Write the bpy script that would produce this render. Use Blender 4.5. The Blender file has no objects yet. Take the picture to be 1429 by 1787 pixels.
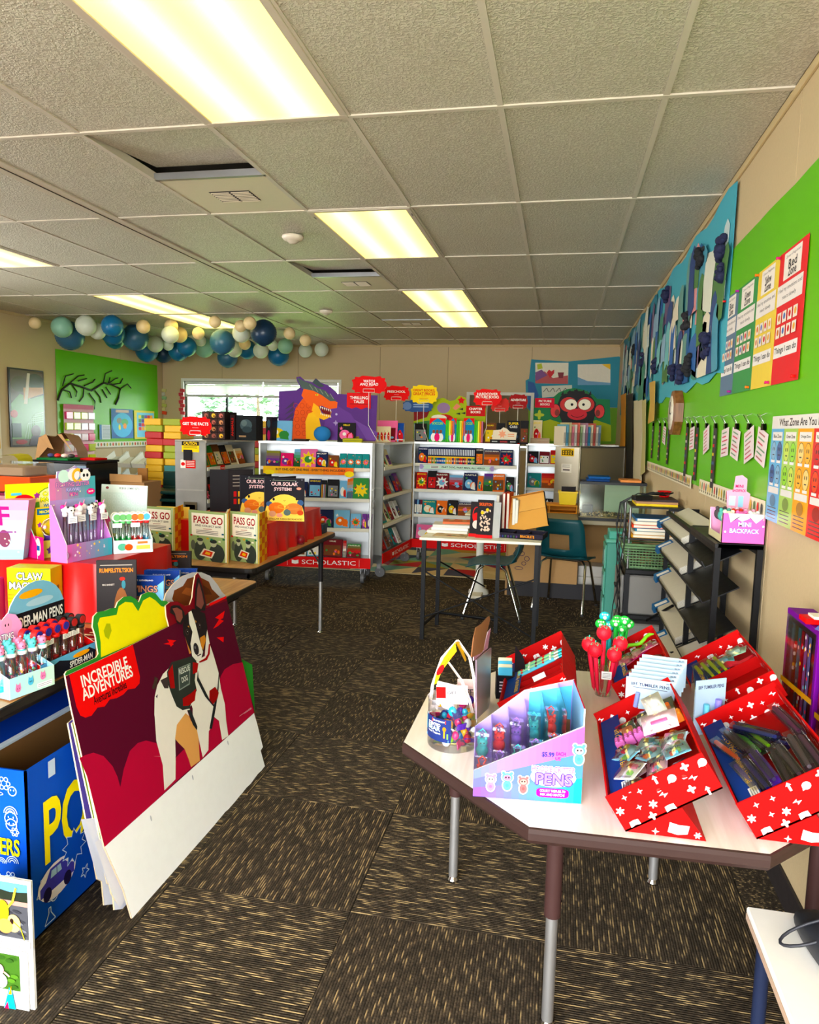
import bpy, math, random
from math import pi, sin, cos, radians as R
from mathutils import Matrix as MX, Vector as V

# camera, world, lights, exposure
SC = bpy.context.scene
COL = SC.collection
FPX, YAW, PITCH, ROLL = 1276.68, 0.200334, -0.114036, 0.022934      # focal length in pixels of the 1429x1787 frame
EYE = V((0, 0, 1.5))
_cy, _sy, _cp, _sp = cos(YAW), sin(YAW), cos(PITCH), sin(PITCH)
_fw = V((-_sy * _cp, _cy * _cp, _sp)); _rt = V((_cy, _sy, 0)); _up = _rt.cross(_fw)
_c, _s = cos(ROLL), sin(ROLL)
_r = _c * _rt + _s * _up; _u = -_s * _rt + _c * _up
cam = bpy.data.cameras.new('camera'); cam_o = bpy.data.objects.new('camera', cam); COL.objects.link(cam_o)
cam.sensor_fit = 'VERTICAL'; cam.sensor_height = 24; cam.lens = FPX * 24 / 1787
cam.clip_start = .02; cam.clip_end = 200
m = MX.Identity(4)
for i in range(3):
    m[i][0] = _r[i]; m[i][1] = _u[i]; m[i][2] = -_fw[i]; m[i][3] = EYE[i]
cam_o.matrix_world = m
SC.camera = cam_o

world = bpy.data.worlds.new('world'); SC.world = world; world.use_nodes = True
bg = world.node_tree.nodes['Background']
bg.inputs[0].default_value = (.93, .97, 1, 1); bg.inputs[1].default_value = 14.0

def area(name, loc, rot, sx, sy, power, col=(1, 1, 1), portal=False):
    l = bpy.data.lights.new(name, 'AREA'); l.shape = 'RECTANGLE'; l.size = sx; l.size_y = sy
    l.energy = power; l.color = col
    if portal: l.cycles.is_portal = True
    o = bpy.data.objects.new(name, l); COL.objects.link(o); o.location = loc; o.rotation_euler = rot
    return o
# daylight comes in by the wide open entrance behind the camera and by the back windows and a side window added out of view for fill (portals only guide the sky light)
area('entrance_portal', (-1.15, -1.62, 1.3), (R(90), 0, 0), 3.7, 2.5, 1, portal=True)
area('fill_window_portal', (-6.38, 4.4, 1.55), (0, R(-90), 0), 1.2, 1.9, 1, portal=True)
area('window_portal', (-4.68, 11.0, 1.75), (R(-90), 0, 0), 2.5, .85, 1, portal=True)
LAMP = 2.3            # strength of the ceiling diffusers
vs = SC.view_settings
vs.view_transform = 'Standard'; vs.look = 'None'; vs.exposure = 0.68; vs.gamma = 1; vs.use_curve_mapping = False

def ray(x, y): return (x - 714.5) / FPX * _r - (y - 893.5) / FPX * _u + _fw
def onZ(x, y, z): d = ray(x, y); return EYE + d * ((z - EYE.z) / d.z)
def onY(x, y, Y): d = ray(x, y); return EYE + d * (Y / d.y)
def onX(x, y, X): d = ray(x, y); return EYE + d * (X / d.x)

# materials
def lin(c):
    c = c / 255
    return c / 12.92 if c <= .04045 else ((c + .055) / 1.055) ** 2.4
def L(c): return (lin(c[0]), lin(c[1]), lin(c[2]), 1)

class NT:
    def __init__(s, name):
        s.m = bpy.data.materials.new(name); s.m.use_nodes = True; s.t = s.m.node_tree
        s.n = s.t.nodes; s.p = s.n['Principled BSDF']; s.out = s.n['Material Output']
    def new(s, typ, **kw):
        n = s.n.new(typ)
        for k, v in kw.items():
            if k in n.inputs.keys() or k.isdigit():
                n.inputs[int(k) if k.isdigit() else k].default_value = v
            else: setattr(n, k, v)
        return n
    def ln(s, a, b): s.t.links.new(a, b)
    def math(s, op, a, b=None, c=None):
        n = s.n.new('ShaderNodeMath'); n.operation = op
        for i, v in enumerate((a, b, c)):
            if v is None: continue
            if isinstance(v, (int, float)): n.inputs[i].default_value = v
            else: s.ln(v, n.inputs[i])
        return n.outputs[0]
    def mix(s, f, a, b, typ='MIX'):
        n = s.n.new('ShaderNodeMix'); n.data_type = 'RGBA'; n.blend_type = typ
        for i, v in ((0, f), (6, a), (7, b)):
            if isinstance(v, (int, float, tuple)): n.inputs[i].default_value = v
            else: s.ln(v, n.inputs[i])
        return n.outputs[2]

def colmat(name, rough=.6, metal=0, spec=.5, noise=.06, nscale=30, bump=0, bscale=200, trans=0, coat=0, sheen=0):
    t = NT(name); a = t.new('ShaderNodeAttribute', attribute_name='Col')
    tc = t.new('ShaderNodeTexCoord'); nz = t.new('ShaderNodeTexNoise', Scale=nscale, Detail=3.0)
    t.ln(tc.outputs['Object'], nz.inputs['Vector'])
    f = t.math('MULTIPLY_ADD', nz.outputs[0], noise * 2, 1 - noise)
    cc = t.new('ShaderNodeVectorMath', operation='SCALE'); t.ln(a.outputs[0], cc.inputs[0]); t.ln(f, cc.inputs['Scale'])
    t.ln(cc.outputs[0], t.p.inputs['Base Color'])
    rg = t.math('MULTIPLY_ADD', nz.outputs[0], .12, rough - .06); t.ln(rg, t.p.inputs['Roughness'])
    t.p.inputs['Metallic'].default_value = metal
    t.p.inputs['Specular IOR Level'].default_value = spec
    t.p.inputs['Coat Weight'].default_value = coat
    if bump:
        b = t.new('ShaderNodeTexNoise', Scale=bscale, Detail=2.0); t.ln(tc.outputs['Object'], b.inputs['Vector'])
        bp = t.new('ShaderNodeBump', Strength=bump, Distance=.002); t.ln(b.outputs[0], bp.inputs['Height']); t.ln(bp.outputs[0], t.p.inputs['Normal'])
    return t.m
M_ = {}
M_['paper'] = colmat('paper', .62)
M_['card'] = colmat('printed_card', .5, noise=.03, spec=.08)
M_['gloss'] = colmat('glossy_print', .22, noise=.02)
M_['plastic'] = colmat('plastic', .42, noise=.03, spec=.3)
M_['rubber'] = colmat('soft_rubber', .55, noise=.04)
M_['matte'] = colmat('matte', .85, bump=.15)
M_['cloth'] = colmat('cloth', .8, bump=.4, bscale=500)
M_['satin'] = colmat('satin_paper_cloth', .33, noise=.05, nscale=12)
M_['metal'] = colmat('brushed_metal', .36, metal=.85, noise=.14, nscale=7)
M_['chrome'] = colmat('chrome', .15, metal=1, noise=.03)
M_['paint'] = colmat('painted_metal', .45, noise=.04, spec=.2)
M_['glossboard'] = colmat('glossy_board_paper', .36, noise=.05, nscale=2, spec=.22)

def clear_mat(name, col, gl=.12, tint=(1, 1, 1, 1)):
    t = NT(name); t.n.remove(t.p)
    tr = t.new('ShaderNodeBsdfTransparent'); tr.inputs[0].default_value = tint
    g = t.new('ShaderNodeBsdfGlossy'); g.inputs[0].default_value = col; g.inputs['Roughness'].default_value = .08
    fr = t.new('ShaderNodeFresnel'); fr.inputs[0].default_value = 1.45
    nz = t.new('ShaderNodeTexNoise', Scale=25.0)
    f = t.math('ADD', t.math('MULTIPLY', fr.outputs[0], .8), t.math('MULTIPLY', nz.outputs[0], gl))
    mx = t.new('ShaderNodeMixShader'); t.ln(f, mx.inputs[0]); t.ln(tr.outputs[0], mx.inputs[1]); t.ln(g.outputs[0], mx.inputs[2])
    t.ln(mx.outputs[0], t.out.inputs[0]); return t.m
M_['clear'] = clear_mat('clear_plastic', (1, 1, 1, 1))
M_['glass'] = clear_mat('glass', (1, 1, 1, 1), .04, (.93, .98, .96, 1))
M_['film'] = clear_mat('crinkled_film', (1, 1, 1, 1), .45)

def carpet():
    t = NT('striped_carpet'); tc = t.new('ShaderNodeTexCoord'); oi = t.new('ShaderNodeObjectInfo')
    sep = t.new('ShaderNodeSeparateXYZ'); t.ln(tc.outputs['Object'], sep.inputs[0])
    u = t.math('MULTIPLY', sep.outputs[0], 1 / .0078)
    row = t.math('FLOOR', u); fr = t.math('FRACT', u)
    cb = t.new('ShaderNodeCombineXYZ'); t.ln(row, cb.inputs[0])
    off = t.math('MULTIPLY', oi.outputs['Random'], 37.0)
    t.ln(t.math('ADD', t.math('MULTIPLY', sep.outputs[1], 17.0), t.math('MULTIPLY', row, 7.31)), cb.inputs[1]); t.ln(off, cb.inputs[2])
    nz = t.new('ShaderNodeTexNoise', Scale=1.0, Detail=1.0); t.ln(cb.outputs[0], nz.inputs['Vector'])
    st = t.new('ShaderNodeMapRange'); st.inputs[1].default_value = .56; st.inputs[2].default_value = .67; t.ln(nz.outputs[0], st.inputs[0])
    yarn = t.new('ShaderNodeMapRange'); yarn.inputs[1].default_value = .42; yarn.inputs[2].default_value = .6; t.ln(nz.outputs[0], yarn.inputs[0])
    base = t.mix(yarn.outputs[0], L((66, 56, 43)), L((98, 83, 64)))
    # tuft speckle
    v = t.new('ShaderNodeTexVoronoi', Scale=150.0); t.ln(tc.outputs['Object'], v.inputs['Vector'])
    base = t.mix(t.math('MULTIPLY', v.outputs['Distance'], .75), base, L((24, 20, 16)))
    c = t.mix(t.math('MULTIPLY', st.outputs[0], t.math('LESS_THAN', fr, .42)), base, L((164, 138, 94)))
    rib = t.math('SINE', t.math('MULTIPLY', fr, pi))
    c = t.mix(t.math('MULTIPLY', t.math('GREATER_THAN', fr, .78), .6), c, L((26, 22, 18)))  # shadow lines between the ribs, painted into the colour
    t.ln(c, t.p.inputs['Base Color']); t.p.inputs['Roughness'].default_value = .95; t.p.inputs['Specular IOR Level'].default_value = .15
    h = t.math('ADD', rib, t.math('MULTIPLY', v.outputs['Distance'], .8))
    b = t.new('ShaderNodeBump', Strength=.6, Distance=.003); t.ln(h, b.inputs['Height']); t.ln(b.outputs[0], t.p.inputs['Normal'])
    return t.m
M_['carpet'] = carpet()

def ceiltile():
    t = NT('textured_ceiling_tile'); tc = t.new('ShaderNodeTexCoord'); oi = t.new('ShaderNodeObjectInfo')
    ad = t.new('ShaderNodeVectorMath', operation='ADD'); t.ln(tc.outputs['Object'], ad.inputs[0]); t.ln(oi.outputs['Random'], ad.inputs[1])
    n1 = t.new('ShaderNodeTexNoise', Scale=95.0, Detail=2.0, Distortion=.6); t.ln(ad.outputs[0], n1.inputs['Vector'])
    n2 = t.new('ShaderNodeTexNoise', Scale=2.2, Detail=2.0); t.ln(ad.outputs[0], n2.inputs['Vector'])
    r = t.new('ShaderNodeMapRange'); r.inputs[1].default_value = .4; r.inputs[2].default_value = .62; t.ln(n1.outputs[0], r.inputs[0])
    c = t.mix(r.outputs[0], L((186, 178, 158)), L((214, 208, 190)))
    c = t.mix(t.math('MULTIPLY', n2.outputs[0], .3), c, L((186, 172, 146)))
    t.ln(c, t.p.inputs['Base Color']); t.p.inputs['Roughness'].default_value = .42
    b = t.new('ShaderNodeBump', Strength=.7, Distance=.003); t.ln(r.outputs[0], b.inputs['Height']); t.ln(b.outputs[0], t.p.inputs['Normal'])
    return t.m
M_['ceiltile'] = ceiltile()

def vinyl():
    t = NT('vinyl_wall_panel'); tc = t.new('ShaderNodeTexCoord')
    a = t.new('ShaderNodeAttribute', attribute_name='Col')
    mp = t.new('ShaderNodeMapping'); mp.inputs['Scale'].default_value = (1, 1, .35); t.ln(tc.outputs['Object'], mp.inputs[0])
    n1 = t.new('ShaderNodeTexNoise', Scale=260.0, Detail=2.0); t.ln(mp.outputs[0], n1.inputs['Vector'])
    n2 = t.new('ShaderNodeTexNoise', Scale=1.3, Detail=3.0); t.ln(tc.outputs['Object'], n2.inputs['Vector'])
    f = t.math('ADD', t.math('MULTIPLY_ADD', n1.outputs[0], .16, .9), t.math('MULTIPLY_ADD', n2.outputs[0], .12, -.06))
    cc = t.new('ShaderNodeVectorMath', operation='SCALE'); t.ln(a.outputs[0], cc.inputs[0]); t.ln(f, cc.inputs['Scale'])
    t.ln(cc.outputs[0], t.p.inputs['Base Color']); t.p.inputs['Roughness'].default_value = .6
    b = t.new('ShaderNodeBump', Strength=.35, Distance=.002); t.ln(n1.outputs[0], b.inputs['Height']); t.ln(b.outputs[0], t.p.inputs['Normal'])
    return t.m
M_['vinyl'] = vinyl()

def wood(name, c1, c2, rough=.35):
    t = NT(name); tc = t.new('ShaderNodeTexCoord')
    mp = t.new('ShaderNodeMapping'); mp.inputs['Scale'].default_value = (14, 1.2, 14); t.ln(tc.outputs['Object'], mp.inputs[0])
    n = t.new('ShaderNodeTexNoise', Scale=3.0, Detail=5.0, Distortion=.4); t.ln(mp.outputs[0], n.inputs['Vector'])
    r = t.new('ShaderNodeMapRange'); r.inputs[1].default_value = .35; r.inputs[2].default_value = .65; t.ln(n.outputs[0], r.inputs[0])
    t.ln(t.mix(r.outputs[0], L(c1), L(c2)), t.p.inputs['Base Color']); t.p.inputs['Roughness'].default_value = rough
    return t.m
M_['oak'] = wood('oak_laminate', (176, 122, 66), (206, 154, 94))
M_['maple'] = wood('pale_maple_laminate', (236, 222, 212), (246, 236, 228), .22)
M_['darkwood'] = wood('brown_clock_wood', (112, 66, 30), (150, 96, 48))

def diffuser():
    t = NT('prismatic_light_diffuser'); tc = t.new('ShaderNodeTexCoord')
    sep = t.new('ShaderNodeSeparateXYZ'); t.ln(tc.outputs['Object'], sep.inputs[0])
    # two tubes run along local y at x = +-.13
    ax = t.math('ABSOLUTE', sep.outputs[0])
    d = t.math('SUBTRACT', ax, .125)
    g = t.math('POWER', 2.718, t.math('MULTIPLY', t.math('MULTIPLY', d, d), -230.0))
    pr = t.new('ShaderNodeTexChecker', Scale=160.0); t.ln(tc.outputs['Object'], pr.inputs['Vector'])
    col = t.mix(g, (1.0, .76, .15, 1), (1.0, .88, .27, 1))
    st = t.math('MULTIPLY_ADD', g, .42, .66)
    st = t.math('MULTIPLY', st, t.math('MULTIPLY_ADD', pr.outputs[1], .05, .95))
    t.ln(col, t.p.inputs['Emission Color']); t.ln(t.math('MULTIPLY', st, LAMP), t.p.inputs['Emission Strength'])
    t.p.inputs['Base Color'].default_value = (.5, .45, .35, 1)
    return t.m
M_['diffuser'] = diffuser()

# mesh gatherer
class G:
    def __init__(s, M=None): s.v = []; s.f = []; s.c = []; s.s = []; s.M = M
    def add(s, vs, fs, col, smooth=False, M=None):
        o = len(s.v)
        mm = M if M is not None else s.M
        s.v += [tuple(mm @ V(p)) for p in vs] if mm is not None else [tuple(p) for p in vs]
        multi = isinstance(col, list)
        for i, f in enumerate(fs):
            s.f.append([o + k for k in f]); s.c.append(col[i] if multi else col); s.s.append(smooth)
    def box(s, a, b, col, M=None, c=0, cols=None):
        (x0, y0, z0), (x1, y1, z1) = a, b
        if x0 > x1: x0, x1 = x1, x0
        if y0 > y1: y0, y1 = y1, y0
        if z0 > z1: z0, z1 = z1, z0
        if not c:
            vs = [(x0,y0,z0),(x1,y0,z0),(x1,y1,z0),(x0,y1,z0),(x0,y0,z1),(x1,y0,z1),(x1,y1,z1),(x0,y1,z1)]
            fs = [(3,2,1,0),(4,5,6,7),(0,1,5,4),(2,3,7,6),(1,2,6,5),(3,0,4,7)]   # bottom top front back right left
            s.add(vs, fs, cols if cols else col, M=M); return
        vs = []; idx = {}
        for i, X in enumerate((x0, x1)):
            for j, Y in enumerate((y0, y1)):
                for k, Z_ in enumerate((z0, z1)):
                    dx = c if i == 0 else -c; dy = c if j == 0 else -c; dz = c if k == 0 else -c
                    idx[i, j, k] = len(vs)
                    vs += [(X, Y + dy, Z_ + dz), (X + dx, Y, Z_ + dz), (X + dx, Y + dy, Z_)]
        fs = []
        I = lambda i, j, k, a: idx[i, j, k] + a
        for q in (0, 1):
            fs.append([I(q,0,0,0), I(q,1,0,0), I(q,1,1,0), I(q,0,1,0)] if q else [I(q,0,0,0), I(q,0,1,0), I(q,1,1,0), I(q,1,0,0)])
            fs.append([I(0,q,0,1), I(0,q,1,1), I(1,q,1,1), I(1,q,0,1)] if q else [I(0,q,0,1), I(1,q,0,1), I(1,q,1,1), I(0,q,1,1)])
            fs.append([I(0,0,q,2), I(1,0,q,2), I(1,1,q,2), I(0,1,q,2)] if q else [I(0,0,q,2), I(0,1,q,2), I(1,1,q,2), I(1,0,q,2)])
        for a_ in (0, 1):
            for b_ in (0, 1):
                fs.append([I(a_,b_,0,0), I(a_,b_,1,0), I(a_,b_,1,1), I(a_,b_,0,1)])
                fs.append([I(a_,0,b_,0), I(a_,1,b_,0), I(a_,1,b_,2), I(a_,0,b_,2)])
                fs.append([I(0,a_,b_,1), I(1,a_,b_,1), I(1,a_,b_,2), I(0,a_,b_,2)])
        for t in idx.values(): fs.append([t, t + 1, t + 2])
        s.add(vs, fs, col, M=M)
    def tube(s, pts, r, col, n=8, cap=True, smooth=True, M=None):
        pts = [V(p) for p in pts]; rs = r if isinstance(r, (list, tuple)) else [r] * len(pts)
        vs = []; up = None
        for i, p in enumerate(pts):
            d = (pts[min(i + 1, len(pts) - 1)] - pts[max(i - 1, 0)]).normalized()
            if up is None:
                up = V((0, 0, 1)) if abs(d.z) < .9 else V((1, 0, 0))
            a = d.cross(up)
            if a.length < 1e-4: a = d.cross(V((0, 1, 0)))
            a.normalize(); b = d.cross(a).normalized(); up = -b if False else up
            for k in range(n):
                t = 2 * pi * k / n; vs.append(tuple(p + a * cos(t) * rs[i] + b * sin(t) * rs[i]))
        fs = []
        for i in range(len(pts) - 1):
            for k in range(n):
                fs.append((i*n+k, i*n+(k+1) % n, (i+1)*n+(k+1) % n, (i+1)*n+k))
        s.add(vs, fs, col, smooth, M)
        if cap: s.add(vs[:n], [tuple(range(n))], col, False, M); s.add(vs[-n:], [tuple(range(n))], col, False, M)
    def lathe(s, prof, col, n=16, M=None, smooth=True, cols=None):   # prof: (r, z)
        vs = []
        for (r, z) in prof:
            for k in range(n):
                t = 2 * pi * k / n; vs.append((r * cos(t), r * sin(t), z))
        fs = []; cc = []
        for i in range(len(prof) - 1):
            for k in range(n):
                fs.append((i*n+k, i*n+(k+1) % n, (i+1)*n+(k+1) % n, (i+1)*n+k)); cc.append(cols[i] if cols else col)
        s.add(vs, fs, cc, smooth, M)
    def ball(s, c, r, col, n=12, m_=8, M=None, sc=(1, 1, 1)):
        vs = []
        for i in range(m_ + 1):
            t = pi * i / m_
            for k in range(n):
                a = 2 * pi * k / n
                vs.append((c[0] + r*sc[0]*sin(t)*cos(a), c[1] + r*sc[1]*sin(t)*sin(a), c[2] + r*sc[2]*cos(t)))
        fs = [(i*n+k, (i+1)*n+k, (i+1)*n+(k+1) % n, i*n+(k+1) % n) for i in range(m_) for k in range(n)]
        s.add(vs, fs, col, True, M)
    def prism(s, poly, d, col, M=None, side=None, back=None):       # poly in local XY, front face at z=0 looking +z, thickness d behind
        n = len(poly)
        s.add([(p[0], p[1], 0) for p in poly], [tuple(range(n))], col, M=M)
        s.add([(p[0], p[1], -d) for p in poly], [tuple(range(n - 1, -1, -1))], back or side or col, M=M)
        vs = [(p[0], p[1], 0) for p in poly] + [(p[0], p[1], -d) for p in poly]
        s.add(vs, [(i, i + n, (i + 1) % n + n, (i + 1) % n) for i in range(n)], side or col, M=M)
    def quad(s, a, b, c, d, col): s.add([a, b, c, d], [(0, 1, 2, 3)], col, M=MX.Identity(4))
    def dec(s, D, M, z0=.0006, dz=.00025):                          # flat print
        dz = min(dz, .004 / max(1, len(D.it)))
        for k, (pts, fs, col) in enumerate(D.it):
            z = z0 + dz * k
            s.add([(p[0], p[1], z) for p in pts], fs, col, M=M)
    def build(s, name, mat='paper', parent=None, mats=None):
        me = bpy.data.meshes.new(name); me.from_pydata(s.v, [], s.f)
        at = me.color_attributes.new('Col', 'FLOAT_COLOR', 'CORNER')
        buf = []
        for f, c in zip(s.f, s.c):
            c = [lin(v) for v in c]; m_ = sum(c) / 3
            c = tuple(min(max(m_ + (v - m_) * 1.22, .002), .95) for v in c) + (1.0,)
            buf.extend(c * len(f))
        at.data.foreach_set('color', buf)
        me.polygons.foreach_set('use_smooth', s.s)
        me.materials.append(M_[mat]); me.update()
        o = bpy.data.objects.new(name, me); COL.objects.link(o)
        if parent is not None: o.parent = parent
        return o

# naming helpers
def tag(o, label, cat, group=None):
    o['label'] = label; o['category'] = cat
    if group: o['group'] = group
    return o
def thing(name, label, cat, M=None, group=None):
    o = bpy.data.objects.new(name, None); COL.objects.link(o); o.empty_display_size = .05
    if M is not None: o.matrix_world = M
    return tag(o, label, cat, group)
def struct(o): o['kind'] = 'structure'; return o
def place(o, M): o.matrix_world = M; return o
def dup(root, M, label=None, group=None):
    r = root.copy(); COL.objects.link(r); r.matrix_world = M
    if label: r['label'] = label
    if group: r['group'] = group
    for ch in list(root.children):
        c = ch.copy(); COL.objects.link(c); c.parent = r
        for g in ch.children:
            d = g.copy(); COL.objects.link(d); d.parent = c
    return r
def T(x, y, z): return MX.Translation((x, y, z))
def RX(a): return MX.Rotation(R(a), 4, 'X')
def RY(a): return MX.Rotation(R(a), 4, 'Y')
def RZ(a): return MX.Rotation(R(a), 4, 'Z')
def frame(o, u, v):                                                 # matrix with local x along u, y along v, z out of the face
    u = V(u).normalized(); v = V(v); w = u.cross(v).normalized(); v = w.cross(u)
    m = MX.Identity(4)
    for i in range(3): m[i][0] = u[i]; m[i][1] = v[i]; m[i][2] = w[i]; m[i][3] = o[i]
    return m
UPRIGHT = RX(90)                                                    # local xy drawing stands up, facing -y
FACE_L = frame((0, 0, 0), (0, -1, 0), (0, 0, 1))                    # drawing faces -x (right wall), u runs toward the camera
FACE_R = frame((0, 0, 0), (0, 1, 0), (0, 0, 1))                     # drawing faces +x (left wall)

# flat print
_tc = {}
def text_mesh(s, bold):
    if (s, bold) in _tc: return _tc[s, bold]
    cu = bpy.data.curves.new('t', 'FONT'); cu.body = s; cu.size = 1; cu.resolution_u = 3; cu.offset = .022 if bold else .002
    cu.fill_mode = 'FRONT'
    o = bpy.data.objects.new('t', cu); COL.objects.link(o)
    dg = bpy.context.evaluated_depsgraph_get(); dg.update(); e = o.evaluated_get(dg); me = e.to_mesh()
    vs = [(v.co.x, v.co.y) for v in me.vertices]; fs = [tuple(p.vertices) for p in me.polygons]
    e.to_mesh_clear(); bpy.data.objects.remove(o); bpy.data.curves.remove(cu)
    if vs:
        x0 = min(v[0] for v in vs); x1 = max(v[0] for v in vs); y0 = min(v[1] for v in vs); y1 = max(v[1] for v in vs)
        vs = [((v[0] - x0) / (x1 - x0), (v[1] - y0) / (y1 - y0)) for v in vs]
        asp = (x1 - x0) / (y1 - y0)
    else: asp = 1
    _tc[s, bold] = (vs, fs, asp); return _tc[s, bold]

class D:
    def __init__(s): s.it = []
    def poly(s, p, col): s.it.append((p, [tuple(range(len(p)))], col)); return s
    def rect(s, x0, y0, x1, y1, col): return s.poly([(x0, y0), (x1, y0), (x1, y1), (x0, y1)], col)
    def ell(s, x, y, a, b, col, n=18, rot=0):
        return s.poly([(x+a*cos(2*pi*k/n)*cos(rot)-b*sin(2*pi*k/n)*sin(rot),y+a*cos(2*pi*k/n)*sin(rot)+b*sin(2*pi*k/n)*cos(rot)) for k in range(n)],col)
    def fan(s, pts, col, cx=None, cy=None):                          # star-shaped outline filled from its centre
        n = len(pts); cx = sum(p[0] for p in pts)/n if cx is None else cx; cy = sum(p[1] for p in pts)/n if cy is None else cy
        s.it.append((pts + [(cx, cy)], [(i, (i + 1) % n, n) for i in range(n)], col)); return s
    def star(s, x, y, r, col, n=5, k=.45, rot=0):
        return s.fan([(x + r*(1 if i % 2 == 0 else k)*sin(rot + pi*i/n), y + r*(1 if i % 2 == 0 else k)*cos(rot + pi*i/n)) for i in range(2*n)], col, x, y)
    def flower(s, x, y, r, col, n=6):
        return s.fan([(x + r*(.72 + .28*cos(n*t))*cos(t), y + r*(.72 + .28*cos(n*t))*sin(t)) for t in [2*pi*i/(n*6) for i in range(n*6)]], col, x, y)
    def line(s, pts, w, col):
        for (x0, y0), (x1, y1) in zip(pts, pts[1:]):
            d = math.hypot(x1 - x0, y1 - y0) or 1; nx = -(y1 - y0)/d*w/2; ny = (x1 - x0)/d*w/2
            s.it.append(([(x0+nx, y0+ny), (x0-nx, y0-ny), (x1-nx, y1-ny), (x1+nx, y1+ny)], [(0, 1, 2, 3)], col))
        return s
    def ring(s, x, y, a, b, w, col, n=20):
        o = [(x + a*cos(2*pi*k/n), y + b*sin(2*pi*k/n)) for k in range(n)]; i_ = [(x + (a-w)*cos(2*pi*k/n), y + (b-w)*sin(2*pi*k/n)) for k in range(n)]
        s.it.append((o + i_, [(k, (k+1) % n, n + (k+1) % n, n + k) for k in range(n)], col)); return s
    def grad(s, x0, y0, x1, y1, c0, c1, n=8, ax=0):
        for k in range(n):
            t = k/(n-1); c = tuple(c0[i]*(1-t) + c1[i]*t for i in range(3))
            if ax == 0: s.rect(x0 + (x1-x0)*k/n, y0, x0 + (x1-x0)*(k+1)/n, y1, c)
            else: s.rect(x0, y0 + (y1-y0)*k/n, x1, y0 + (y1-y0)*(k+1)/n, c)
        return s
    def text(s, t, x, y, h, col, w=None, bold=True, al='c', rot=0, out=None):   # x,y is the middle (or left) of the line; w forces a width
        vs, fs, asp = text_mesh(t, bold)
        if not vs: return s
        W = w if w else h * asp
        ox = -W/2 if al == 'c' else 0
        cr, sr = cos(R(rot)), sin(R(rot))
        def tr(e): 
            r = []
            for a, b in vs:
                px = ox + a*W; py = -h/2 + b*h
                r.append((x + px*cr - py*sr + e[0], y + px*sr + py*cr + e[1]))
            return r
        if out:
            q = h*.09
            for e in ((q, 0), (-q, 0), (0, q), (0, -q)): s.it.append((tr(e), fs, out))
        s.it.append((tr((0, 0)), fs, col)); return s
    def bars(s, x0, y0, x1, y1, col, n=4, fill=.45, rnd=None):
        for k in range(n):
            yy = y1 - (y1 - y0)*(k + .5)/n; hh = (y1 - y0)/n*fill/2; e = x1 - (rnd.random()*.3*(x1-x0) if rnd else 0)
            s.rect(x0, yy - hh, e, yy + hh, col)
        return s
WHITE = (244, 242, 238); BLK = (24, 22, 24)
# the room
WL, WR, WB, WF, CH = -6.35, .775, 10.95, -1.6, 2.7436
rnd = random.Random(7)
TAN = (200, 180, 146)

# floor with carpet tiles, quarter-turned
g = G(); g.box((WL - .1, WF - .1, -.1), (WR + .1, WB + .1, -.012), (60, 56, 50)); floor = struct(g.build('floor', 'matte'))
cell = .61; X0, Y0 = -.5745, 2.048
g = G(); h = cell / 2 - .0008; g.box((-h, -h, -.0115), (h, h, 0), (70, 60, 48), c=.001); proto = None
me_t = None
for i in range(int((WL - X0) / cell) - 1, int((WR - X0) / cell) + 1):
    for j in range(int((WF - Y0) / cell) - 1, int((WB - Y0) / cell) + 1):
        cx = X0 + (i + .5) * cell; cy = Y0 + (j + .5) * cell
        if cx - h > WR or cy - h > WB or cx + h < WL: continue
        if cy < .1: continue
        if me_t is None: o = g.build('carpet_tile', 'carpet', floor); me_t = o.data
        else: o = bpy.data.objects.new('carpet_tile', me_t); COL.objects.link(o); o.parent = floor
        # tiles against a wall are trimmed by scaling
        x0, x1 = max(cx - h, WL), min(cx + h, WR); y0, y1 = max(cy - h, WF), min(cy + h, WB)
        turned = (i + j) % 2 == 0
        sx, sy = (x1 - x0) / (2 * h), (y1 - y0) / (2 * h)
        o.location = ((x0 + x1) / 2, (y0 + y1) / 2, 0); o.rotation_euler = (0, 0, pi / 2 if turned else 0)
        o.scale = (sy, sx, 1) if turned else (sx, sy, 1)
g = G(); g.box((WL, WF, -.0115), (WR, .1, -.001), (70, 60, 48)); o = g.build('carpet_behind_camera', 'carpet', floor)

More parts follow.
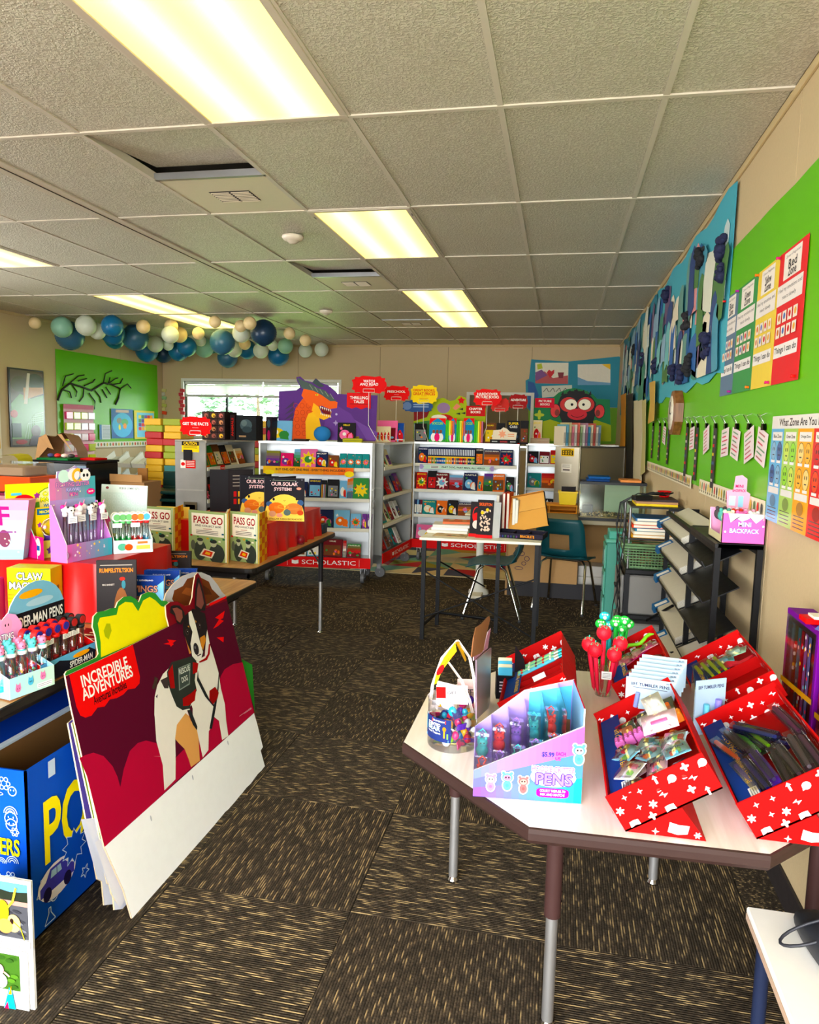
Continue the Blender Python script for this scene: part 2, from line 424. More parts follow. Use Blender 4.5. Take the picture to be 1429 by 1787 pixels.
# ceiling: grid, tiles, sagging tiles over the vents
g = G(); g.box((WL - .1, WF - .1, 2.85), (WR + .1, WB + .1, 2.95), (70, 66, 60)); ceil = struct(g.build('ceiling', 'matte'))
CX = lambda k: -2.723 + .6096 * k
CY = lambda j: 1.7707 + 1.2192 * j
cols = [(CX(k), CX(k + 1)) for k in range(0, 5)] + [(CX(5), WR)]
xl = -2.83
while xl > WL: cols.append((max(xl - .6096, WL), xl)); xl -= .6096
rows = [(CY(j), CY(j + 1)) for j in range(-2, 7)] + [(CY(7), WB)]
lights, vents = [], []
left_cols = sorted([c for c in cols if c[1] <= -2.82], key=lambda c: -c[0])
LC = left_cols[2]                                   # the column of the left row of lights
for c in cols:
    for r in rows:
        x0, x1 = c; y0, y1 = r; j = round((y0 - 1.7707) / 1.2192)
        is_c2 = abs(x0 - CX(2)) < .01; is_c1 = abs(x0 - CX(1)) < .01
        if (is_c2 and j in (0, 2, 4, 5)) or (c == LC and j in (2, 4, 5)):
            lights.append((x0, x1, y0, y1, j)); continue
        if is_c1 and j in (1, 3, 5):
            vents.append((x0, x1, y0, y1, j)); continue
        g = G(); q = .011; dx, dy = (x1 - x0) / 2, (y1 - y0) / 2
        z = rnd.uniform(0, .002)
        g.box((-dx + q, -dy + q, z), (dx - q, dy - q, .016), (182, 174, 152), c=.0015)
        o = g.build('ceiling_tile', 'ceiltile', ceil); o.location = ((x0 + x1) / 2, (y0 + y1) / 2, CH)
# tees
TEE = (206, 198, 184)
def tee(a, b, w=.024, name='ceiling_tee'):
    g = G(); (x0, y0), (x1, y1) = a, b
    if abs(x1 - x0) < abs(y1 - y0): g.box((x0 - w/2, y0, CH - .004), (x0 + w/2, y1, CH + .001), TEE); g.box((x0 - .002, y0, CH), (x0 + .002, y1, CH + .04), TEE)
    else: g.box((x0, y0 - w/2, CH - .0055), (x1, y0 + w/2, CH + .001), TEE); g.box((x0, y0 - .002, CH), (x1, y0 + .002, CH + .04), TEE)
    return g.build(name, 'paint', ceil)
for r in rows: tee((WL, r[0]), (WR, r[0]))
for c in cols:
    if c[0] > -2.7 : tee((c[0], WF), (c[0], WB))
xs = sorted(set(round(c[0], 3) for c in cols if c[1] < -2.8))
for x in xs[1:]: tee((x, WF), (x, WB))
g=G();g.box((-2.835,WF,CH-.008),(-2.715,WB,CH+.01),(196,186,168),c=.002);g.box((-2.777,WF,CH-.011),(-2.771,WB,CH-.004),(60,54,48));g.build('ceiling_seam_trim','paint',ceil)

# ceiling lights
lt = None
for (x0, x1, y0, y1, j) in lights:
    cx, cy = (x0 + x1) / 2, (y0 + y1) / 2
    where=('near the camera' if j==0 else {2:'third',4:'fifth',5:'sixth'}[j]+' row from the front')+(' of the right-hand column' if x0>-2 else ' of the left-hand column')
    lab = 'long fluorescent ceiling light with yellow-glowing diffuser, ' + where
    if lt is None:
        M = T(cx, cy, CH); lt = thing('ceiling_light', lab, 'light', M, 'recessed ceiling lights')
        g = G(); w, l = .305, .61
        for (a, b) in (((-w, -l), (w, -l + .03)), ((-w, l - .03), (w, l)), ((-w, -l + .03), (-w + .03, l - .03)), ((w - .03, -l + .03), (w, l - .03))):
            g.box((a[0], a[1], -.009), (b[0], b[1], .006), (200, 190, 176), c=.002)
        g.build('light_frame', 'paint', lt)
        g = G(); g.box((-w + .03, -l + .03, -.003), (w - .03, l - .03, .001), WHITE); g.build('diffuser', 'diffuser', lt)
        g = G(); g.box((-w + .01, -l + .01, .06), (w - .01, l - .01, .09), (150, 150, 150)); g.build('light_housing', 'paint', lt)
        for s_ in (-1, 1):
            g = G(); g.box((s_ * (w - .012), -l + .1, -.012), (s_ * (w - .006), -l + .14, -.006), (120, 116, 110)); g.build('latch', 'metal', lt)
    else: dup(lt, T(cx, cy, CH), lab)

# vents with a sagging tile beside each
for (x0, x1, y0, y1, j) in vents:
    ym = (y0 + y1) / 2; q = .012
    g = G(); dx = (x1 - x0) / 2 - q; dl = (ym - y0)
    M = T((x0 + x1) / 2, y0 + q, CH + .004) @ RX({1: 5.5, 3: 5, 5: 0}[j])
    g.box((-dx, 0, 0), (dx, dl - .01, .014), (182, 174, 152), c=.001); o = g.build('ceiling_tile', 'ceiltile', ceil); o.matrix_world = M
    o['label'] = 'half tile lifted at its far edge beside the vent' if j != 5 else 'flat half tile beside the vent'
    g = G(); g.box((x0, ym - .012, CH - .004), (x1, ym + .012, CH + .03), (170, 172, 176)); g.build('ceiling_tee', 'metal', ceil)
    t=thing('air_vent','square cream ceiling vent panel with curved louvres, '+{1:'nearest the camera',3:'second one, behind the smoke detector',5:'farthest one near the double light'}[j],'vent',T((x0+x1)/2,(ym+y1)/2,CH),'ceiling vents')
    g = G(); hy = (y1 - ym) / 2
    g.box((-dx, -hy + q, 0), (dx, hy - q, .01), (216, 208, 184), c=.002); g.build('vent_panel', 'paint', t)
    g = G(); g.box((-.115, -.085, -.002), (.115, .085, .0005), (60, 56, 52)); g.build('vent_opening', 'matte', t)
    for sx in (-1, 1):
        for k in range(7):
            g = G(); y = -.075 + k * .025; a = sx * .006; b = sx * .11
            g.add([(a,y,-.001),(b,y,-.001),(b,y+.008,-.006),(a,y+.008,-.006),(a,y+.010,-.005),(b,y+.010,-.005)],[(0,1,2,3),(3,2,5,4)],(206,196,176));g.build('louvre','paint',t)
# smoke detectors
def smoke(x, y, lab):
    p = onZ(x, y, CH); t = thing('smoke_detector', lab, 'smoke detector', T(p.x, p.y, CH - .006))
    g = G(); g.lathe([(0, 0), (.07, 0), (.072, -.012), (.062, -.026), (.045, -.032)], (226, 216, 200), 20); g.build('detector_body', 'plastic', t)
    g = G(); g.lathe([(.045, -.032), (.03, -.042), (.022, -.05), (0, -.052)], (206, 196, 180), 16); g.build('sensor_cap', 'plastic', t)
smoke(511, 410, 'round white smoke detector on the ceiling left of the second light')
smoke(569, 541, 'small white smoke detector on the ceiling farther back by the seam')

# walls ---------------------------------------------------------------
def cells(u0, u1, v0, v1, holes):
    us=sorted({u0,u1,*[min(max(k,u0),u1) for h_ in holes for k in (h_[0],h_[1])]});vs_=sorted({v0,v1,*[min(max(k,v0),v1) for h_ in holes for k in (h_[2],h_[3])]})
    for a, b in zip(us, us[1:]):
        for c, d in zip(vs_, vs_[1:]):
            mu, mv = (a + b) / 2, (c + d) / 2
            if b - a > 1e-4 and d - c > 1e-4 and not any(h_[0] < mu < h_[1] and h_[2] < mv < h_[3] for h_ in holes): yield a, b, c, d
def wall(name, axis, pos, out, u0, u1, seams, holes=(), col=TAN):
    # axis 'x': the wall lies in a plane of constant x, u runs along y
    def bx(g, a, b, c, d, t0, t1, cc):
        if axis == 'x': g.box((pos + out * t0, a, c), (pos + out * t1, b, d), cc)
        else: g.box((a, pos + out * t0, c), (b, pos + out * t1, d), cc)
    g = G()
    for a, b, c, d in cells(u0 - .12, u1 + .12, 0, 2.84, holes): bx(g, a, b, c, d, .006, .12, (120, 104, 78))
    w = struct(g.build(name, 'matte'))
    ss = [u0] + [s for s in seams if u0 < s < u1] + [u1]
    for a0, b0 in zip(ss, ss[1:]):
        g = G()
        for a, b, c, d in cells(a0 + .003, b0 - .003, .0, CH + .03, holes): bx(g, a, b, c, d, 0, .006, col)
        g.build('wall_panel', 'vinyl', w)
    return w
H1 = (-5.97, -3.38, 1.30, 2.17); H2 = (-1.35, -.45, 1.25, 2.01)
wb = wall('wall_back', 'y', WB, 1, WL, WR, [-5.31, -4.04, -2.73, -1.69, -.46], [H1, H2])
wr = wall('wall_right', 'x', WR, 1, WF, WB, [2.93 + 1.22 * k for k in range(-3, 7)])
H3 = (3.45, 5.35, .95, 2.15)  # hole for the side window added to let in fill daylight
wl = wall('wall_left', 'x', WL, -1, WF, WB, [7.35 + 1.22 * k for k in range(-8, 3)], [H3])
g = G()
for a,b,c,d in ((3.4,3.45,.9,2.2),(5.35,5.4,.9,2.2),(3.45,5.35,2.15,2.2),(3.45,5.35,.9,.95),(4.38,4.42,.95,2.15)):g.box((WL-.1,a,c),(WL+.02,b,d),(232,230,220))
struct(g.build('added_fill_window', 'paint'))  # unseen side window, added only to brighten the far left and back
HD = (-3.0, .70, .0, 2.6)                            # the wide entrance behind the camera
wf = wall('wall_front', 'y', WF, -1, WL, WR, [-5.0, .5], [HD])
g = G()
for (a, b) in (((HD[0] - .05, 0), (HD[0], 2.65)), ((HD[1], 0), (HD[1] + .05, 2.65)), ((HD[0] - .05, 2.6), (HD[1] + .05, 2.65))):
    g.box((a[0], WF - .03, a[1]), (b[0], WF + .02, b[1]), (230, 226, 216))
struct(g.build('door_1', 'paint'))
# cove trims at the ceiling and base
for nm,a,b in (('trim_1',(WR-.012,WF,CH-.035),(WR,WB,CH-.001)),('trim_2',(WL,WF,CH-.035),(WL+.012,WB,CH-.001)),('trim_3',(WL+.012,WB-.012,CH-.035),(WR-.012,WB,CH-.001)),
                 ('baseboard_right',(WR-.01,.2,0),(WR,WB,.1)),('baseboard_left',(WL,.2,0),(WL+.01,WB,.1)),('baseboard_back',(WL+.01,WB-.01,0),(WR-.01,WB,.1))):
    g = G(); g.box(a, b, (196, 176, 138) if 'trim' in nm else (44, 40, 40), c=.002); struct(g.build(nm, 'paint'))

# back windows
def window(name, hx, n_mull, louvre):
    x0, x1, z0, z1 = hx; w = .045
    g = G()
    for a, b in (((x0 - w, z0 - w), (x0, z1 + w)), ((x1, z0 - w), (x1 + w, z1 + w)), ((x0, z1), (x1, z1 + w)), ((x0, z0 - w), (x1, z0))):
        g.box((a[0], WB - .02, a[1]), (b[0], WB + .1, b[1]), (232, 230, 220), c=.002)
    win = struct(g.build(name, 'paint'))
    for k in range(1, n_mull):
        x = x0 + (x1 - x0) * k / n_mull if n_mull != 2 else x0 + .72
        g=G();g.box((x-.018,WB+.03,z0),(x+.018,WB+.07,z1),(60,64,66) if not louvre else (226,222,206),c=.002);g.build('mullion','paint',win)
    g = G(); g.box((x0, WB + .05, z0), (x1, WB + .054, z1), WHITE); g.build('window_pane', 'glass', win)
    return win
w1 = window('window_1', H1, 2, False); w2 = window('window_2', H2, 3, True)
for (a, b, k) in ((H1[0] + .03, -4.62, 0), (-4.6, H1[1] - .02, 1)):
    t=thing('window_blind','white horizontal blind half raised in the '+('left' if k==0 else 'right')+' part of the long back window','blind',T((a+b)/2,WB-.01,2.15),'white window blinds')
    hw = (b - a) / 2
    g = G(); g.box((-hw, -.02, -.03), (hw, .03, .012), (240, 240, 236), c=.003); g.build('head_rail', 'paint', t)
    sl = None
    for q in range(9):
        z = -.045 - q * .0165
        if sl is None:
            g=G();g.add([(-hw,-.006,-.052),(hw,-.006,-.052),(hw,.006,-.034),(-hw,.006,-.034)],[(0,1,2,3)],(236,238,232));sl=g.build('slat','paint',t)
        else: sl2 = sl.copy(); COL.objects.link(sl2); sl2.location = (0, 0, -q * .0165)
    g = G(); g.box((-hw, -.014, -.23), (hw, .014, -.19), (214, 216, 208), c=.003); g.build('bottom_rail', 'paint', t)
    g = G(); g.tube([(hw * .9, -.02, 0), (hw * .9, -.022, -.55)], .003, (230, 230, 225), 6); g.build('blind_wand', 'plastic', t)
t=thing('louvre_blind','dark closed blind in the small white-framed back window behind the red signs','blind',T((H2[0]+H2[1])/2,WB+.01,(H2[2]+H2[3])/2))
sl = None; hw = (H2[1] - H2[0]) / 2 - .003
for q in range(24):
    z = -.36 + q * .031
    if sl is None:
        g=G();g.add([(-hw,-.004,z),(hw,-.004,z),(hw,.004,z+.034),(-hw,.004,z+.034)],[(0,1,2,3)],(112,100,80));sl=g.build('slat','paint',t)
    else: s2 = sl.copy(); COL.objects.link(s2); s2.location = (0, 0, q * .031)

# outside: ground and hedge beyond the window
g = G(); g.box((-30, 11.2, -.6), (25, 60, -.5), (120, 150, 70)); g.box((-30, -30, -.2), (25, -1.75, -.13), (196, 190, 180)); struct(g.build('ground', 'matte'))
def hedge(name, lab, x, y, w, hgt, col, seed, n=900):
    rr = random.Random(seed); g = G()
    for k in range(n):
        a = rr.uniform(0, 2 * pi); b = rr.uniform(-.4, 1); r = rr.uniform(.75, 1)
        c = (w * r * cos(a) * math.sqrt(max(0, 1 - b*b)), w * .7 * r * sin(a) * math.sqrt(max(0, 1 - b*b)), hgt * .5 + hgt * .5 * b * r)
        M = T(*c) @ RZ(rr.uniform(0, 360)) @ RX(rr.uniform(-70, 70)); s = rr.uniform(.07, .16)
        q = rr.uniform(.45, .72); g.add([(-s, 0, 0), (0, -s * .5, .02), (s, 0, 0), (0, s * .5, .02)], [(0, 1, 2, 3)], (col[0] * q, col[1] * q, col[2] * q), M=M)
    t = thing(name, lab, 'shrub', T(x, y, -.5))
    g.build('foliage', 'matte', t)['kind'] = 'stuff'
    g = G(); g.tube([(0, 0, 0), (.05, 0, hgt * .5), (0, .05, hgt * .8)], [.09, .06, .03], (84, 68, 50)); g.build('trunk', 'matte', t)
hedge('leafy_shrub', 'pale green leafy shrub outside the left half of the back window', -10.2, 16, 1.6, 3.6, (150, 190, 110), 1)
hedge('leafy_shrub', 'grey-green leafy shrub outside the middle of the back window', -6.9, 16, 1.55, 3.4, (130, 170, 130), 2)
hedge('leafy_shrub', 'bluish green shrub outside the right half of the back window', -3.6, 16, 1.6, 3.5, (120, 165, 140), 3)

# rug under the carts
dr = D(); pal = [(176, 40, 36), (216, 196, 156), (150, 144, 60), (60, 66, 90), (120, 160, 140), (226, 206, 170), (196, 150, 60), (140, 60, 90), (214, 190, 150)]
rr = random.Random(3); x0, y0, x1, y1 = -2.9, -1.25, 0.1, 1.25
dr.rect(x0, y0, x1, y1, (216, 196, 156))
for i in range(9):
    for j in range(7):
        a = x0 + i / 3; b = y0 + j * 2.5 / 7; c = min(a + 1 / 3, x1); d_ = b + 2.5 / 7; jx = rr.uniform(-.1, .1)
        P4 = [(a, b), (c, b), (c, d_), (a, d_)]
        if rr.random() < .5: dr.poly([P4[0], P4[1], P4[2]], rr.choice(pal)); dr.poly([P4[0], P4[2], P4[3]], rr.choice(pal))
        else: dr.poly([P4[0], P4[1], P4[3]], rr.choice(pal)); dr.poly([P4[1], P4[2], P4[3]], rr.choice(pal))
g = G(); g.box((x0 - .02, y0 - .02, 0), (x1 + .02, y1 + .02, .006), (214, 196, 158), c=.002); g.dec(dr, T(0, 0, .006), .0002, .00003)
place(tag(g.build('patchwork_rug', 'matte'), 'area rug patterned with red, cream, olive and navy triangles under the carts', 'rug'), T(-.55, 8.56, .001))

# paper lanterns
CRM, WHT, MNT, BLU, SLT, NVY, TEA = (236, 214, 170), (222, 230, 216), (150, 196, 176), (30, 110, 156), (64, 106, 136), (30, 56, 84), (40, 120, 140)
LN=[(61,564,9,CRM),(108,571,16,MNT),(122,586,22,SLT),(150,568,16,WHT),(170,578,13,WHT),(196,569,17,BLU),(197,581,19,BLU),(200,591,16,TEA),(236,589,21,SLT),(250,570,11,CRM),(256,612,18,BLU),(271,601,13,WHT),(285,617,15,NVY),(299,569,11,CRM),(297,584,14,WHT),(313,584,13,CRM),(293,602,9,WHT),(311,613,16,BLU),(326,605,16,BLU),(346,582,10,CRM),(335,594,9,WHT),(350,595,9,WHT),(356,607,16,MNT),(375,562,10,CRM),(371,604,12,TEA),(388,597,21,SLT),(397,624,17,SLT),(409,610,13,WHT),(421,582,15,WHT),(420,569,10,CRM),(436,564,11,CRM),(460,581,22,NVY),(427,600,10,CRM),(431,610,16,BLU),(455,612,13,WHT),(476,603,9,WHT),(486,620,18,BLU),(498,604,13,MNT),(505,582,10,CRM),(533,594,10,CRM),(533,612,12,WHT),(561,610,12,WHT)]
cname = {CRM: 'cream', WHT: 'white', MNT: 'mint green', BLU: 'bright blue', SLT: 'slate blue', NVY: 'navy', TEA: 'teal'}
rr = random.Random(11); protos = {}; placed = []
def rank(n):return ['','second ','third ','fourth ','fifth ','sixth ','seventh ','eighth ','ninth ','tenth ','eleventh ','twelfth ','thirteenth '][n]
cnt = {}
for (x, y, r, c) in sorted(LN):
    Yd = 8.2
    for _ in range(6):
        rad = r * Yd / FPX * .985; want = CH - rad - rr.uniform(.02, .10)
        d = ray(x, y); Yd = min(max((want - 1.5) / d.z * d.y, 6.8), 10.5)
    for _ in range(40):
        p = onY(x, y, Yd); rad = r * (p - EYE).length / FPX
        if all((p - q_).length > rad + r_ + .012 for q_, r_ in placed): break
        Yd += .06
    placed.append((p, rad))
    p = onY(x, y, Yd); rad = r * (p - EYE).length / FPX
    n = cnt.get(c, 0); cnt[c] = n + 1
    lab = 'small ' if r < 12 else ('large ' if r > 18 else '')
    lab=f'{lab}{cname[c]} round paper lantern, {rank(n)}{cname[c]} one from the left' if n else f'{lab}{cname[c]} round paper lantern, leftmost {cname[c]} one of the cluster'
    if c not in protos:
        t = thing('paper_lantern', lab, 'lantern', T(0, 0, 0), 'hanging paper lanterns')
        prof = []
        N = 30
        for k in range(N + 1):
            a = pi * (.06 + .88 * k / N); q = 1 - (.035 if k % 2 else 0); prof.append((sin(a) * q, cos(a) * q))
        g = G(); g.lathe(prof, c, 20); g.build('lantern_shade', 'satin', t)
        g=G();g.lathe([(.2,.97),(.2,.99),(.17,.99),(.17,.97)],(220,214,200),14);g.tube([(-.18,0,.98),(.18,0,.98)],.012,(190,190,190),5);g.build('wire_rim','metal',t)
        g = G(); g.tube([(0, 0, .98), (0, 0, 1.0)], .01, (220, 220, 220), 5); g.build('string', 'paper', t)
        protos[c] = t; place(t, T(*p) @ MX.Diagonal((rad, rad, rad, 1)))
    else:
        t = dup(protos[c], T(*p) @ MX.Diagonal((rad, rad, rad, 1)), lab)
    for ch in t.children:
        if ch.name.startswith('string'):
            L_ = (CH - (p.z + rad * .98)) / (rad * .02); ch.scale = (1, 1, max(L_, .5)); ch.location = (0, 0, .98 - .98 * max(L_, .5))
# books
def book(name, w, h, t, dc, cov, M, lab, cat='book', group=None, spine=None, page=(232, 226, 210), sq=0, spine_d=None, mat='card'):
    # w wide, h tall, t thick; front cover at z=0 facing +z, spine on the -x side
    g = G(); b = min(.0025, t * .2)
    g.box((-w/2, 0, -b), (w/2, h, 0), cov, c=0); g.box((-w/2, 0, -t), (w/2, h, -t + b), cov)
    g.box((-w/2, 0, -t + b), (-w/2 + b, h, -b), spine or cov)
    g.box((-w/2 + b, .003, -t + b), (w/2 - .003, h - .003, -b), page)
    if dc: g.dec(dc, MX.Identity(4))
    if spine_d: g.dec(spine_d, frame((-w/2, 0, -t/2), (0, 0, 1), (0, 1, 0)) )
    o = g.build(name, mat); tag(o, lab, cat, group); o.matrix_world = M; return o

WORDS={'red':(190,36,34),'blue':(36,76,150),'light blue':(130,180,214),'navy':(28,36,72),'black':(26,24,26),'green':(60,130,64),'teal':(40,130,130),
         'yellow':(232,200,60),'orange':(228,120,40),'pink':(228,120,160),'purple':(110,64,140),'white':(236,234,228),'cream':(232,218,184),'brown':(110,66,40),
         'grey': (120, 122, 126), 'maroon': (110, 24, 36), 'magenta': (216, 30, 110), 'olive': (130, 130, 60)}
def cover(w, h, c1, c2, kind, rr, title=None, tc=None):
    d = D(); a, b = WORDS[c1], WORDS[c2]
    ac = [WORDS[k] for k in ('yellow', 'orange', 'white', 'light blue', 'pink', 'green', 'red')]
    d.rect(-w/2, 0, w/2, h, a)
    if kind == 'scene':
        d.grad(-w/2, h*.35, w/2, h, b, a, 4, 1); d.fan([(-w/2, 0), (w/2, 0), (w/2, h*.3), (w*.2, h*.42), (-w*.1, h*.3), (-w/2, h*.38)], tuple(k*.6 for k in b))
        for _ in range(4): d.ell(rr.uniform(-.38, .38)*w, rr.uniform(.15, .55)*h, w*rr.uniform(.06, .15), w*rr.uniform(.06, .15), rr.choice(ac), 10)
    elif kind == 'burst':
        d.star(0, h*.42, w*.48, b, 9, .6); d.ell(0, h*.42, w*.22, w*.2, rr.choice(ac), 12); d.ell(w*.1, h*.5, w*.08, w*.08, rr.choice(ac), 10)
        for _ in range(3): d.ell(rr.uniform(-.4, .4)*w, rr.uniform(.05, .9)*h, w*.06, w*.06, rr.choice(ac), 8)
    elif kind == 'blob':
        d.ell(-w*.1, h*.38, w*.3, h*.26, b, 14); d.ell(w*.2, h*.3, w*.2, h*.2, rr.choice(ac), 12); d.ell(-w*.12, h*.42, w*.1, w*.1, (240, 236, 226), 10)
        d.fan([(w*.05, h*.1), (w*.4, h*.05), (w*.3, h*.5), (w*.12, h*.4)], rr.choice(ac)); d.star(-w*.3, h*.7, w*.12, rr.choice(ac), 5)
    elif kind == 'photo':
        d.rect(-w*.42, h*.08, w*.42, h*.66, b)
        for _ in range(6):d.ell(rr.uniform(-.33,.33)*w,rr.uniform(.14,.58)*h,w*rr.uniform(.05,.1),w*rr.uniform(.04,.1),rr.choice(ac+[BLK,WORDS['brown']]),9)
    elif kind == 'stripes':
        for k in range(6): d.rect(-w/2 + w*k/6, 0, -w/2 + w*(k + .5)/6, h*.75, ac[k])
    tc = tc or rr.choice([(246, 240, 220), (250, 214, 60), (246, 240, 220)])
    if title:
        for i, ln_ in enumerate(title.split('|')): d.text(ln_, 0, h*(.88 - .13*i), h*.085, tc, w=w*.84 if len(ln_) > 5 else None)
    return d

NTH = ['first', 'second', 'third', 'fourth', 'fifth', 'sixth', 'seventh', 'eighth', 'ninth', 'tenth', 'eleventh', 'twelfth', 'thirteenth', 'fourteenth']
SHZ = [1.11, .82, .535, .25]
def cart(name_lab, M, w, d=.28, word=True, closed=False):
    t = thing('book_cart', name_lab, 'book cart', M, None)
    STL = (176, 176, 172)
    for x in (0, w - .02):
        g = G(); g.box((x, 0, .15), (x + .02, d, 1.345), STL, c=.003); sp = g.build('side_panel', 'metal', t)
        g = G(); xx = -.004 if x == 0 else w; g.box((xx - .001, .02, .9), (xx + .005, d - .02, .912), (196, 196, 190)); g.build('ridge', 'metal', sp)
        hx = -.012 if x == 0 else w
        g=G();g.box((hx,d*.28,.72),(hx+.012,d*.72,.80),(150,150,146),c=.003);g.box((hx if x==0 else hx+.004,d*.34,.735),(hx+.0125,d*.66,.775),(90,90,90));g.build('recessed_handle','chrome',sp)
    g = G(); g.box((.02, d - .012, .16), (w - .02, d, 1.34), (168, 170, 170)); g.build('back_panel', 'metal', t)
    g=G();g.box((0,0,1.335),(w,d,1.352),(200,198,188),c=.003);g.box((.0,-.006,1.33),(w,.0,1.352),(206,204,196));g.build('top_panel','metal',t)
    if not closed:
        for z in SHZ[:3]:
            g=G();g.box((.02,.0,z-.012),(w-.02,d-.012,z-.004),(210,208,200));g.box((.02,-.008,z-.03),(w-.02,.0,z+.004),(226,222,210),c=.002);g.build('shelf','paint',t)
        g = G(); g.box((.0, .0, .15), (w, d, .235), (160, 160, 158)); g.build('base_deck', 'metal', t)
        g = G(); dd = D(); dd.rect(.0, .0, w, .1, (206, 22, 34))
        if word:
            dd.poly([(w*.30,.035),(w*.33,.028),(w*.36,.035),(w*.36,.07),(w*.33,.062),(w*.30,.07)],WHITE);dd.text('SCHOLASTIC',w*.63,.05,.042,WHITE,w=w*.48,bold=False);dd.rect(w*.26,.015,w*.262,.085,WHITE);dd.rect(w*.9,.015,w*.902,.085,WHITE)
        g.box((.0, -.012, .152), (w, -.002, .252), (200, 24, 34)); g.dec(dd, T(0, -.0125, .152) @ UPRIGHT); g.build('red_base_strip', 'card', t)
    for (x, y) in ((.08, .06), (w - .08, .06), (.08, d - .05), (w - .08, d - .05)):
        g=G();g.box((x-.022,y-.03,.09),(x-.018,y+.01,.15),(170,170,170));g.box((x+.018,y-.03,.09),(x+.022,y+.01,.15),(170,170,170));g.box((x-.03,y-.03,.14),(x+.03,y+.03,.152),(170,170,170));g.box((x-.004,y-.012,.05),(x+.004,y-.008,.09),(170,170,170))
        g.tube([(x - .02, y - .02, .055), (x + .02, y - .02, .055)], .006, (150, 150, 150)); c = g.build('caster', 'metal', t)
        g = G(); g.tube([(x - .016, y - .02, .055), (x + .016, y - .02, .055)], .052, (96, 96, 98), 18); g.build('caster_wheel', 'rubber', c)
    return t

def fill(M, specs, z, where, x0, rr, lean=16, cat='book', group=None, y0=.035, nm='book'):
    # specs: (width, height, c1, c2, kind, title, gap)
    x = x0
    for i, s in enumerate(specs):
        w, h, c1, c2, kind, title = s[:6]; gap = s[6] if len(s) > 6 else .01; t = s[7] if len(s) > 7 else .02
        lab=f"{c1} and {c2} {nm}"+(f" titled {title.replace('|', ' ').lower()}" if title and len(title)>4 and title not in ('MICKEY','SONIC','DOG MAN') else '')+f', {NTH[i]} on the {where}'
        Mb = M @ T(x + w/2, y0 + rr.uniform(0, .012), z) @ RX(-lean) @ UPRIGHT @ RZ(rr.uniform(-1, 1))
        book('book', w, h, t, cover(w, h, c1, c2, kind, rr, title), WORDS[c1], Mb, lab, cat, group)
        x += w + gap
    return x

rr = random.Random(5)
# cart A, turned to the right, caution sign on its end
MA = T(-3.07, 6.0, 0) @ RZ(90)
ca = cart('silver rolling book cart with yellow caution sign on its end, left of the others', MA, 1.07, .30)
# its near end panel carries the signs
dd=D();dd.rect(0,0,.165,.095,(238,200,30));dd.rect(0,.058,.165,.095,BLK);dd.text('CAUTION',.082,.077,.026,(238,200,30),w=.13);dd.bars(.015,.03,.15,.055,BLK,2,.3)
g=G();g.box((-.001,0,-.003),(.166,.096,-.0002),(238,200,30));g.dec(dd,MX.Identity(4));o=g.build('caution_label','card',ca);o.matrix_parent_inverse=MA.inverted();o.matrix_basis=T(-3.30,5.9985,1.245) @ UPRIGHT
g=G();g.box((-3.285,5.994,1.17),(-3.20,5.999,1.265),(34,32,34),c=.002);o=g.build('black_tape_patch','card',ca);o.matrix_parent_inverse=MA.inverted()
dd=D();dd.rect(0,0,.145,.075,(200,30,50));dd.rect(0,0,.05,.075,(232,226,214));dd.ell(.025,.037,.02,.016,(200,30,50));dd.bars(.06,.01,.135,.07,(236,220,210),4,.3)
g=G();g.box((0,0,-.002),(.145,.075,-.0002),(200,30,50));g.dec(dd,MX.Identity(4));o=g.build('red_label','card',ca);o.matrix_parent_inverse=MA.inverted();o.matrix_basis=T(-3.315,5.9985,1.10) @ UPRIGHT
fill(MA,[(.12,.16,'orange','green','photo',None),(.13,.2,'green','orange','photo',None),(.14,.21,'brown','cream','photo',None),(.14,.2,'black','orange','photo',None),(.15,.2,'cream','brown','photo',None),(.15,.16,'cream','orange','scene',None,.02)],SHZ[0],'top shelf of the left cart',.04,rr,20)
fill(MA,[(.14,.13,'black','pink','burst',None),(.11,.2,'black','red','photo',None),(.11,.21,'grey','black','scene',None),(.12,.2,'black','green','blob',None),(.12,.2,'brown','black','scene',None),(.12,.19,'navy','grey','scene',None),(.12,.18,'black','white','photo',None)],SHZ[1],'second shelf of the left cart',.04,rr,20)
fill(MA,[(.14,.2,'navy','light blue','photo',None),(.14,.2,'black','white','photo',None),(.14,.2,'green','white','scene',None),(.14,.2,'maroon','white','photo',None)],SHZ[2],'third shelf of the left cart',.04,rr,20)
dd = D(); dd.rect(0, 0, .09, .07, (214, 34, 40)); dd.text('YOUNG', .045, .045, .016, WHITE); dd.text('ADULT', .045, .022, .016, WHITE)
g=G();g.box((0,0,-.002),(.09,.07,-.0002),(214,34,40));g.dec(dd,MX.Identity(4));place(tag(g.build('shelf_tag','card'),'small red tag hanging on the top shelf edge of the left cart','tag'),MA @ T(.26,-.013,1.05) @ UPRIGHT)

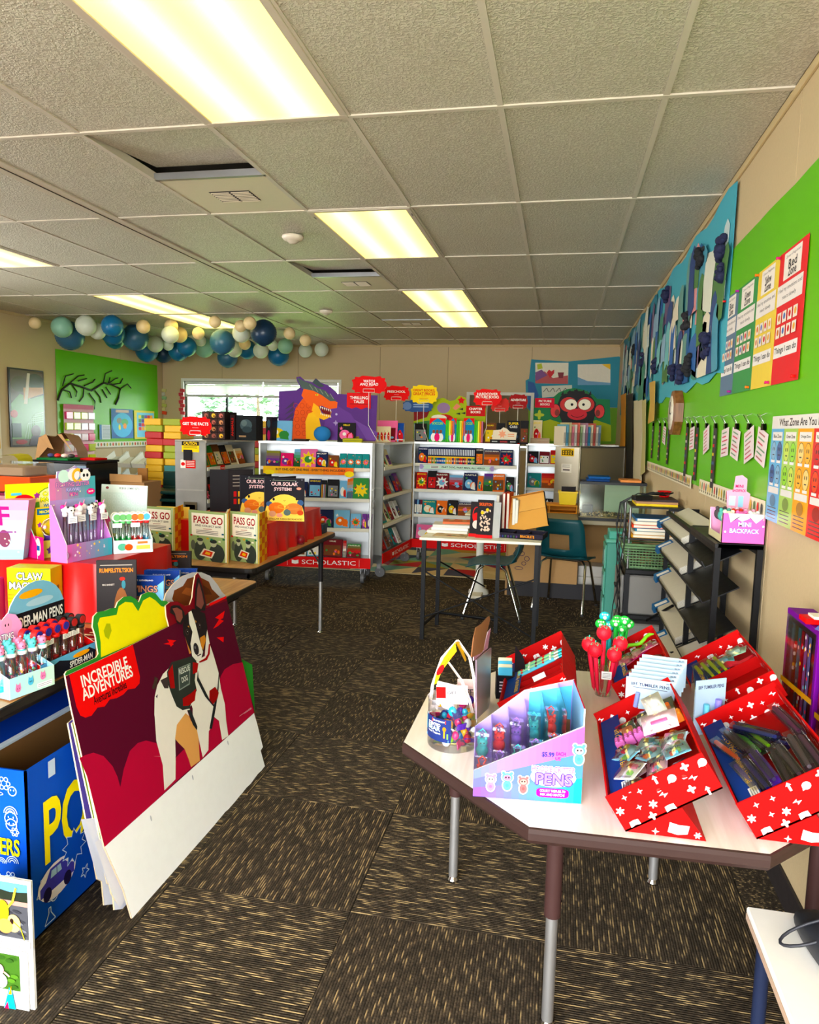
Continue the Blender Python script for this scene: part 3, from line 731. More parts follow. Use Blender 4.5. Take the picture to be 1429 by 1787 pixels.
# cart B
MB = T(-2.80, 6.53, 0) @ RZ(math.degrees(math.atan2(.17, 1.07)))
cart('silver rolling book cart under the orange buy one get one free banner', MB, 1.083, .27)
def banner(M, w, h, dc, lab, base, mat='card'):
    g = G(); g.box((0, 0, -.0015), (w, h, -.0002), base); g.dec(dc, MX.Identity(4)); return place(tag(g.build('shelf_banner', mat), lab, 'banner'), M)
dd=D();dd.grad(0,0,.86,.07,(240,190,50),(236,120,40),6);dd.ell(.06,.012,.05,.024,(250,214,70));dd.ell(.82,.01,.045,.028,(250,214,70));dd.text('BUY ONE, GET ONE FREE - EVERYTHING INCLUDED!',.45,.04,.026,(60,40,30),w=.66)
banner(MB @ T(.05, -.0225, 1.045) @ UPRIGHT, .86, .07, dd, 'orange banner reading buy one get one free along the top shelf of the middle cart', (236, 140, 50))
fill(MB,[(.13,.15,'olive','purple','scene',None),(.12,.13,'magenta','purple','blob',None),(.06,.17,'light blue','green','scene',None,-.01),(.17,.175,'pink','yellow','burst',None,-.012,.03),(.11,.15,'navy','red','blob','MICKEY'),(.10,.12,'brown','red','blob',None)]+[(.066,.14,'teal','orange','burst',None,.006)]*4,SHZ[0],'top shelf of the middle cart',.06,rr,12)
fill(MB,[(.16,.15,'light blue','pink','scene',None),(.12,.16,'grey','black','photo',None),(.13,.15,'navy','yellow','blob',None),(.12,.18,'navy','light blue','photo','ADVENTURE',.004),(.05,.17,'black','orange','stripes',None,.006),(.11,.18,'black','grey','photo',None,.01,.03),(.07,.17,'light blue','white','blob',None,.0),(.022,.19,'orange','light blue','scene',None,.002),(.022,.195,'orange','light blue','scene',None,.002),(.022,.2,'orange','light blue','scene',None,-.01),(.15,.2,'green','yellow','burst',None)],SHZ[1],'second shelf of the middle cart',.03,rr,12)
fill(MB,[(.12,.17,'navy','green','blob',None),(.12,.17,'teal','red','blob',None),(.12,.16,'purple','pink','scene',None),(.12,.17,'light blue','yellow','burst',None),(.16,.17,'navy','red','blob',None),(.15,.17,'light blue','orange','blob',None),(.1,.14,'light blue','orange','burst',None),(.045,.14,'purple','pink','blob',None,.004),(.045,.14,'purple','white','blob',None,.004)],SHZ[2],'third shelf of the middle cart',.03,rr,12)
fill(MB,[(.13,.16,'red','yellow','scene',None),(.13,.16,'green','white','photo',None),(.14,.16,'white','brown','photo',None),(.14,.15,'light blue','white','photo',None),(.19,.17,'maroon','brown','photo','HOUSE'),(.03,.16,'red','white','scene',None),(.13,.13,'green','red','scene','PUZZLE')],.25,'bottom shelf of the middle cart',.03,rr,10)

# cart B2: the wing that runs back from the right end of B
M2 = T(-1.69, 6.985, 0) @ RZ(86)
cart('silver book cart turned sideways between the two front-facing carts', M2, 1.07, .27)
cs = ['navy', 'red', 'grey', 'maroon', 'black', 'cream', 'teal', 'brown', 'white', 'purple']
for si, z in enumerate(SHZ):
    n = [3, 6, 6, 6][si]; sp = []
    for k in range(n):sp.append((.11,rr.uniform(.18,.22),[['black','white','cream'],['maroon','red','red','grey','navy','purple'],['green','teal','cream','grey','white','white'],['brown','maroon','grey','cream','teal','white']][si][k],rr.choice(cs),rr.choice(['photo','scene','blob']),None,.025))
    fill(M2, sp, z, NTH[si] + ' shelf of the sideways cart', .05, rr, 24)

# cart C
MC = T(-1.615, 8.1, 0)
cart('silver rolling book cart with the part dog part man banner, right of centre', MC, 1.176, .28)
g=G();g.box((1.10,.02,1.352),(1.176,.2,1.362),(206,26,34));o=g.build('red_corner_tape','card');o.name='red_tag';tag(o,'small red card lying on the right end of the cart with green soccer books','card');place(o,MC)
x = .03
bw, bh = .11, .19
book('book',bw,.185,.02,cover(bw,.185,'navy','orange','blob',rr,'DOG MAN',(230,230,240)),WORDS['navy'],MC @ T(.10,.03,SHZ[0]) @ RX(-8) @ UPRIGHT,'navy comic book with orange picture, leftmost cover on the top shelf under the soccer books','book','dog hero comics')
sc=[(230,110,40),(230,110,40),(60,120,60),(200,150,50),(60,130,70),(30,90,160),(30,70,150),(40,60,130),(30,110,170),(30,110,170),(150,170,60),(230,150,50),(190,150,60),(240,140,50),(40,60,120),(230,120,60),(120,110,80),(60,60,90),(180,40,50),(210,44,50),(60,40,60),(170,40,60),(200,160,50),(30,60,110),(40,50,60),(120,160,60),(60,110,60)]
x = .165
for k, c in enumerate(sc):
    w=.0195;g=G();g.box((0,0,-.12),(w-.001,.185,0),(26,34,70));dd=D();dd.rect(0,.0,w-.001,.07,c);dd.rect(0,.07,w-.001,.085,(240,200,90));dd.rect(.004,.10,w-.005,.165,(220,226,236));dd.ell(w/2,.035,.006,.012,(236,210,180),8)
    g.dec(dd, MX.Identity(4), .0002); o = g.build('comic_book', 'card'); cn = min(WORDS, key=lambda q: sum((WORDS[q][i] - c[i])**2 for i in range(3)))
    tag(o,f'comic book standing spine out with a {cn} lower spine, number {k + 1} in the spine row of the right cart','book','dog hero comics spine out');o['label']=f'comic spine with {cn} lower band, {NTH[k] if k < 14 else NTH[26 - k]} from the {"left" if k < 14 else "right"} in the spine row'
    place(o, MC @ T(x, .02, SHZ[0]) @ UPRIGHT); x += w
fill(MC,[(.08,.19,'black','orange','photo','DOG MAN'),(.17,.18,'navy','orange','scene','DOG MAN'),(.14,.18,'navy','red','burst','DOG MAN')],SHZ[0],'right cart top shelf right end',.70,rr,10)
dd=D();dd.rect(0,0,.83,.055,(176,160,206));dd.poly([(.03,.003),(.80,.003),(.78,.028),(.80,.052),(.03,.052),(.05,.028)],(206,232,214));dd.rect(.12,.012,.22,.042,(230,232,226));dd.bars(.13,.016,.21,.04,(90,80,80),2,.5);dd.text('PART DOG, PART MAN, ALL HERO!',.49,.027,.022,(50,46,60),w=.48)
banner(MC @ T(.08, -.0225, 1.048) @ UPRIGHT, .83, .055, dd, 'pale green and lilac banner reading part dog part man all hero on the right cart', (176, 160, 206))
fill(MC,[(.12,.19,'red','yellow','burst','BEYOND'),(.10,.21,'black','red','photo',None,-.01),(.15,.19,'maroon','white','burst','FOREVER'),(.15,.17,'light blue','red','scene',None),(.15,.2,'navy','light blue','blob','CASTLE'),(.06,.17,'orange','teal','blob',None),(.10,.2,'purple','green','scene',None,-.01),(.14,.2,'orange','brown','photo','SAVAGE'),(.09,.17,'black','green','blob',None)],SHZ[1],'second shelf of the right cart',.03,rr,10)
fill(MC,[(.02,.16,'navy','white','photo',None,.001),(.02,.16,'light blue','white','photo',None,.001),(.02,.16,'navy','white','photo',None,.001),(.02,.16,'maroon','white','photo',None,.006),(.15,.16,'teal','cream','blob','HEARTS'),(.12,.16,'orange','black','blob',None),(.11,.17,'black','yellow','blob',None),(.17,.15,'navy','orange','scene','DRAGON'),(.14,.16,'red','white','blob',None),(.12,.16,'maroon','yellow','photo',None),(.15,.15,'navy','light blue','blob','SONIC')],SHZ[2],'third shelf of the right cart',.02,rr,10)
fill(MC,[(.2,.16,'pink','white','blob',None),(.14,.14,'cream','red','photo',None),(.13,.13,'grey','yellow','photo',None),(.14,.14,'yellow','white','scene',None),(.14,.14,'pink','red','scene',None),(.14,.13,'cream','light blue','photo',None)],.25,'bottom shelf of the right cart',.04,rr,10)

# cart D, farther back on the right, and cart E seen from its closed back
MD = T(-.40, 8.9, 0)
cart('silver book cart in the far right corner below the monkey board', MD, 1.07, .28)
fill(MD,[(.12,.15,'black','red','blob',None),(.12,.15,'maroon','white','photo',None),(.1,.17,'red','yellow','photo',None)],SHZ[0],'top shelf of the far corner cart',.03,rr,10)
fill(MD, [(.16, .18, 'teal', 'grey', 'blob', None), (.16, .18, 'red', 'orange', 'scene', None)], SHZ[1], 'second shelf of the far corner cart', .03, rr, 10)
fill(MD, [(.15, .15, 'black', 'grey', 'photo', None), (.17, .16, 'black', 'white', 'burst', None)], SHZ[2], 'third shelf of the far corner cart', .03, rr, 10)
ang = math.degrees(math.atan2(.9, .53))
ME = T(.20, 7.70, 0) @ RZ(ang)
t = thing('folded_book_cart', 'closed silver book cart seen from its end and brown back panel, far right', 'book cart', ME)
g = G(); g.box((0, 0, .15), (1.02, .28, 1.345), (150, 138, 112), c=.004); g.build('cart_case', 'paint', t)
g=G();g.box((-.012,0.0,.15),(-.0005,.28,1.345),(190,182,164),c=.003);g.box((-.02,.02,.86),(-.012,.26,.872),(206,200,186));g.build('end_panel','metal',t)
g=G();g.box((0,-.006,.16),(.02,-.0005,1.34),(190,186,174));g.box((1.0,-.006,.16),(1.02,-.0005,1.34),(200,196,184));g.box((0,-.006,1.335),(1.02,-.0005,1.352),(180,176,166));g.build('metal_edge','metal',t)
dd = D(); dd.rect(0, 0, .15, .08, (226, 186, 30)); dd.rect(.01, .01, .14, .06, BLK); dd.text('CAUTION', .075, .068, .012, BLK); 
for k in range(4): dd.rect(.02 + k*.03, .018, .038 + k*.03, .052, (226, 186, 30)); dd.ell(.029 + k*.03, .035, .005, .01, BLK)
g = G(); g.dec(dd, frame((-.013, .21, 1.25), (0, -1, 0), (0, 0, 1))); g.build('caution_label', 'card', t)
dd = D(); dd.rect(0, 0, .12, .09, (226, 220, 208)); dd.bars(.01, .05, .1, .085, (120, 110, 110), 3, .3); dd.rect(.02, .02, .1, .035, (90, 80, 80))
g = G(); g.dec(dd, frame((-.013, .2, 1.08), (0, -1, 0), (0, 0, 1))); g.build('white_label', 'card', t)
for (x, y) in ((.08, .06), (.94, .06), (.08, .22), (.94, .22)):
    g=G();g.box((x-.03,y-.03,.1),(x+.03,y+.03,.152),(150,150,150));g.tube([(x-.016,y,.055),(x+.016,y,.055)],.053,(60,60,62),16);g.build('caster','rubber',t)

# signs on wire stands and cut-out boards
def cloud(w, h, n=11, k=.05):
    return [(w/2*(1-k+k*cos(n*a*1.0))*cos(a)*1.0,h/2*(1-k*1.6+k*1.6*cos(n*a))*sin(a)) if False else (math.copysign(abs(cos(a))**.55,cos(a))*w/2*(1+k*cos(n*a)),math.copysign(abs(sin(a))**.55,sin(a))*h/2*(1+k*1.3*cos(n*a))) for a in [2*pi*i/(n*6) for i in range(n*6)]]
def sign(x, Y, zc, w, h, z0, lines, lab, base=(206, 34, 34), tcol=WHITE, bend=0, stand=True, out=None):
    t = thing('shelf_sign', lab, 'sign', T(x, Y, z0), 'signs on wire stands')
    zc -= z0
    pts = cloud(w, h); g = G(); g.prism(pts, .002, base, M=T(0, 0, zc) @ UPRIGHT, side=(230, 220, 210))
    dd = D(); n = len(lines)
    for i, l in enumerate(lines): dd.text(l, 0, h*.12 + h*.18*(n/2 - i - .5), h*.16, tcol, w=min(w*.84, len(l)*h*.14), out=out)
    dd.rect(-w*.16, -h*.24, w*.16, -h*.225, tcol); dd.rect(-w*.1, -h*.09, w*.1, -h*.08, tcol)
    g.dec(dd, T(0, -.0005, zc) @ UPRIGHT); g.build('sign_board', 'card', t)
    g = G(); zz = zc - h*.44
    g.tube([(-.055, -.004, zz), (-.055, -.004, zz + .03), (.055, -.004, zz + .03), (.055, -.004, zz), (-.055, -.004, zz)], .003, (240, 236, 226), 6)
    if stand:
        g.tube([(0,0,zz),(0,0,.17),(bend,0,.004),(bend,-.07,.004)],.0028,(236,232,222),6);g.tube([(bend,0,.004),(bend,.08,.004)],.0028,(236,232,222),6)
    g.build('wire_stand', 'plastic', t)
    return t
tp = 1.353
sign(-1.80, 6.80, 1.90, .33, .16, tp + .0, ['WATCH', 'AND READ'], 'largest red wavy-edged sign reading watch and read above the purple dragon board', bend=.10)
sign(-1.78, 7.9, 1.875, .28, .16, tp, ['PRESCHOOL'], 'bright red sign reading preschool, second from the left', (214, 26, 28))
sign(-1.52,8.15,1.88,.30,.20,tp,['GREAT BOOKS,','GREAT PRICES'],'yellow wavy-edged sign reading great books great prices',(244,210,40),(206,40,30),bend=.06)
sign(-.81,8.15,1.855,.30,.18,tp,['HARDCOVER','PICTURE BOOKS'],'bright red sign reading hardcover picture books above the green soccer books',(214,30,32),bend=-.06)
sign(-.68, 8.3, 1.78, .2, .15, tp, [' '], 'pinkish red sign half hidden behind the hardcover picture books sign', (200, 70, 66))
sign(-.48, 8.3, 1.82, .2, .16, tp, ['ADVENTURE'], 'darker red sign in front of the small back window', (150, 26, 30))
t = sign(-3.23, 6.12, 1.475, .30, .17, tp, ['GET THE FACTS'], 'red wavy-edged sign reading get the facts on the left cart', (206, 32, 32), stand=False)
t = thing('blue_shelf_sign', 'blue scalloped sign half hidden behind the yellow great books sign', 'sign', T(-1.62, 8.3, tp), 'signs on wire stands')
g=G();g.prism(cloud(.34,.13),.002,(60,84,130),M=T(0,0,.40) @ UPRIGHT);dd=D();dd.ell(-.12,0,.05,.045,(110,130,170));dd.bars(-.05,-.02,.13,.03,(150,170,200),2,.5);g.dec(dd,T(0,-.0005,.40) @ UPRIGHT);g.build('sign_board','card',t)
g = G(); g.tube([(0, 0, .34), (0, 0, 0.003)], .0028, (226, 222, 212), 6); g.build('wire_stand', 'plastic', t)

# dragon board on the middle cart
MDr = MB @ T(0, .16, 1.353)
# outline, local metres: x along the board, y up
def loc(x, y, Mi, Mref):                                          # intersect the pixel ray with the plane of a board
    n = Mref.to_3x3() @ V((0, 0, 1)); p0 = Mref.translation; d = ray(x, y); t_ = (p0 - EYE).dot(n) / d.dot(n); q = Mi @ (EYE + d * t_); return (q.x, q.y)
def board_pts(Mref, pts): Mi = Mref.inverted(); return [loc(x, y, Mi, Mref) for x, y in pts]
Bd = MDr @ UPRIGHT
P = lambda *pts: board_pts(Bd, pts)
out=P((484,765),(487,683),(517,681),(524,676),(518,664),(517,658),(524,657),(532,664),(545,667),(551,660),(560,668),(572,672),(584,682),(589,687),(600,688),(659,690),(655,770))
g = G(); g.prism(out, .006, (88, 56, 118), side=(150, 120, 90), back=(170, 140, 104))
dd = D()
dd.poly(P((600, 722), (659, 755), (656, 768), (580, 768)), (112, 78, 146)).poly(P((575, 700), (612, 722), (640, 768), (560, 768)), (100, 66, 132))
dd.poly(P((508, 768), (511, 735), (516, 712), (528, 696), (543, 690), (560, 700), (556, 720), (560, 768)), (214, 96, 36))      # neck
for r_ in range(5):
    for c_ in range(3): dd.ring(*P((516 + c_*11 + r_, 708 + r_*12))[0], .024, .026, .004, (170, 66, 24), 8)
dd.poly(P((534, 768), (533, 735), (538, 722), (548, 718), (556, 726), (560, 745), (562, 768)), (236, 184, 50))                  # throat
dd.poly(P((526,690),(530,678),(546,680),(560,683),(574,695),(589,702),(588,712),(575,714),(561,708),(553,716),(545,712),(534,702)),(222,104,40))  # face
dd.poly(P((547, 703), (556, 710), (562, 722), (575, 724), (579, 716), (576, 728), (565, 733), (553, 728), (544, 716)), (236, 176, 50))   # jaw
dd.poly(P((556, 708), (566, 712), (577, 715), (577, 724), (566, 723), (560, 716)), (110, 24, 30))
for q in range(6):a,b=558+q*3.4,709+q*1.1;dd.poly(P((a,b),(a+2.4,b+.6),(a+1.4,b+5)),(240,234,214));dd.poly(P((a+1,b+14),(a+3,b+14.5),(a+2,b+10)),(240,234,214))
dd.poly(P((527,678),(519,662),(520,659),(528,664),(544,670),(552,676),(568,682),(578,693),(588,700),(576,700),(562,690),(547,682)),(76,88,84))  # dark crest
dd.poly(P((545, 668), (551, 661), (566, 674), (558, 676)), (60, 72, 70))
for q in range(5): dd.line(P((540 + q*9, 671 + q*4), (546 + q*9, 680 + q*4)), .006, (130, 142, 120))
dd.ell(*P((553, 689))[0], .014, .008, (250, 220, 90)).ell(*P((553, 689))[0], .005, .007, BLK)
for q in range(5): dd.poly(P((513 - q*.5, 700 + q*9), (496, 715 + q*9), (512, 708 + q*9)), (70, 56, 84))
x0, y0 = P((607, 702))[0]
dd.fan([(x0+a,y0+b) for a,b in ((-.01,-.045),(-.01,.09),(.22,.09),(.22,-.06),(.18,-.045),(.13,-.065),(.08,-.045),(.04,-.06))],(206,36,44));dd.text('THRILLING',x0+.105,y0+.045,.028,WHITE,w=.17).text('TALES',x0+.105,y0+.008,.028,WHITE,w=.1).rect(x0+.02,y0-.018,x0+.19,y0-.012,(120,20,26))
dd.ell(*P((587, 723))[0], .011, .011, (190, 170, 210)).star(*P((586, 738))[0], .03, (170, 150, 190), 4, .4)
g.dec(dd,MX.Identity(4));place(tag(g.build('cutout_board','card'),'purple cut-out board with orange horned dragon head and thrilling tales lettering','display board'),Bd)

# hero cut-out board on cart C, as a plain shape
Bh = MC @ T(0, .24, 1.353) @ UPRIGHT
P = lambda *pts: board_pts(Bh, pts)
out=P((721,765),(722,708),(735,705),(752,704),(762,697),(773,694),(785,700),(794,698),(801,690),(813,694),(815,708),(848,712),(846,765))
g = G(); g.prism(out, .006, (150, 166, 60), side=(150, 120, 90), back=(170, 140, 104)); dd = D()
dd.poly(P((722,735),(745,728),(752,712),(722,708)),(120,40,40)).poly(P((722,738),(760,732),(770,768),(722,768)),(60,110,60)).ell(*P((775,735))[0],.12,.08,(170,44,40)).ell(*P((774,712))[0],.075,.06,(140,116,150))
dd.ell(*P((766,729))[0],.09,.035,(222,214,196)).poly(P((790,712),(797,704),(804,709),(795,716)),(206,130,110)).star(*P((805,699))[0],.045,(200,50,48),5,.55)
x0, y0 = P((830, 717))[0]
dd.rect(x0-.11,y0-.06,x0+.11,y0+.055,(180,32,36)).text('CHAPTER',x0,y0+.022,.026,WHITE,w=.15).text('BOOKS',x0,y0-.014,.026,WHITE,w=.11)
for a, b in ((808, 712), (812, 719), (803, 720)): dd.poly(P((a, b), (a - 8, b + 2), (a, b + 4)), (30, 40, 30))
g.dec(dd,MX.Identity(4));place(tag(g.build('cutout_board','card'),'green and red cut-out board with chapter books lettering behind the soccer books','display board'),Bh)

# monkey board on cart D
Bm = MD @ T(0, .12, 1.353) @ UPRIGHT
P = lambda *pts: board_pts(Bm, pts)
out = P((931, 770), (932, 696), (962, 696), (975, 685), (990, 679), (1003, 677), (1020, 681), (1034, 688), (1042, 696), (1064, 697), (1066, 770))
g = G(); g.prism(out, .006, (44, 110, 70), side=(150, 120, 90), back=(170, 140, 104)); dd = D()
dd.poly(P((931,770),(931,740),(960,732),(1000,745),(1040,733),(1066,742),(1066,770)),(150,160,60));dd.flower(*P((941,724))[0],.06,(170,180,80),4)
dd.fan(P((978,748),(980,735),(975,722),(973,705),(978,692),(990,684),(1003,680),(1018,683),(1032,692),(1040,703),(1040,720),(1035,735),(1036,750),(1000,752)),(40,38,40))
for a in range(9):dd.poly(P((978+a*6,690-8*sin(a*.39)),(984+a*6,690-8*sin(a*.39)),(983+a*6,678-0*a+abs(a-4))),(54,100,60) if a % 2 else (40,38,40))
for (cx,cy) in ((969,717),(1046,718)):dd.ell(*P((cx,cy))[0],.062,.085,(30,28,30),16).ell(*P((cx,cy))[0],.056,.078,(206,84,84),16).ell(*P((cx+(3 if cx<1000 else-3),cy+3))[0],.028,.04,(120,60,56),12)
dd.ell(*P((992, 706))[0], .10, .088, (190, 76, 74), 18).ell(*P((1022, 706))[0], .10, .088, (190, 76, 74), 18)
for cx in (996,1020):dd.ell(*P((cx,706))[0],.078,.068,(30,28,30),18).ell(*P((cx,706))[0],.073,.064,(240,234,214),18).ell(*P((cx+(2 if cx<1000 else-2),706))[0],.016,.016,BLK,10)
dd.ell(*P((1007, 723))[0], .115, .068, (196, 70, 76), 20).line(P((996, 724), (1000, 727), (1007, 728.5), (1014, 727), (1019, 724)), .007, (50, 24, 26))
x0,y0=P((951,703))[0];dd.rect(x0-.12,y0-.058,x0+.11,y0+.055,(200,36,70)).text('PICTURE',x0,y0+.02,.026,WHITE,w=.15).text('BOOKS',x0,y0-.018,.026,WHITE,w=.11)
g.dec(dd,MX.Identity(4));place(tag(g.build('cutout_board','card'),'cut-out board with black monkey with round eyes and picture books lettering in the far corner','display board'),Bm)

# goods on top of the carts -------------------------------------------
def stand_book(px0, px1, ptop, pbot, Y, c1, c2, kind, title, lab, t=.02, lean=8, yaw=0, z=tp, dc=None):
    a = onY(px0, pbot, Y); b = onY(px1, pbot, Y); w = abs(b.x - a.x); h = (onY(px0, ptop, Y).z - z) if z else .2
    M = T((a.x + b.x)/2, Y, z) @ RZ(yaw) @ RX(-lean) @ UPRIGHT
    return book('book', w, h, t, dc(w, h) if dc else cover(w, h, c1, c2, kind, rr, title), WORDS[c1], M, lab)
stand_book(464,508,733,768,6.68,'light blue','yellow','blob',None,'light blue activity book with yellow figure on the left end of the middle cart top',yaw=4)
stand_book(589, 619, 737, 770, 6.75, 'black', 'pink', 'blob', 'HELLO', 'black spiral notebook with pink round picture right of the dragon', yaw=8)
stand_book(606, 626, 737, 770, 6.82, 'cream', 'yellow', 'scene', None, 'cream book behind the black spiral notebook', yaw=8)
p=onY(564,756,6.72);g=G();g.ball((0,0,.075),.085,(60,120,176),18,12,sc=(1,.62,.85));o=place(tag(g.build('plush_cushion','cloth'),'round blue plush cushion in front of the purple board','cushion'),T(p.x,6.69,tp))
p=onY(524,768,6.68);g=G();g.box((-.07,-.05,0),(.07,.05,.012),(40,34,36));g.box((-.05,-.045,.012),(.08,.05,.022),(60,50,46));place(tag(g.build('notebook_stack','card'),'dark notebooks lying flat left of the blue plush cushion','notebook'),T(p.x,6.68,tp))
for k in range(5):
    g=G();g.box((-.09,-.06,k*.008),(.09,.06,k*.008+.007),(196,186,70) if k % 2 else (150,150,60));g.box((-.085,-.058,k*.008+.0015),(.0885,.058,k*.008+.0055),(236,230,200))
    place(tag(g.build('flat_book','card'),f'thin yellow-green book lying in the flat stack on the middle cart, {NTH[k]} from the bottom','book','yellow-green books lying flat'),MB @ T(.89+(k % 2)*.005,.05,1.353))
stand_book(657, 692, 733, 772, 7.5, 'pink', 'maroon', 'photo', None, 'large pink book with hair bow pictures on the sideways cart', yaw=0)
for k in range(4):stand_book(657+k*6,663+k*6,744,772,7.42-k*.005,'cream','red','blob',None,f'small cream and red card pack by the pink book, {NTH[k]} from the left',t=.006,lean=4)
stand_book(693, 704, 738, 769, 7.6, 'blue', 'red', 'blob', None, 'blue and red boxed toy behind the pink book on the sideways cart', t=.05, lean=2)
stand_book(690, 703, 766, 772, 7.5, 'white', 'red', 'scene', None, 'small flat white and red box beside the large pink book', t=.08, lean=2)
def soccer(w, h):
    d=D();d.rect(-w/2,0,w/2,h,(214,40,40));d.fan([(-w/2,0),(w/2,0),(w/2,h*.72),(w*.25,h*.9),(0,h),(-w*.25,h*.9),(-w/2,h*.72)],(40,130,180));d.rect(-w/2,0,w/2,h*.12,(60,140,60))
    for a in (-.22, .22, 0): d.ell(w*a, h*.2, w*.17, h*.18, (220, 70, 120) if a == 0 else (236, 236, 236), 12).ell(w*a, h*.44, w*.085, h*.08, (120, 76, 54), 10)
    d.text('SOCCER', 0, h*.78, h*.1, (160, 220, 60), w=w*.7); return d
for k, (a, b) in enumerate(((748, 776), (782, 795), (807, 826))):
    stand_book(a,b,729,773,8.13,'light blue','red','x',None,f'blue arched-cover soccer book on the right cart, {NTH[k]} from the left',yaw=0,dc=soccer,t=.03)
    p = onY(b + 7, 770, 8.15); x = p.x
    for q, c in enumerate([(60, 150, 50), (80, 160, 60), (196, 206, 90), (206, 120, 60), (150, 90, 110)]):
        g = G(); g.box((-.009, -.0, 0), (.009, .14, .25 - q*.004), c); g.box((-.006, -.0006, .01), (.006, 0, .24), tuple(min(255, v*1.25) for v in c))
        place(tag(g.build('picture_book','card'),f'{["green", "leaf green", "pale yellow", "orange", "mauve"][q]} spine-out book {["right of the first soccer book", "right of the second soccer book", "right of the third soccer book"][k]}','book'),T(x-.03+q*.02,8.14,tp))
stand_book(724, 745, 738, 768, 8.15, 'black', 'grey', 'photo', None, 'black upright books at the left end of the right cart top', t=.05, lean=12, yaw=20)
def supercars(w, h):
    d=D();d.rect(-w/2,0,w/2,h,(20,22,30));d.text('SUPER',0,h*.88,h*.11,(240,210,60),w=w*.8).text('CARS',0,h*.74,h*.11,(230,230,230),w=w*.6);d.ell(0,h*.32,w*.4,h*.12,(60,80,110)).ell(-.03,h*.34,w*.2,h*.06,(120,140,170));return d
stand_book(884,906,734,770,8.22,'black','grey','x',None,'black super cars book on the right cart',t=.05,lean=2,dc=supercars);stand_book(907,921,734,771,8.22,'black','brown','photo',None,'dark boxed set right of the super cars book',t=.05,lean=2)
stand_book(845,864,738,771,8.25,'brown','yellow','photo','SQUAD','brown and yellow paperbacks behind the small white header box',t=.05,lean=4);stand_book(866,880,738,771,8.26,'black','yellow','photo',None,'dark paperback behind the small white header box',t=.04,lean=4)
p = onY(879, 771, 8.12)
t = thing('counter_display_box', 'low black counter box with white flame-shaped header on the right cart', 'display box', T(p.x, 8.1, tp))
g=G();g.box((-.15,0,0),(.15,.12,.045),(30,28,30),c=.002);dd=D();dd.text('SERIES',0,.024,.018,(200,80,80),w=.08).bars(-.13,.014,-.07,.034,(200,200,200),1,.5).bars(.07,.014,.13,.034,(200,200,200),1,.5);g.dec(dd,UPRIGHT);g.build('tray','card',t)
g = G(); hp = [(-.13, 0), (.13, 0), (.14, .08), (.06, .09), (.03, .12), (-.01, .135), (-.04, .11), (-.12, .10)]
g.prism(hp,.003,(240,226,206),M=T(0,.03,.045) @ UPRIGHT);dd=D();dd.star(-.02,.06,.05,(240,170,140),7,.5).bars(.04,.03,.11,.07,(236,150,110),2,.4);g.dec(dd,T(0,.03,.045) @ UPRIGHT);g.build('header_card','card',t)
# tops of A: boxes
t = thing('boxed_toy_display', 'dark carton with rows of small round toys on top of the left cart', 'box', T(-3.16, 6.34, tp))
g = G(); g.box((-.1, -.04, 0), (.13, .22, .26), (36, 28, 28), c=.003); dd = D()
for i in range(3):
    for j in range(4):dd.rect(-.09+i*.075,.012+j*.062,-.025+i*.075,.064+j*.062,(70,50,46)).ell(-.058+i*.075,.036+j*.062,.02,.02,[(206,150,110),(196,120,110),(220,180,90),(150,90,80)][(i*3+j) % 4],10).ell(-.052+i*.075,.03+j*.062,.009,.009,(90,50,40),8)
g.dec(dd, T(0, -.0402, 0) @ UPRIGHT); g.build('carton', 'card', t)
for i,(x,w,c,lab) in enumerate(((-2.99,.05,(44,30,30),'black box with red lettering on its spine on the left cart'),(-2.93,.2,(30,32,34),'large dark illustrated box on the left cart'),(-2.72,.06,(36,28,32),'narrow dark box at the right end of the left cart top'))):
    g = G(); g.box((0, 0, 0), (w, .16, .235 - .005*i), c, c=.003); dd = D()
    if i == 0: dd.text('ANIMALS', w/2, .12, .022, (190, 60, 50), w=.17, rot=90)
    elif i == 1:
        dd.ell(w*.5,.14,.06,.055,(70,84,88),12).ell(w*.4,.16,.03,.03,(96,110,110),10).ell(w*.55,.10,.05,.03,(50,62,66),10).rect(.03,.03,.1,.045,(160,130,100))
    else: dd.ell(w*.5, .05, .014, .05, (160, 50, 90), 10).ell(w*.5, .16, .016, .04, (60, 80, 90), 10)
    g.dec(dd, T(0, -.0002, 0) @ UPRIGHT); place(tag(g.build('gift_box', 'card'), lab, 'box'), T(x - .02, 6.36, tp) if i < 2 else T(x - .02, 6.56, tp))
# tops of D/E: picture books standing in a row on E, display on D
PZ = 1.353
for k in range(14):
    c=[(226,216,200),(120,170,190),(206,190,150),(220,140,150),(230,224,214),(214,120,110),(150,170,130),(236,230,220),(180,140,160),(90,150,180),(226,210,180),(200,110,100),(236,226,210),(140,160,170)][k]
    w=.026;g=G();g.box((0,-.0,0),(w-.002,.2,.215+.02*((k*7) % 3)-.01),c);dd=D();dd.rect(.002,.03,w-.004,.14,tuple(v*.75 for v in c));g.dec(dd,T(0,-.0002,0) @ UPRIGHT)
    place(tag(g.build('picture_book','card'),f'pale picture book standing on the closed brown cart, {NTH[k]} from the left','book','picture books on the closed cart'),T(.03+k*.0295,7.86+.042*k,PZ) @ RZ(30))
stand_book(929, 945, 733, 766, 8.92, 'cream', 'red', 'blob', 'SPORT', 'small cream paperback with red figure left of the monkey board', lean=4)
for k in range(5):
    g=G();g.box((-.11,-.08,k*.013),(.11,.08,k*.013+.012),(220,206,180));g.box((-.112,-.078,k*.013+.004),(.105,-.0805,k*.013+.008),(150,60,50))
    place(tag(g.build('flat_book','card'),f'cream paperback lying in the pile under the cream upright book, {NTH[k]} from the bottom','book','flat pile on the far cart'),T(-.24,8.98,PZ+0))
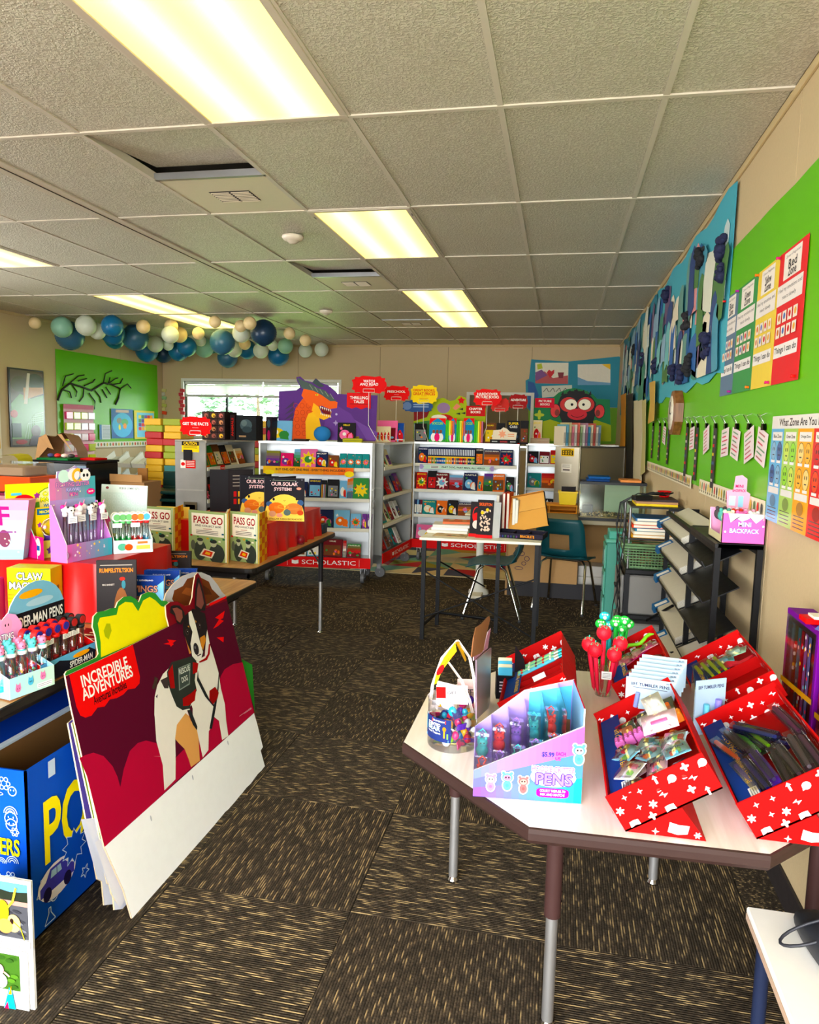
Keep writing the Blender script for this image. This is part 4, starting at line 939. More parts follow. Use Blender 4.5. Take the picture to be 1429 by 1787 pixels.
# tables
def leg(t, x, y, zt, col, zsplit=.34, r=.019, glide=True, matu='paint', lean=(0, 0)):
    g = G(); g.tube([(x + lean[0], y + lean[1], zt), (x + lean[0]*.5, y + lean[1]*.5, zsplit)], r, col, 14); l = g.build('leg', matu, t)
    g = G(); g.tube([(x + lean[0]*.5, y + lean[1]*.5, zsplit + .01), (x, y, .016)], r * .72, (190, 188, 186), 12)
    for k in range(9): z = zsplit + .04 + k*.025; g.ball((x + r*.9, y, z), .0045, (30, 28, 28), 6, 4)
    g.build('leg_tube', 'metal', l)
    g = G(); g.lathe([(0, 0), (.021, 0), (.021, .006), (.012, .014), (.009, .03)], (180, 178, 174), 12, M=T(x, y, 0)); g.build('foot_glide', 'chrome', l)
def tabletop(t, poly, zt, th, mat, edge, rb=.012):
    n = len(poly); cx = sum(p[0] for p in poly)/n; cy = sum(p[1] for p in poly)/n
    def off(d):                                                     # offset polygon inwards
        r = []
        for i in range(n):
            p0, p1, p2 = V(poly[i-1]), V(poly[i]), V(poly[(i+1) % n]); a = (p1 - p0).normalized(); b = (p2 - p1).normalized()
            na, nb = V((-a.y, a.x)), V((-b.y, b.x)); m = (na + nb).normalized(); r.append(p1 + m * (d / max(.3, m.dot(na))))
        return r
    g = G(); ins = off(.004); g.add([(p.x, p.y, zt) for p in ins], [tuple(range(n))], WHITE); g.build('tabletop', mat, t)
    g = G(); prof = [(.006, zt - .0008), (.001, zt - .003), (0, zt - th*.35), (.0, zt - th*.75), (.006, zt - th), (.05, zt - th)]
    rings = [off(d) for d, z in prof]; vs = []; fs = []
    for (d, z), r_ in zip(prof, rings): vs += [(p.x, p.y, z) for p in r_]
    for k in range(len(prof) - 1): fs += [(k*n + i, k*n + (i+1) % n, (k+1)*n + (i+1) % n, (k+1)*n + i) for i in range(n)]
    g.add(vs, fs, edge); g.add([(p.x, p.y, zt - th) for p in rings[-1]], [tuple(range(n))], (90, 80, 74)); g.build('edge_band', 'plastic', t)
def rounded(x0, y0, x1, y1, r=.05, k=4):
    out = []
    for cx, cy, a0 in ((x1 - r, y0 + r, -90), (x1 - r, y1 - r, 0), (x0 + r, y1 - r, 90), (x0 + r, y0 + r, 180)):
        for i in range(k + 1): a = R(a0 + 90*i/k); out.append((cx + r*cos(a), cy + r*sin(a)))
    return out

# right octagonal table
t = thing('activity_table', 'octagonal table with pale maple top and brown edge in the right foreground', 'table', T(.185, 2.07, 0)); OT = t
oc = [(-.03, 1.515), (.46, 1.53), (.755, 1.83), (.755, 2.3), (.42, 2.62), (-.13, 2.62), (-.385, 2.25), (-.385, 1.87)]
tabletop(t, [(x - .185, y - 2.07) for x, y in oc], .65, .038, 'maple', (50, 35, 32))
g = G()
g.box((-.3,-.3,.585),(.3,-.28,.612),(70,54,50));g.box((-.3,.28,.585),(.3,.3,.612),(70,54,50));g.box((-.32,-.3,.585),(-.3,.3,.612),(70,54,50));g.box((.3,-.3,.585),(.32,.3,.612),(70,54,50));g.build('apron_frame','paint',t)
for (x, y) in ((-.287, 2.286), (.033, 1.745), (.667, 1.86), (.37, 2.43)):
    leg(t, x - .185, y - 2.07, .614, (56, 38, 36), .30, .021)
    
# left far table (long) and left near table
def long_table(name, lab, x0, y0, x1, y1, zt, legs):
    cx, cy = (x0 + x1)/2, (y0 + y1)/2
    t = thing(name, lab, 'table', T(cx, cy, 0)); tabletop(t, rounded(x0 - cx, y0 - cy, x1 - cx, y1 - cy), zt, .032, 'oak', (30, 27, 26))
    g = G(); a, b = x1 - cx - .07, y1 - cy - .1
    g.box((-a,-b,zt-.075),(a,-b+.012,zt-.034),(34,30,30));g.box((-a,b-.012,zt-.075),(a,b,zt-.034),(34,30,30));g.box((-a,-b,zt-.075),(-a+.012,b,zt-.034),(34,30,30));g.box((a-.012,-b,zt-.075),(a,b,zt-.034),(34,30,30));g.build('apron_frame','paint',t)
    for (x, y) in legs:
        leg(t, x - cx, y - cy, zt - .033, (30, 27, 28), .38, .018)
        g=G();s_=1 if y<cy else-1;g.tube([(x-cx,y-cy,zt-.22),(x-cx-(.12 if x>cx else-.12),y-cy+.0,zt-.045)],.006,(40,36,36),6);g.build('brace','paint',t)
    return t
long_table('folding_table','long oak-topped table with black edge holding the pass go books',-2.42,3.66,-1.60,5.18,.72,[(-1.66,4.99),(-1.93,3.80),(-2.33,3.8),(-2.33,4.99)])
long_table('folding_table','long oak-topped table at the left edge under the pen displays',-2.35,1.25,-1.45,3.40,.72,[(-1.62,3.2),(-2.2,3.2),(-2.2,1.5)])

# red cloth risers
def draped(name, lab, x0, y0, x1, y1, z0, z1, seed):
    rr = random.Random(seed); g = G(); N = 14; per = []
    def side(a, b):
        n = max(4, int(math.hypot(b[0]-a[0], b[1]-a[1]) / .035))
        for i in range(n): per.append((a[0] + (b[0]-a[0])*i/n, a[1] + (b[1]-a[1])*i/n, (a[1]-b[1]), (b[0]-a[0])))
    for a, b in (((x0, y0), (x1, y0)), ((x1, y0), (x1, y1)), ((x1, y1), (x0, y1)), ((x0, y1), (x0, y0))): side(a, b)
    n = len(per); vs = []; H_ = 7; ph = [rr.uniform(0, 6) for _ in range(3)]
    for k in range(H_ + 1):
        f = k/H_
        for i, (x, y, nx, ny) in enumerate(per):
            L_=math.hypot(nx,ny) or 1;a=f*(.008+.014*sin(i*1.3+ph[0])+.008*sin(i*2.9+ph[1]+f*2));vs.append((x-nx/L_*-a*-1,y-ny/L_*a,z1+(z0-z1)*f+(0 if k else 0)))
    fs = [(k*n + i, k*n + (i+1) % n, (k+1)*n + (i+1) % n, (k+1)*n + i) for k in range(H_) for i in range(n)]
    g.add(vs, fs, (196, 24, 32), True); g.add([(p[0], p[1], z1) for p in per], [tuple(range(n))], (196, 24, 32))
    for _ in range(50):                                             # pale printed shapes on the cloth sides
        i = rr.randrange(n - 1); f = rr.uniform(.1, .85); k = int(f*H_)
        a = V(vs[k*n + i]); b = V(vs[k*n + i + 1]); c_ = V(vs[(k+1)*n + i]); nn = (b - a).cross(c_ - a).normalized() * -.0012
        s_ = .5; m_ = (a + b + c_ + V(vs[(k+1)*n + i + 1]))/4
        g.add([tuple(m_ + (p - m_)*s_*rr.uniform(.7, 1.3) - nn*s) for s in (1,) for p in (a, b, V(vs[(k+1)*n+i+1]), c_)], [(0, 1, 2, 3)], (216, 70, 76))
    o = g.build(name, 'satin'); tag(o, lab, 'tablecloth'); return o
draped('cloth_covered_riser', 'red patterned plastic cloth over a low riser under the solar system books', -2.3, 4.02, -1.67, 5.0, .721, .92, 1)
draped('cloth_covered_riser', 'red patterned plastic cloth over the riser under the candy and floating pen displays', -2.75, 2.46, -1.70, 2.98, .724, .956, 2)
def maze():
    dd = D(); r2 = random.Random(4)
    dd.rect(0, 0, 1.1, .62, (120, 30, 36))
    for k in range(150):
        x, y = r2.uniform(0, 1.03), r2.uniform(0, .6); dd.rect(x, y, x + r2.uniform(.02, .07), y + .008, (224, 206, 176))
    return dd
g=G();g.box((0,0,-.0015),(1.1,.62,0),(120,30,36));g.dec(maze(),MX.Identity(4),.0001,.00001);place(tag(g.build('table_cover','card'),'maroon and cream streaked paper cover on the left near table','table cover'),T(-2.62,1.78,.7222))

# books on the far long table
def passgo(w, h):
    d=D();d.rect(-w/2,0,w/2,h,(150,168,116));d.rect(-w*.42,h*.5,w*.40,h*.95,(240,234,216));d.text('PASS GO',0,h*.82,h*.15,(150,22,28),w=w*.74);d.text('AND COLLECT $200',0,h*.70,h*.045,(60,50,46),w=w*.66)
    d.poly([(-w*.12, h*.635), (w*.1, h*.645), (w*.1, h*.655), (-w*.12, h*.645)], (150, 30, 30)).bars(-w*.3, h*.53, w*.26, h*.62, (70, 60, 56), 3, .35)
    d.ell(-w*.2,h*.2,w*.16,h*.2,(58,66,56)).ell(-w*.2,h*.38,w*.07,h*.07,(176,180,150)).ell(w*.22,h*.16,w*.2,h*.2,(52,58,52)).ell(w*.14,h*.36,w*.08,h*.07,(176,180,150)).ell(w*.14,h*.405,w*.09,h*.04,(40,44,40)).ell(-w*.2,h*.42,w*.08,h*.035,(60,62,54)).ell(-w*.38,h*.3,w*.06,h*.1,(90,96,80))
    d.poly([(-w*.22,h*.1),(w*.1,h*.06),(w*.18,h*.2),(-w*.1,h*.25)],(230,224,204)).poly([(-w*.16,h*.12),(w*.08,h*.09),(w*.13,h*.19),(-w*.08,h*.22)],(206,70,50)).poly([(-w*.08,h*.14),(w*.04,h*.12),(w*.07,h*.17),(-w*.04,h*.19)],(230,180,80))
    for a,b,c in ((-.42,.48,(190,30,40)),(-.25,.46,(100,140,70)),(.4,.45,(30,90,60)),(.38,.55,(50,90,110)),(.0,.44,(196,150,60)),(.3,.40,(226,220,200)),(.1,.43,(40,110,80))):d.rect(w*a-.008,h*b,w*a+.008,h*b+.009,c)
    return d
def open_book(px_a, px_b, Y, w, h, yaw, lab, first, dcf, back, z=.721, t=.012, name='picture_book', spread=42):
    a = onY(px_a, 980, Y); M = T(a.x, Y, z) @ RZ(yaw); root = thing(name, lab, 'book', M)
    g=G();g.box((0,0,0),(w,.004,h),back[0]);g.dec(dcf(w,h),T(w/2,-.0005,0) @ UPRIGHT);g.box((.003,.004,.003),(w-.003,.008,h-.003),(232,226,206));g.build('front_cover','card',root)
    Mb = T(w, 0, 0) @ RZ(spread)
    g = G(); g.box((0, .0, 0), (w*.8, .005, h), back[1], M=Mb); 
    dd = D(); k = 8
    for i in range(3):
        for j in range(k): 
            if (i + j) % 2 == 0: dd.rect(.004 + i*w*.26, j*h/k, .004 + (i + 1)*w*.26, (j + 1)*h/k, back[2])
    g.dec(dd, Mb @ T(0, -.0004, 0) @ UPRIGHT, .0002); g.build('back_cover', 'card', root)
    g = G(); g.box((.004, .006, .004), (w*.78, .016, h - .004), (234, 228, 206), M=Mb); g.build('pages', 'paper', root)
    return root
CH2 = [(150, 168, 116), (232, 176, 70), (214, 110, 40)]
open_book(246, 0, 3.92, .245, .285, -8, 'pass go picture book half hidden behind the clear pens on the left', 0, passgo, CH2, spread=112)
open_book(330,0,3.84,.285,.285,-14,'pass go picture book in the middle of the three standing on the table',0,passgo,[(150,168,116),(226,160,90),(226,160,90)],spread=126)
open_book(402, 0, 3.87, .215, .285, -18, 'rightmost pass go picture book with orange and yellow checked back cover', 0, passgo, CH2, spread=116)
def solar(w, h):
    d=D();d.rect(-w/2,0,w/2,h,(22,20,26));d.fan([(w*.5*cos(a) ,h*.04+h*.58*sin(a)**.8 if sin(a)>0 else h*.04) for a in [pi*i/16 for i in range(17)]],(232,196,104),0,h*.1);d.rect(-w/2,0,w/2,h*.12,(236,200,110))
    d.text('OUR SOLAR',0,h*.86,h*.085,(226,190,190),w=w*.66).text('SYSTEM!',-w*.04,h*.74,h*.075,(226,190,190),w=w*.44).ell(w*.36,h*.76,w*.06,h*.03,(230,150,130)).bars(-w*.3,h*.93,w*.3,h*.95,(120,130,110),1,.5)
    d.ell(-w*.27, h*.5, w*.03, h*.035, BLK).ell(w*.31, h*.52, w*.03, h*.035, BLK).line([(-w*.02, h*.48), (0, h*.465), (w*.03, h*.48)], .003, (150, 110, 50))
    d.ell(-w*.38,h*.39,w*.08,h*.06,(60,84,120)).ell(w*.4,h*.43,w*.08,h*.07,(60,84,120)).ell(-w*.2,h*.3,w*.2,h*.13,(206,112,50)).ell(w*.24,h*.29,w*.22,h*.13,(196,120,70)).ell(w*.4,h*.2,w*.08,h*.06,(190,80,50)).ell(-w*.3,h*.16,w*.09,h*.07,(206,150,120)).ell(-w*.12,h*.13,w*.08,h*.05,(220,150,130)).ell(w*.07,h*.2,w*.09,h*.075,(86,100,96))
    d.ring(-w*.03,h*.33,w*.14,h*.05,.004,(220,160,80)).bars(-w*.25,h*.28,-w*.05,h*.34,(230,150,90),2,.3).bars(w*.1,h*.25,w*.36,h*.32,(214,140,90),2,.3)
    d.text('A STELLAR NEIGHBORHOOD', 0, h*.045, h*.04, (120, 84, 40), w=w*.9)
    for q in range(14): r2 = random.Random(q); d.ell(r2.uniform(-.48, .48)*w, h*r2.uniform(.66, .98), .002, .002, (220, 220, 230), 5)
    return d
zr = .922
p = onZ(478, 912, zr)
for k,(x,y,lab) in enumerate(((-1.745,4.16,'our solar system picture book in front, on the red riser'),(-1.95,4.26,'our solar system picture book partly hidden behind the front one'))):
    M = T(x, y, zr) @ RZ(8)
    root = thing('picture_book', lab, 'book', M, 'our solar system books'); w, h = .245, .262
    g=G();g.box((0,0,0),(w,.004,h),(24,22,26));g.box((.002,.004,.002),(w-.002,.012,h-.002),(230,222,200));g.dec(solar(w,h),T(w/2,-.0005,0) @ UPRIGHT);g.build('front_cover','card',root)
    g = G(); g.box((0, .0, 0), (w, .005, h), (30, 28, 32), M=RZ(52)); g.build('back_cover', 'card', root)
root = thing('picture_book', 'black star-speckled book standing open left of the our solar system books', 'book', T(-2.25, 4.45, zr - .2) @ RZ(14))
g = G(); g.box((0, 0, .2), (.12, .005, .48), (30, 28, 30)); g.build('front_cover', 'card', root)
dd = D(); dd.rect(.01, .02, .16, .27, (44, 40, 42)); dd.bars(.03, .16, .13, .25, (150, 140, 130), 4, .3)
for q in range(8):dd.rect(.035+(q % 4)*.03,.05+(q//4)*.05,.055+(q % 4)*.03,.085+(q//4)*.05,[(190,60,60),(220,170,80),(90,120,80),(230,200,150)][q % 4])
g=G();g.box((0,0,0),(.17,.005,.28),(40,36,38),M=T(.12,0,.2) @ RZ(30));g.dec(dd,T(.12,0,.2) @ RZ(30) @ T(0,-.0004,0) @ UPRIGHT);g.build('back_cover','card',root)
book('activity_book',.2,.27,.01,None,(230,200,110),T(-2.30,4.05,.721) @ RZ(10) @ RX(-4) @ UPRIGHT,'yellow and black book standing low behind the pass go books')
# small stacked boxes on the table's far corner
for k,(x,y,z,sx,sy,sz,c,lab) in enumerate(((-1.76,5.07,.721,.2,.12,.035,(44,56,70),'flat dark teal box at the bottom of the pile on the table corner'),(-1.755,5.075,.757,.2,.12,.035,(52,66,84),'flat dark teal box, upper one of the pile on the table corner'),(-1.77,5.08,.793,.17,.11,.014,(206,120,60),'orange and white book lying on the dark teal boxes'))):
    g=G();g.box((-sx/2,-sy/2,0),(sx/2,sy/2,sz),c,c=.002);dd=D();dd.rect(-.03,.008,.0,sz-.008,(206,40,60) if k<2 else WHITE);g.dec(dd,T(0,-sy/2-.0002,0) @ UPRIGHT);place(tag(g.build('flat_box' if k<2 else 'flat_book','card'),lab,'box' if k<2 else 'book'),T(x,y,z))
g=G();g.ball((0,0,.03),.03,(120,30,40),10,7);g.box((-.02,-.02,0),(.02,.02,.012),(100,24,34));place(tag(g.build('figurine','plastic'),'small dark red round figure at the table edge beside the red riser','toy'),T(-1.655,4.55,.721))

# books between the two tables
def rump(w, h):
    d=D();d.rect(-w/2,0,w/2,h,(40,36,36));d.text('RUMPELSTILTSKIN',0,h*.86,h*.06,(196,120,50),w=w*.84).bars(-w*.4,h*.92,w*.4,h*.945,(150,140,130),1,.5)
    d.text('MAC BARNETT',-w*.2,h*.66,h*.025,(180,170,160),w=w*.3).ell(w*.12,h*.2,w*.2,h*.42,(120,76,48)).ell(w*.18,h*.66,w*.05,h*.06,(60,110,120)).ell(w*.15,h*.74,w*.07,h*.025,(190,60,50));return d
def wings(w, h):
    d=D();d.grad(-w/2,0,w/2,h,(60,130,190),(26,54,120),5,1);d.fan([(-w/2,h*.3),(-w*.1,h*.5),(w*.5,h*.9),(w*.5,h*.5),(w*.1,h*.1),(-w*.5,h*.1)],(130,180,214));d.fan([(-w*.3,h*.2),(w*.1,h*.3),(w*.4,h*.5),(w*.2,h*.1)],(60,140,150)).text('WINGS',0,h*.72,h*.14,(206,150,130),w=w*.7,out=(40,24,50)).text('FIRE',0,h*.5,h*.13,(206,150,130),w=w*.44,out=(40,24,50)).text('TUI T. SUTHERLAND',0,h*.9,h*.03,(220,220,230),w=w*.5);return d
def at_px(bl, br, top, Y0, dcf, base, lab, lean=10, t=.02):     # a book standing with its lower edge hidden
    a=onY(bl[0],top[0],Y0[0]);b=onY(br[0],top[1],Y0[1]);w=math.hypot(b.x-a.x,b.y-a.y);yaw=math.degrees(math.atan2(b.y-a.y,b.x-a.x));h=a.z-.722
    mid = (a + b)/2; M = T(mid.x, mid.y, .722) @ RZ(yaw) @ RX(-lean) @ UPRIGHT
    return book('picture_book', w, h/cos(R(lean)), t, dcf(w, h/cos(R(lean))), base, M, lab, 'book', page=(236, 234, 228))
at_px((166,0),(236,0),(980,963),(2.36,2.42),rump,(40,36,36),'black picture book with orange title and brown figure, leaning on the red riser',lean=4)
at_px((250, 0), (332, 0), (962, 951), (3.06, 3.12), rump, (40, 36, 36), 'black picture book with orange title behind the blue comics, the farther copy', lean=4)
for k, (a, b, ta, tb, Y) in enumerate(((212, 284, 1005, 999, 2.50), (250, 312, 996, 990, 2.64), (290, 342, 994, 983, 2.78))):
    at_px((a,0),(b,0),(ta,tb),(Y,Y+.04),wings,(40,70,130),'blue and white icy comic book, '+['front one behind the yellow cut-out board','second from the front','third from the front, beside the grey arched board'][k],lean=4,t=.03)

# goods on the near left riser
zz = .957
def seat(a, b, z):
    A = onZ(a[0], a[1], z); B = onZ(b[0], b[1], z); return T(A.x, A.y, z) @ RZ(math.degrees(math.atan2(B.y - A.y, B.x - A.x)))
def display(name,lab,M,w,d,hf,hb,col,inner,front_d=None,back_d=None,back_h=0,back_poly=None,bx=0,edge=(236,230,226),cat='display box',side_d=None):
    t = thing(name, lab, cat, M)
    g = G(); th = .003
    g.box((0, 0, 0), (w, th, hf), col[0])
    if front_d: g.dec(front_d, UPRIGHT @ T(0, 0, .0002))
    g.build('front_panel', 'card', t)
    for x in (0, w - th):
        g=G();g.prism([(0,0),(d,0),(d,hb),(d-.01,hb),(0,hf)],th,col[1],M=frame((x if x else 0,0,0),(0,1,0),(0,0,1)) @ T(0,0,th if x else 0),side=edge,back=col[1])
        if x == 0 and side_d: g.dec(side_d, frame((-.0003, d, 0), (0, -1, 0), (0, 0, 1)))
        g.build('side_panel', 'card', t)
    g = G(); bp = back_poly or [(0, 0), (w, 0), (w, hb + back_h), (0, hb + back_h)]
    g.prism(bp, th, col[2], M=T(bx, d, 0) @ UPRIGHT, side=edge)
    if back_d: g.dec(back_d, T(bx, d, 0) @ UPRIGHT)
    g.build('back_panel', 'card', t)
    g = G(); g.box((th, th, .02), (w - th, d - th, .023), inner); g.box((0, 0, 0), (w, d, .003), inner); g.build('insert', 'card', t)
    return t
# candy machine box
p0, p1 = onZ(75, 975, zz), onZ(125, 965, zz)
dd = D(); W_, H_ = .34, .20
dd.rect(0,0,W_,H_+.09,(232,208,80));dd.ell(.07,.215,.045,.032,(200,30,60)).text('40 ERASERS',.07,.215,.014,WHITE,w=.075,rot=8,out=BLK).ell(.185,.20,.078,.075,(110,140,50),22).ell(.185,.20,.073,.07,(240,226,150),22)
dd.text('CANDY',.185,.245,.018,(236,224,50),w=.08,out=(60,110,50)).text('MACHINE',.185,.222,.018,(236,224,50),w=.10,out=(60,110,50)).text('WITH MINI',.185,.198,.013,(40,100,160),w=.08).text('ERASER',.185,.172,.02,(60,140,190),w=.10,out=(30,70,120))
dd.star(.12,.24,.014,(140,60,130),5,.6).fan([(.11,.18),(.13,.185),(.128,.215),(.112,.213)],(90,150,60)).rect(.02,.245,.06,.255,(90,170,190)).rect(.01,.2,.03,.215,(70,150,190))
sd=D();sd.rect(0,0,.15,.09,(190,60,110));sd.ell(.05,.035,.032,.025,(206,30,70)).text('ERASERS',.05,.035,.012,WHITE,w=.05,out=BLK).ell(.11,.05,.02,.035,(236,220,190)).rect(.098,.035,.122,.055,(40,70,130))
fd=D();fd.rect(0,0,.34,.07,(232,220,120));fd.star(.05,.03,.018,(120,70,150),5,.6).ell(.12,.035,.03,.024,(100,150,60)).text('CANDY',.12,.035,.014,(240,230,80),w=.05).rect(.2,.01,.3,.03,(200,60,60))
MC_ = T(-1.985, 2.48, zz) @ RZ(64)
cm=display('candy_eraser_display','yellow candy machine eraser display box on the red riser',MC_,.34,.10,.06,.17,[(232,214,110),(186,60,110),(226,200,90)],(226,200,90),fd,dd,.09,bx=-.07,side_d=sd,edge=(150,210,200))
for k in range(3):
    M = MC_ @ T(.075 + k*.095, .05, .024) @ RZ(4 - k*4)
    t=thing('eraser_machine_pack',f'clear candy machine eraser pack on yellow card, {NTH[k]} from the left in the yellow display','toy',M,'candy machine packs')
    g=G();g.box((-.045,.02,0),(.045,.023,.17),(236,206,70));dd=D();dd.rect(-.04,.14,.04,.165,(60,110,150)).text('MACHINE',0,.152,.012,(240,230,90),w=.06).star(-.03,.1,.012,(150,70,160),5,.6);g.dec(dd,T(0,.0196,0) @ UPRIGHT);g.build('card','card',t)
    g = G(); g.ball((0, 0, .09), .038, WHITE, 16, 10, sc=(1, .6, 1)); g.build('clear_globe', 'clear', t)
    g = G(); r2 = random.Random(k)
    for _ in range(14):g.ball((r2.uniform(-.025,.025),r2.uniform(-.012,.01),.075+r2.uniform(0,.02)),.006,r2.choice([(206,40,60),(60,150,70),(120,60,150),(236,120,160),(240,200,60)]),6,4)
    g.build('mini_erasers', 'rubber', t)['kind'] = 'stuff'
    g = G(); g.lathe([(0, 0), (.034, 0), (.03, .02), (.022, .05), (.025, .06)], (84, 60, 140), 16); g.build('globe_base', 'plastic', t)

# floating glitter pen display
def novelty_pen(M, lab, body, topper, liquid=None, tagc=None, h=.16, r=.0075, group=None, tub='clear', cap=(236, 226, 226)):
    t = thing('novelty_pen', lab, 'pen', M, group)
    g = G(); g.lathe([(0, 0), (.004, 0), (r, .012), (r, h*.78), (0, h*.78)], body, 12); g.build('barrel', tub, t)
    if liquid: g = G(); g.lathe([(0, .004), (r*.7, .008), (r*.82, .03), (r*.82, h*.3), (0, h*.3)], liquid, 10); g.build('filling', 'plastic', t)
    g = G(); g.lathe([(0, h*.78), (r*1.15, h*.78), (r*1.15, h*.86), (0, h*.86)], cap, 12); g.build('cap', 'plastic', t)
    g = G(); topper(g, h*.86 + .012); g.build('topper', 'rubber', t)
    if tagc:g=G();g.box((-.018,-.012,h*.66),(.018,-.0105,h*.8),tagc);g.dec(D().bars(-.014,h*.68,.012,h*.78,(130,130,140),3,.3),T(0,-.0121,0) @ UPRIGHT);g.build('price_tag','paper',t)
    return t
def panda(g,z):g.ball((0,0,z),.014,(236,232,228),10,8,sc=(1.2,1,1));g.ball((-.012,0,z+.011),.005,BLK,6,5);g.ball((.012,0,z+.011),.005,BLK,6,5);g.ball((-.006,-.012,z),.0035,BLK,6,5);g.ball((.006,-.012,z),.0035,BLK,6,5)
def unicorn(g,z):g.ball((0,0,z),.014,(240,236,240),10,8,sc=(1.1,1,1));g.ball((-.008,.004,z+.01),.009,(230,70,140),8,6);g.tube([(0,0,z+.01),(.004,-.004,z+.03)],[.004,.0008],(232,140,180),6);g.ball((.01,0,z),.006,(240,190,80),6,5)
MF = seat((118, 983), (195, 967), zz)
w, d_ = .232, .08; bd = D()
bd.grad(0, .10, w, .285, (176, 140, 190), (140, 176, 200), 8); bd.grad(0, .235, w, .32, (206, 130, 170), (90, 160, 170), 8)
bd.ell(.07,.325,.028,.026,(200,226,216)).ell(.12,.33,.03,.026,(236,230,236)).ring(.14,.325,.03,.03,.012,(230,180,90),16).ell(.18,.325,.027,.025,(240,238,236)).ell(.16,.345,.008,.008,BLK).ell(.203,.345,.008,.008,BLK).ell(.172,.325,.006,.007,BLK).ell(.19,.325,.006,.007,BLK)
bd.text('FLOATING GLITTER',.115,.293,.018,(230,150,180),w=.17,out=(70,90,160)).text('KAWAII',.115,.272,.015,(200,190,230),w=.07,out=(70,90,160)).text('PEN',.115,.253,.014,(230,120,160),w=.04,out=(70,90,160)).ell(.205,.258,.022,.012,(226,60,130)).text('$4.99',.205,.258,.009,WHITE,w=.026)
r2 = random.Random(1)
for q in range(12): bd.star(r2.uniform(.01, w - .01), r2.uniform(.12, .3), .004, (244, 230, 190), 5, .5)
fd = D(); fd.grad(0, 0, w, .07, (196, 110, 170), (90, 170, 190), 10)
for q in range(16): fd.star(r2.uniform(.01, w - .01), r2.uniform(.006, .064), r2.uniform(.003, .008), (240, 200, 120) if q % 2 else (236, 220, 236), 5, .5)
sd = D(); sd.grad(0, 0, d_, .07, (196, 110, 160), (170, 110, 180), 3); sd.ell(.06, .03, .03, .022, (120, 90, 110))
bp = [(0, 0), (w, 0), (w, .305), (.21, .31), (.205, .352), (.15, .352), (.13, .365), (.10, .352), (.04, .345), (.035, .315), (0, .30)]
display('glitter_pen_display','lilac starry display box of clear glitter pens with panda and unicorn toppers',MF,w,d_,.07,.22,[(170,130,190),(176,120,180),(170,150,200)],(220,70,130),fd,bd,0,bp,side_d=sd)
k = 0
for i in range(4):
    for j in range(2):
        novelty_pen(MF @ T(.045+i*.052,.025+j*.03,.024) @ RZ(r2.uniform(-15,15)) @ RX(r2.uniform(-4,4)),f'clear pink {"panda" if (i+j) % 2 == 0 else "unicorn"} pen, {NTH[i]} of the lilac display\'s {["front", "back"][j]} row',(226,170,200),panda if (i+j) % 2==0 else unicorn,None,(240,234,234) if j==0 else None,.19,.0085,'glitter pens');k+=1

# clear pens with flat disc toppers in a pale blue box
MP = seat((200, 967), (264, 963), zz)
fd = D(); fd.rect(0, 0, .15, .055, (206, 224, 226)); 
for q in range(40): fd.rect((q % 8)*.019 + .002, (q//8)*.011 + .002, (q % 8)*.019 + .015, (q//10)*.011 + .007, (216, 232, 232))
fd.ell(.03,.028,.018,.015,(90,160,130)).ell(.055,.026,.016,.014,(214,90,60)).rect(.085,.015,.14,.032,(240,190,110)).rect(.09,.038,.13,.048,(220,120,80))
display('disc_pen_display','pale blue tray of clear pens with green orange and blue disc toppers',MP,.152,.12,.055,.12,[(206,222,224),(196,214,216),(210,226,226)],(180,200,204),fd)
for i in range(6):
    for j in range(2):
        c = [(90, 150, 90), (90, 150, 90), (100, 160, 100), (226, 100, 40), (230, 130, 50), (90, 160, 200)][i]
        def disc(g,z,c=c):g.tube([(0,-.004,z+.004),(0,.002,z+.004)],.019,(236,230,220),14);g.tube([(0,-.0055,z+.004),(0,-.004,z+.004)],.014,c,12)
        novelty_pen(MP @ T(.016+i*.0235,.03+j*.045,.024),f'clear pen with {["green", "green", "green", "orange", "orange", "blue"][i]} disc topper, {NTH[i]} of the {"front" if j == 0 else "back"} row',(230,236,236),disc,[(30,150,70),(30,150,70),(40,150,80),(190,30,40),(190,30,40),(30,130,160)][i],(236,226,226) if (i+j) % 3==0 else None,.125,.009,'disc topped pens',cap=(90,160,100) if i<3 else (190,60,60))
# grid card
dd=D();dd.rect(0,0,.23,.20,(196,214,206));dd.rect(0,.165,.23,.20,(206,220,212)).text('10 20 30 COMBO SETS',.14,.185,.009,(90,90,90),w=.1).ell(.03,.185,.008,.006,(120,60,60))
for i in range(9):
    for j in range(6): dd.ring(.02 + i*.024, .018 + j*.026, .009, .009, .0015, (214, 228, 222), 8)
g = G(); g.box((0, 0, -.003), (.23, .20, -.0002), (190, 204, 196)); g.dec(dd, MX.Identity(4)); pa = onY(174, 905, 2.95)
place(tag(g.build('order_card','card'),'large pale green card printed with a grid of circles behind the clear pens','card'),T(pa.x,2.95,zz+.06) @ RX(-6) @ UPRIGHT)
g=G();g.box((0,0,0),(.22,.05,.058),(190,150,110));place(tag(g.build('carton_support','card'),'plain brown carton under the pale green grid card','box'),T(pa.x,2.957,zz))

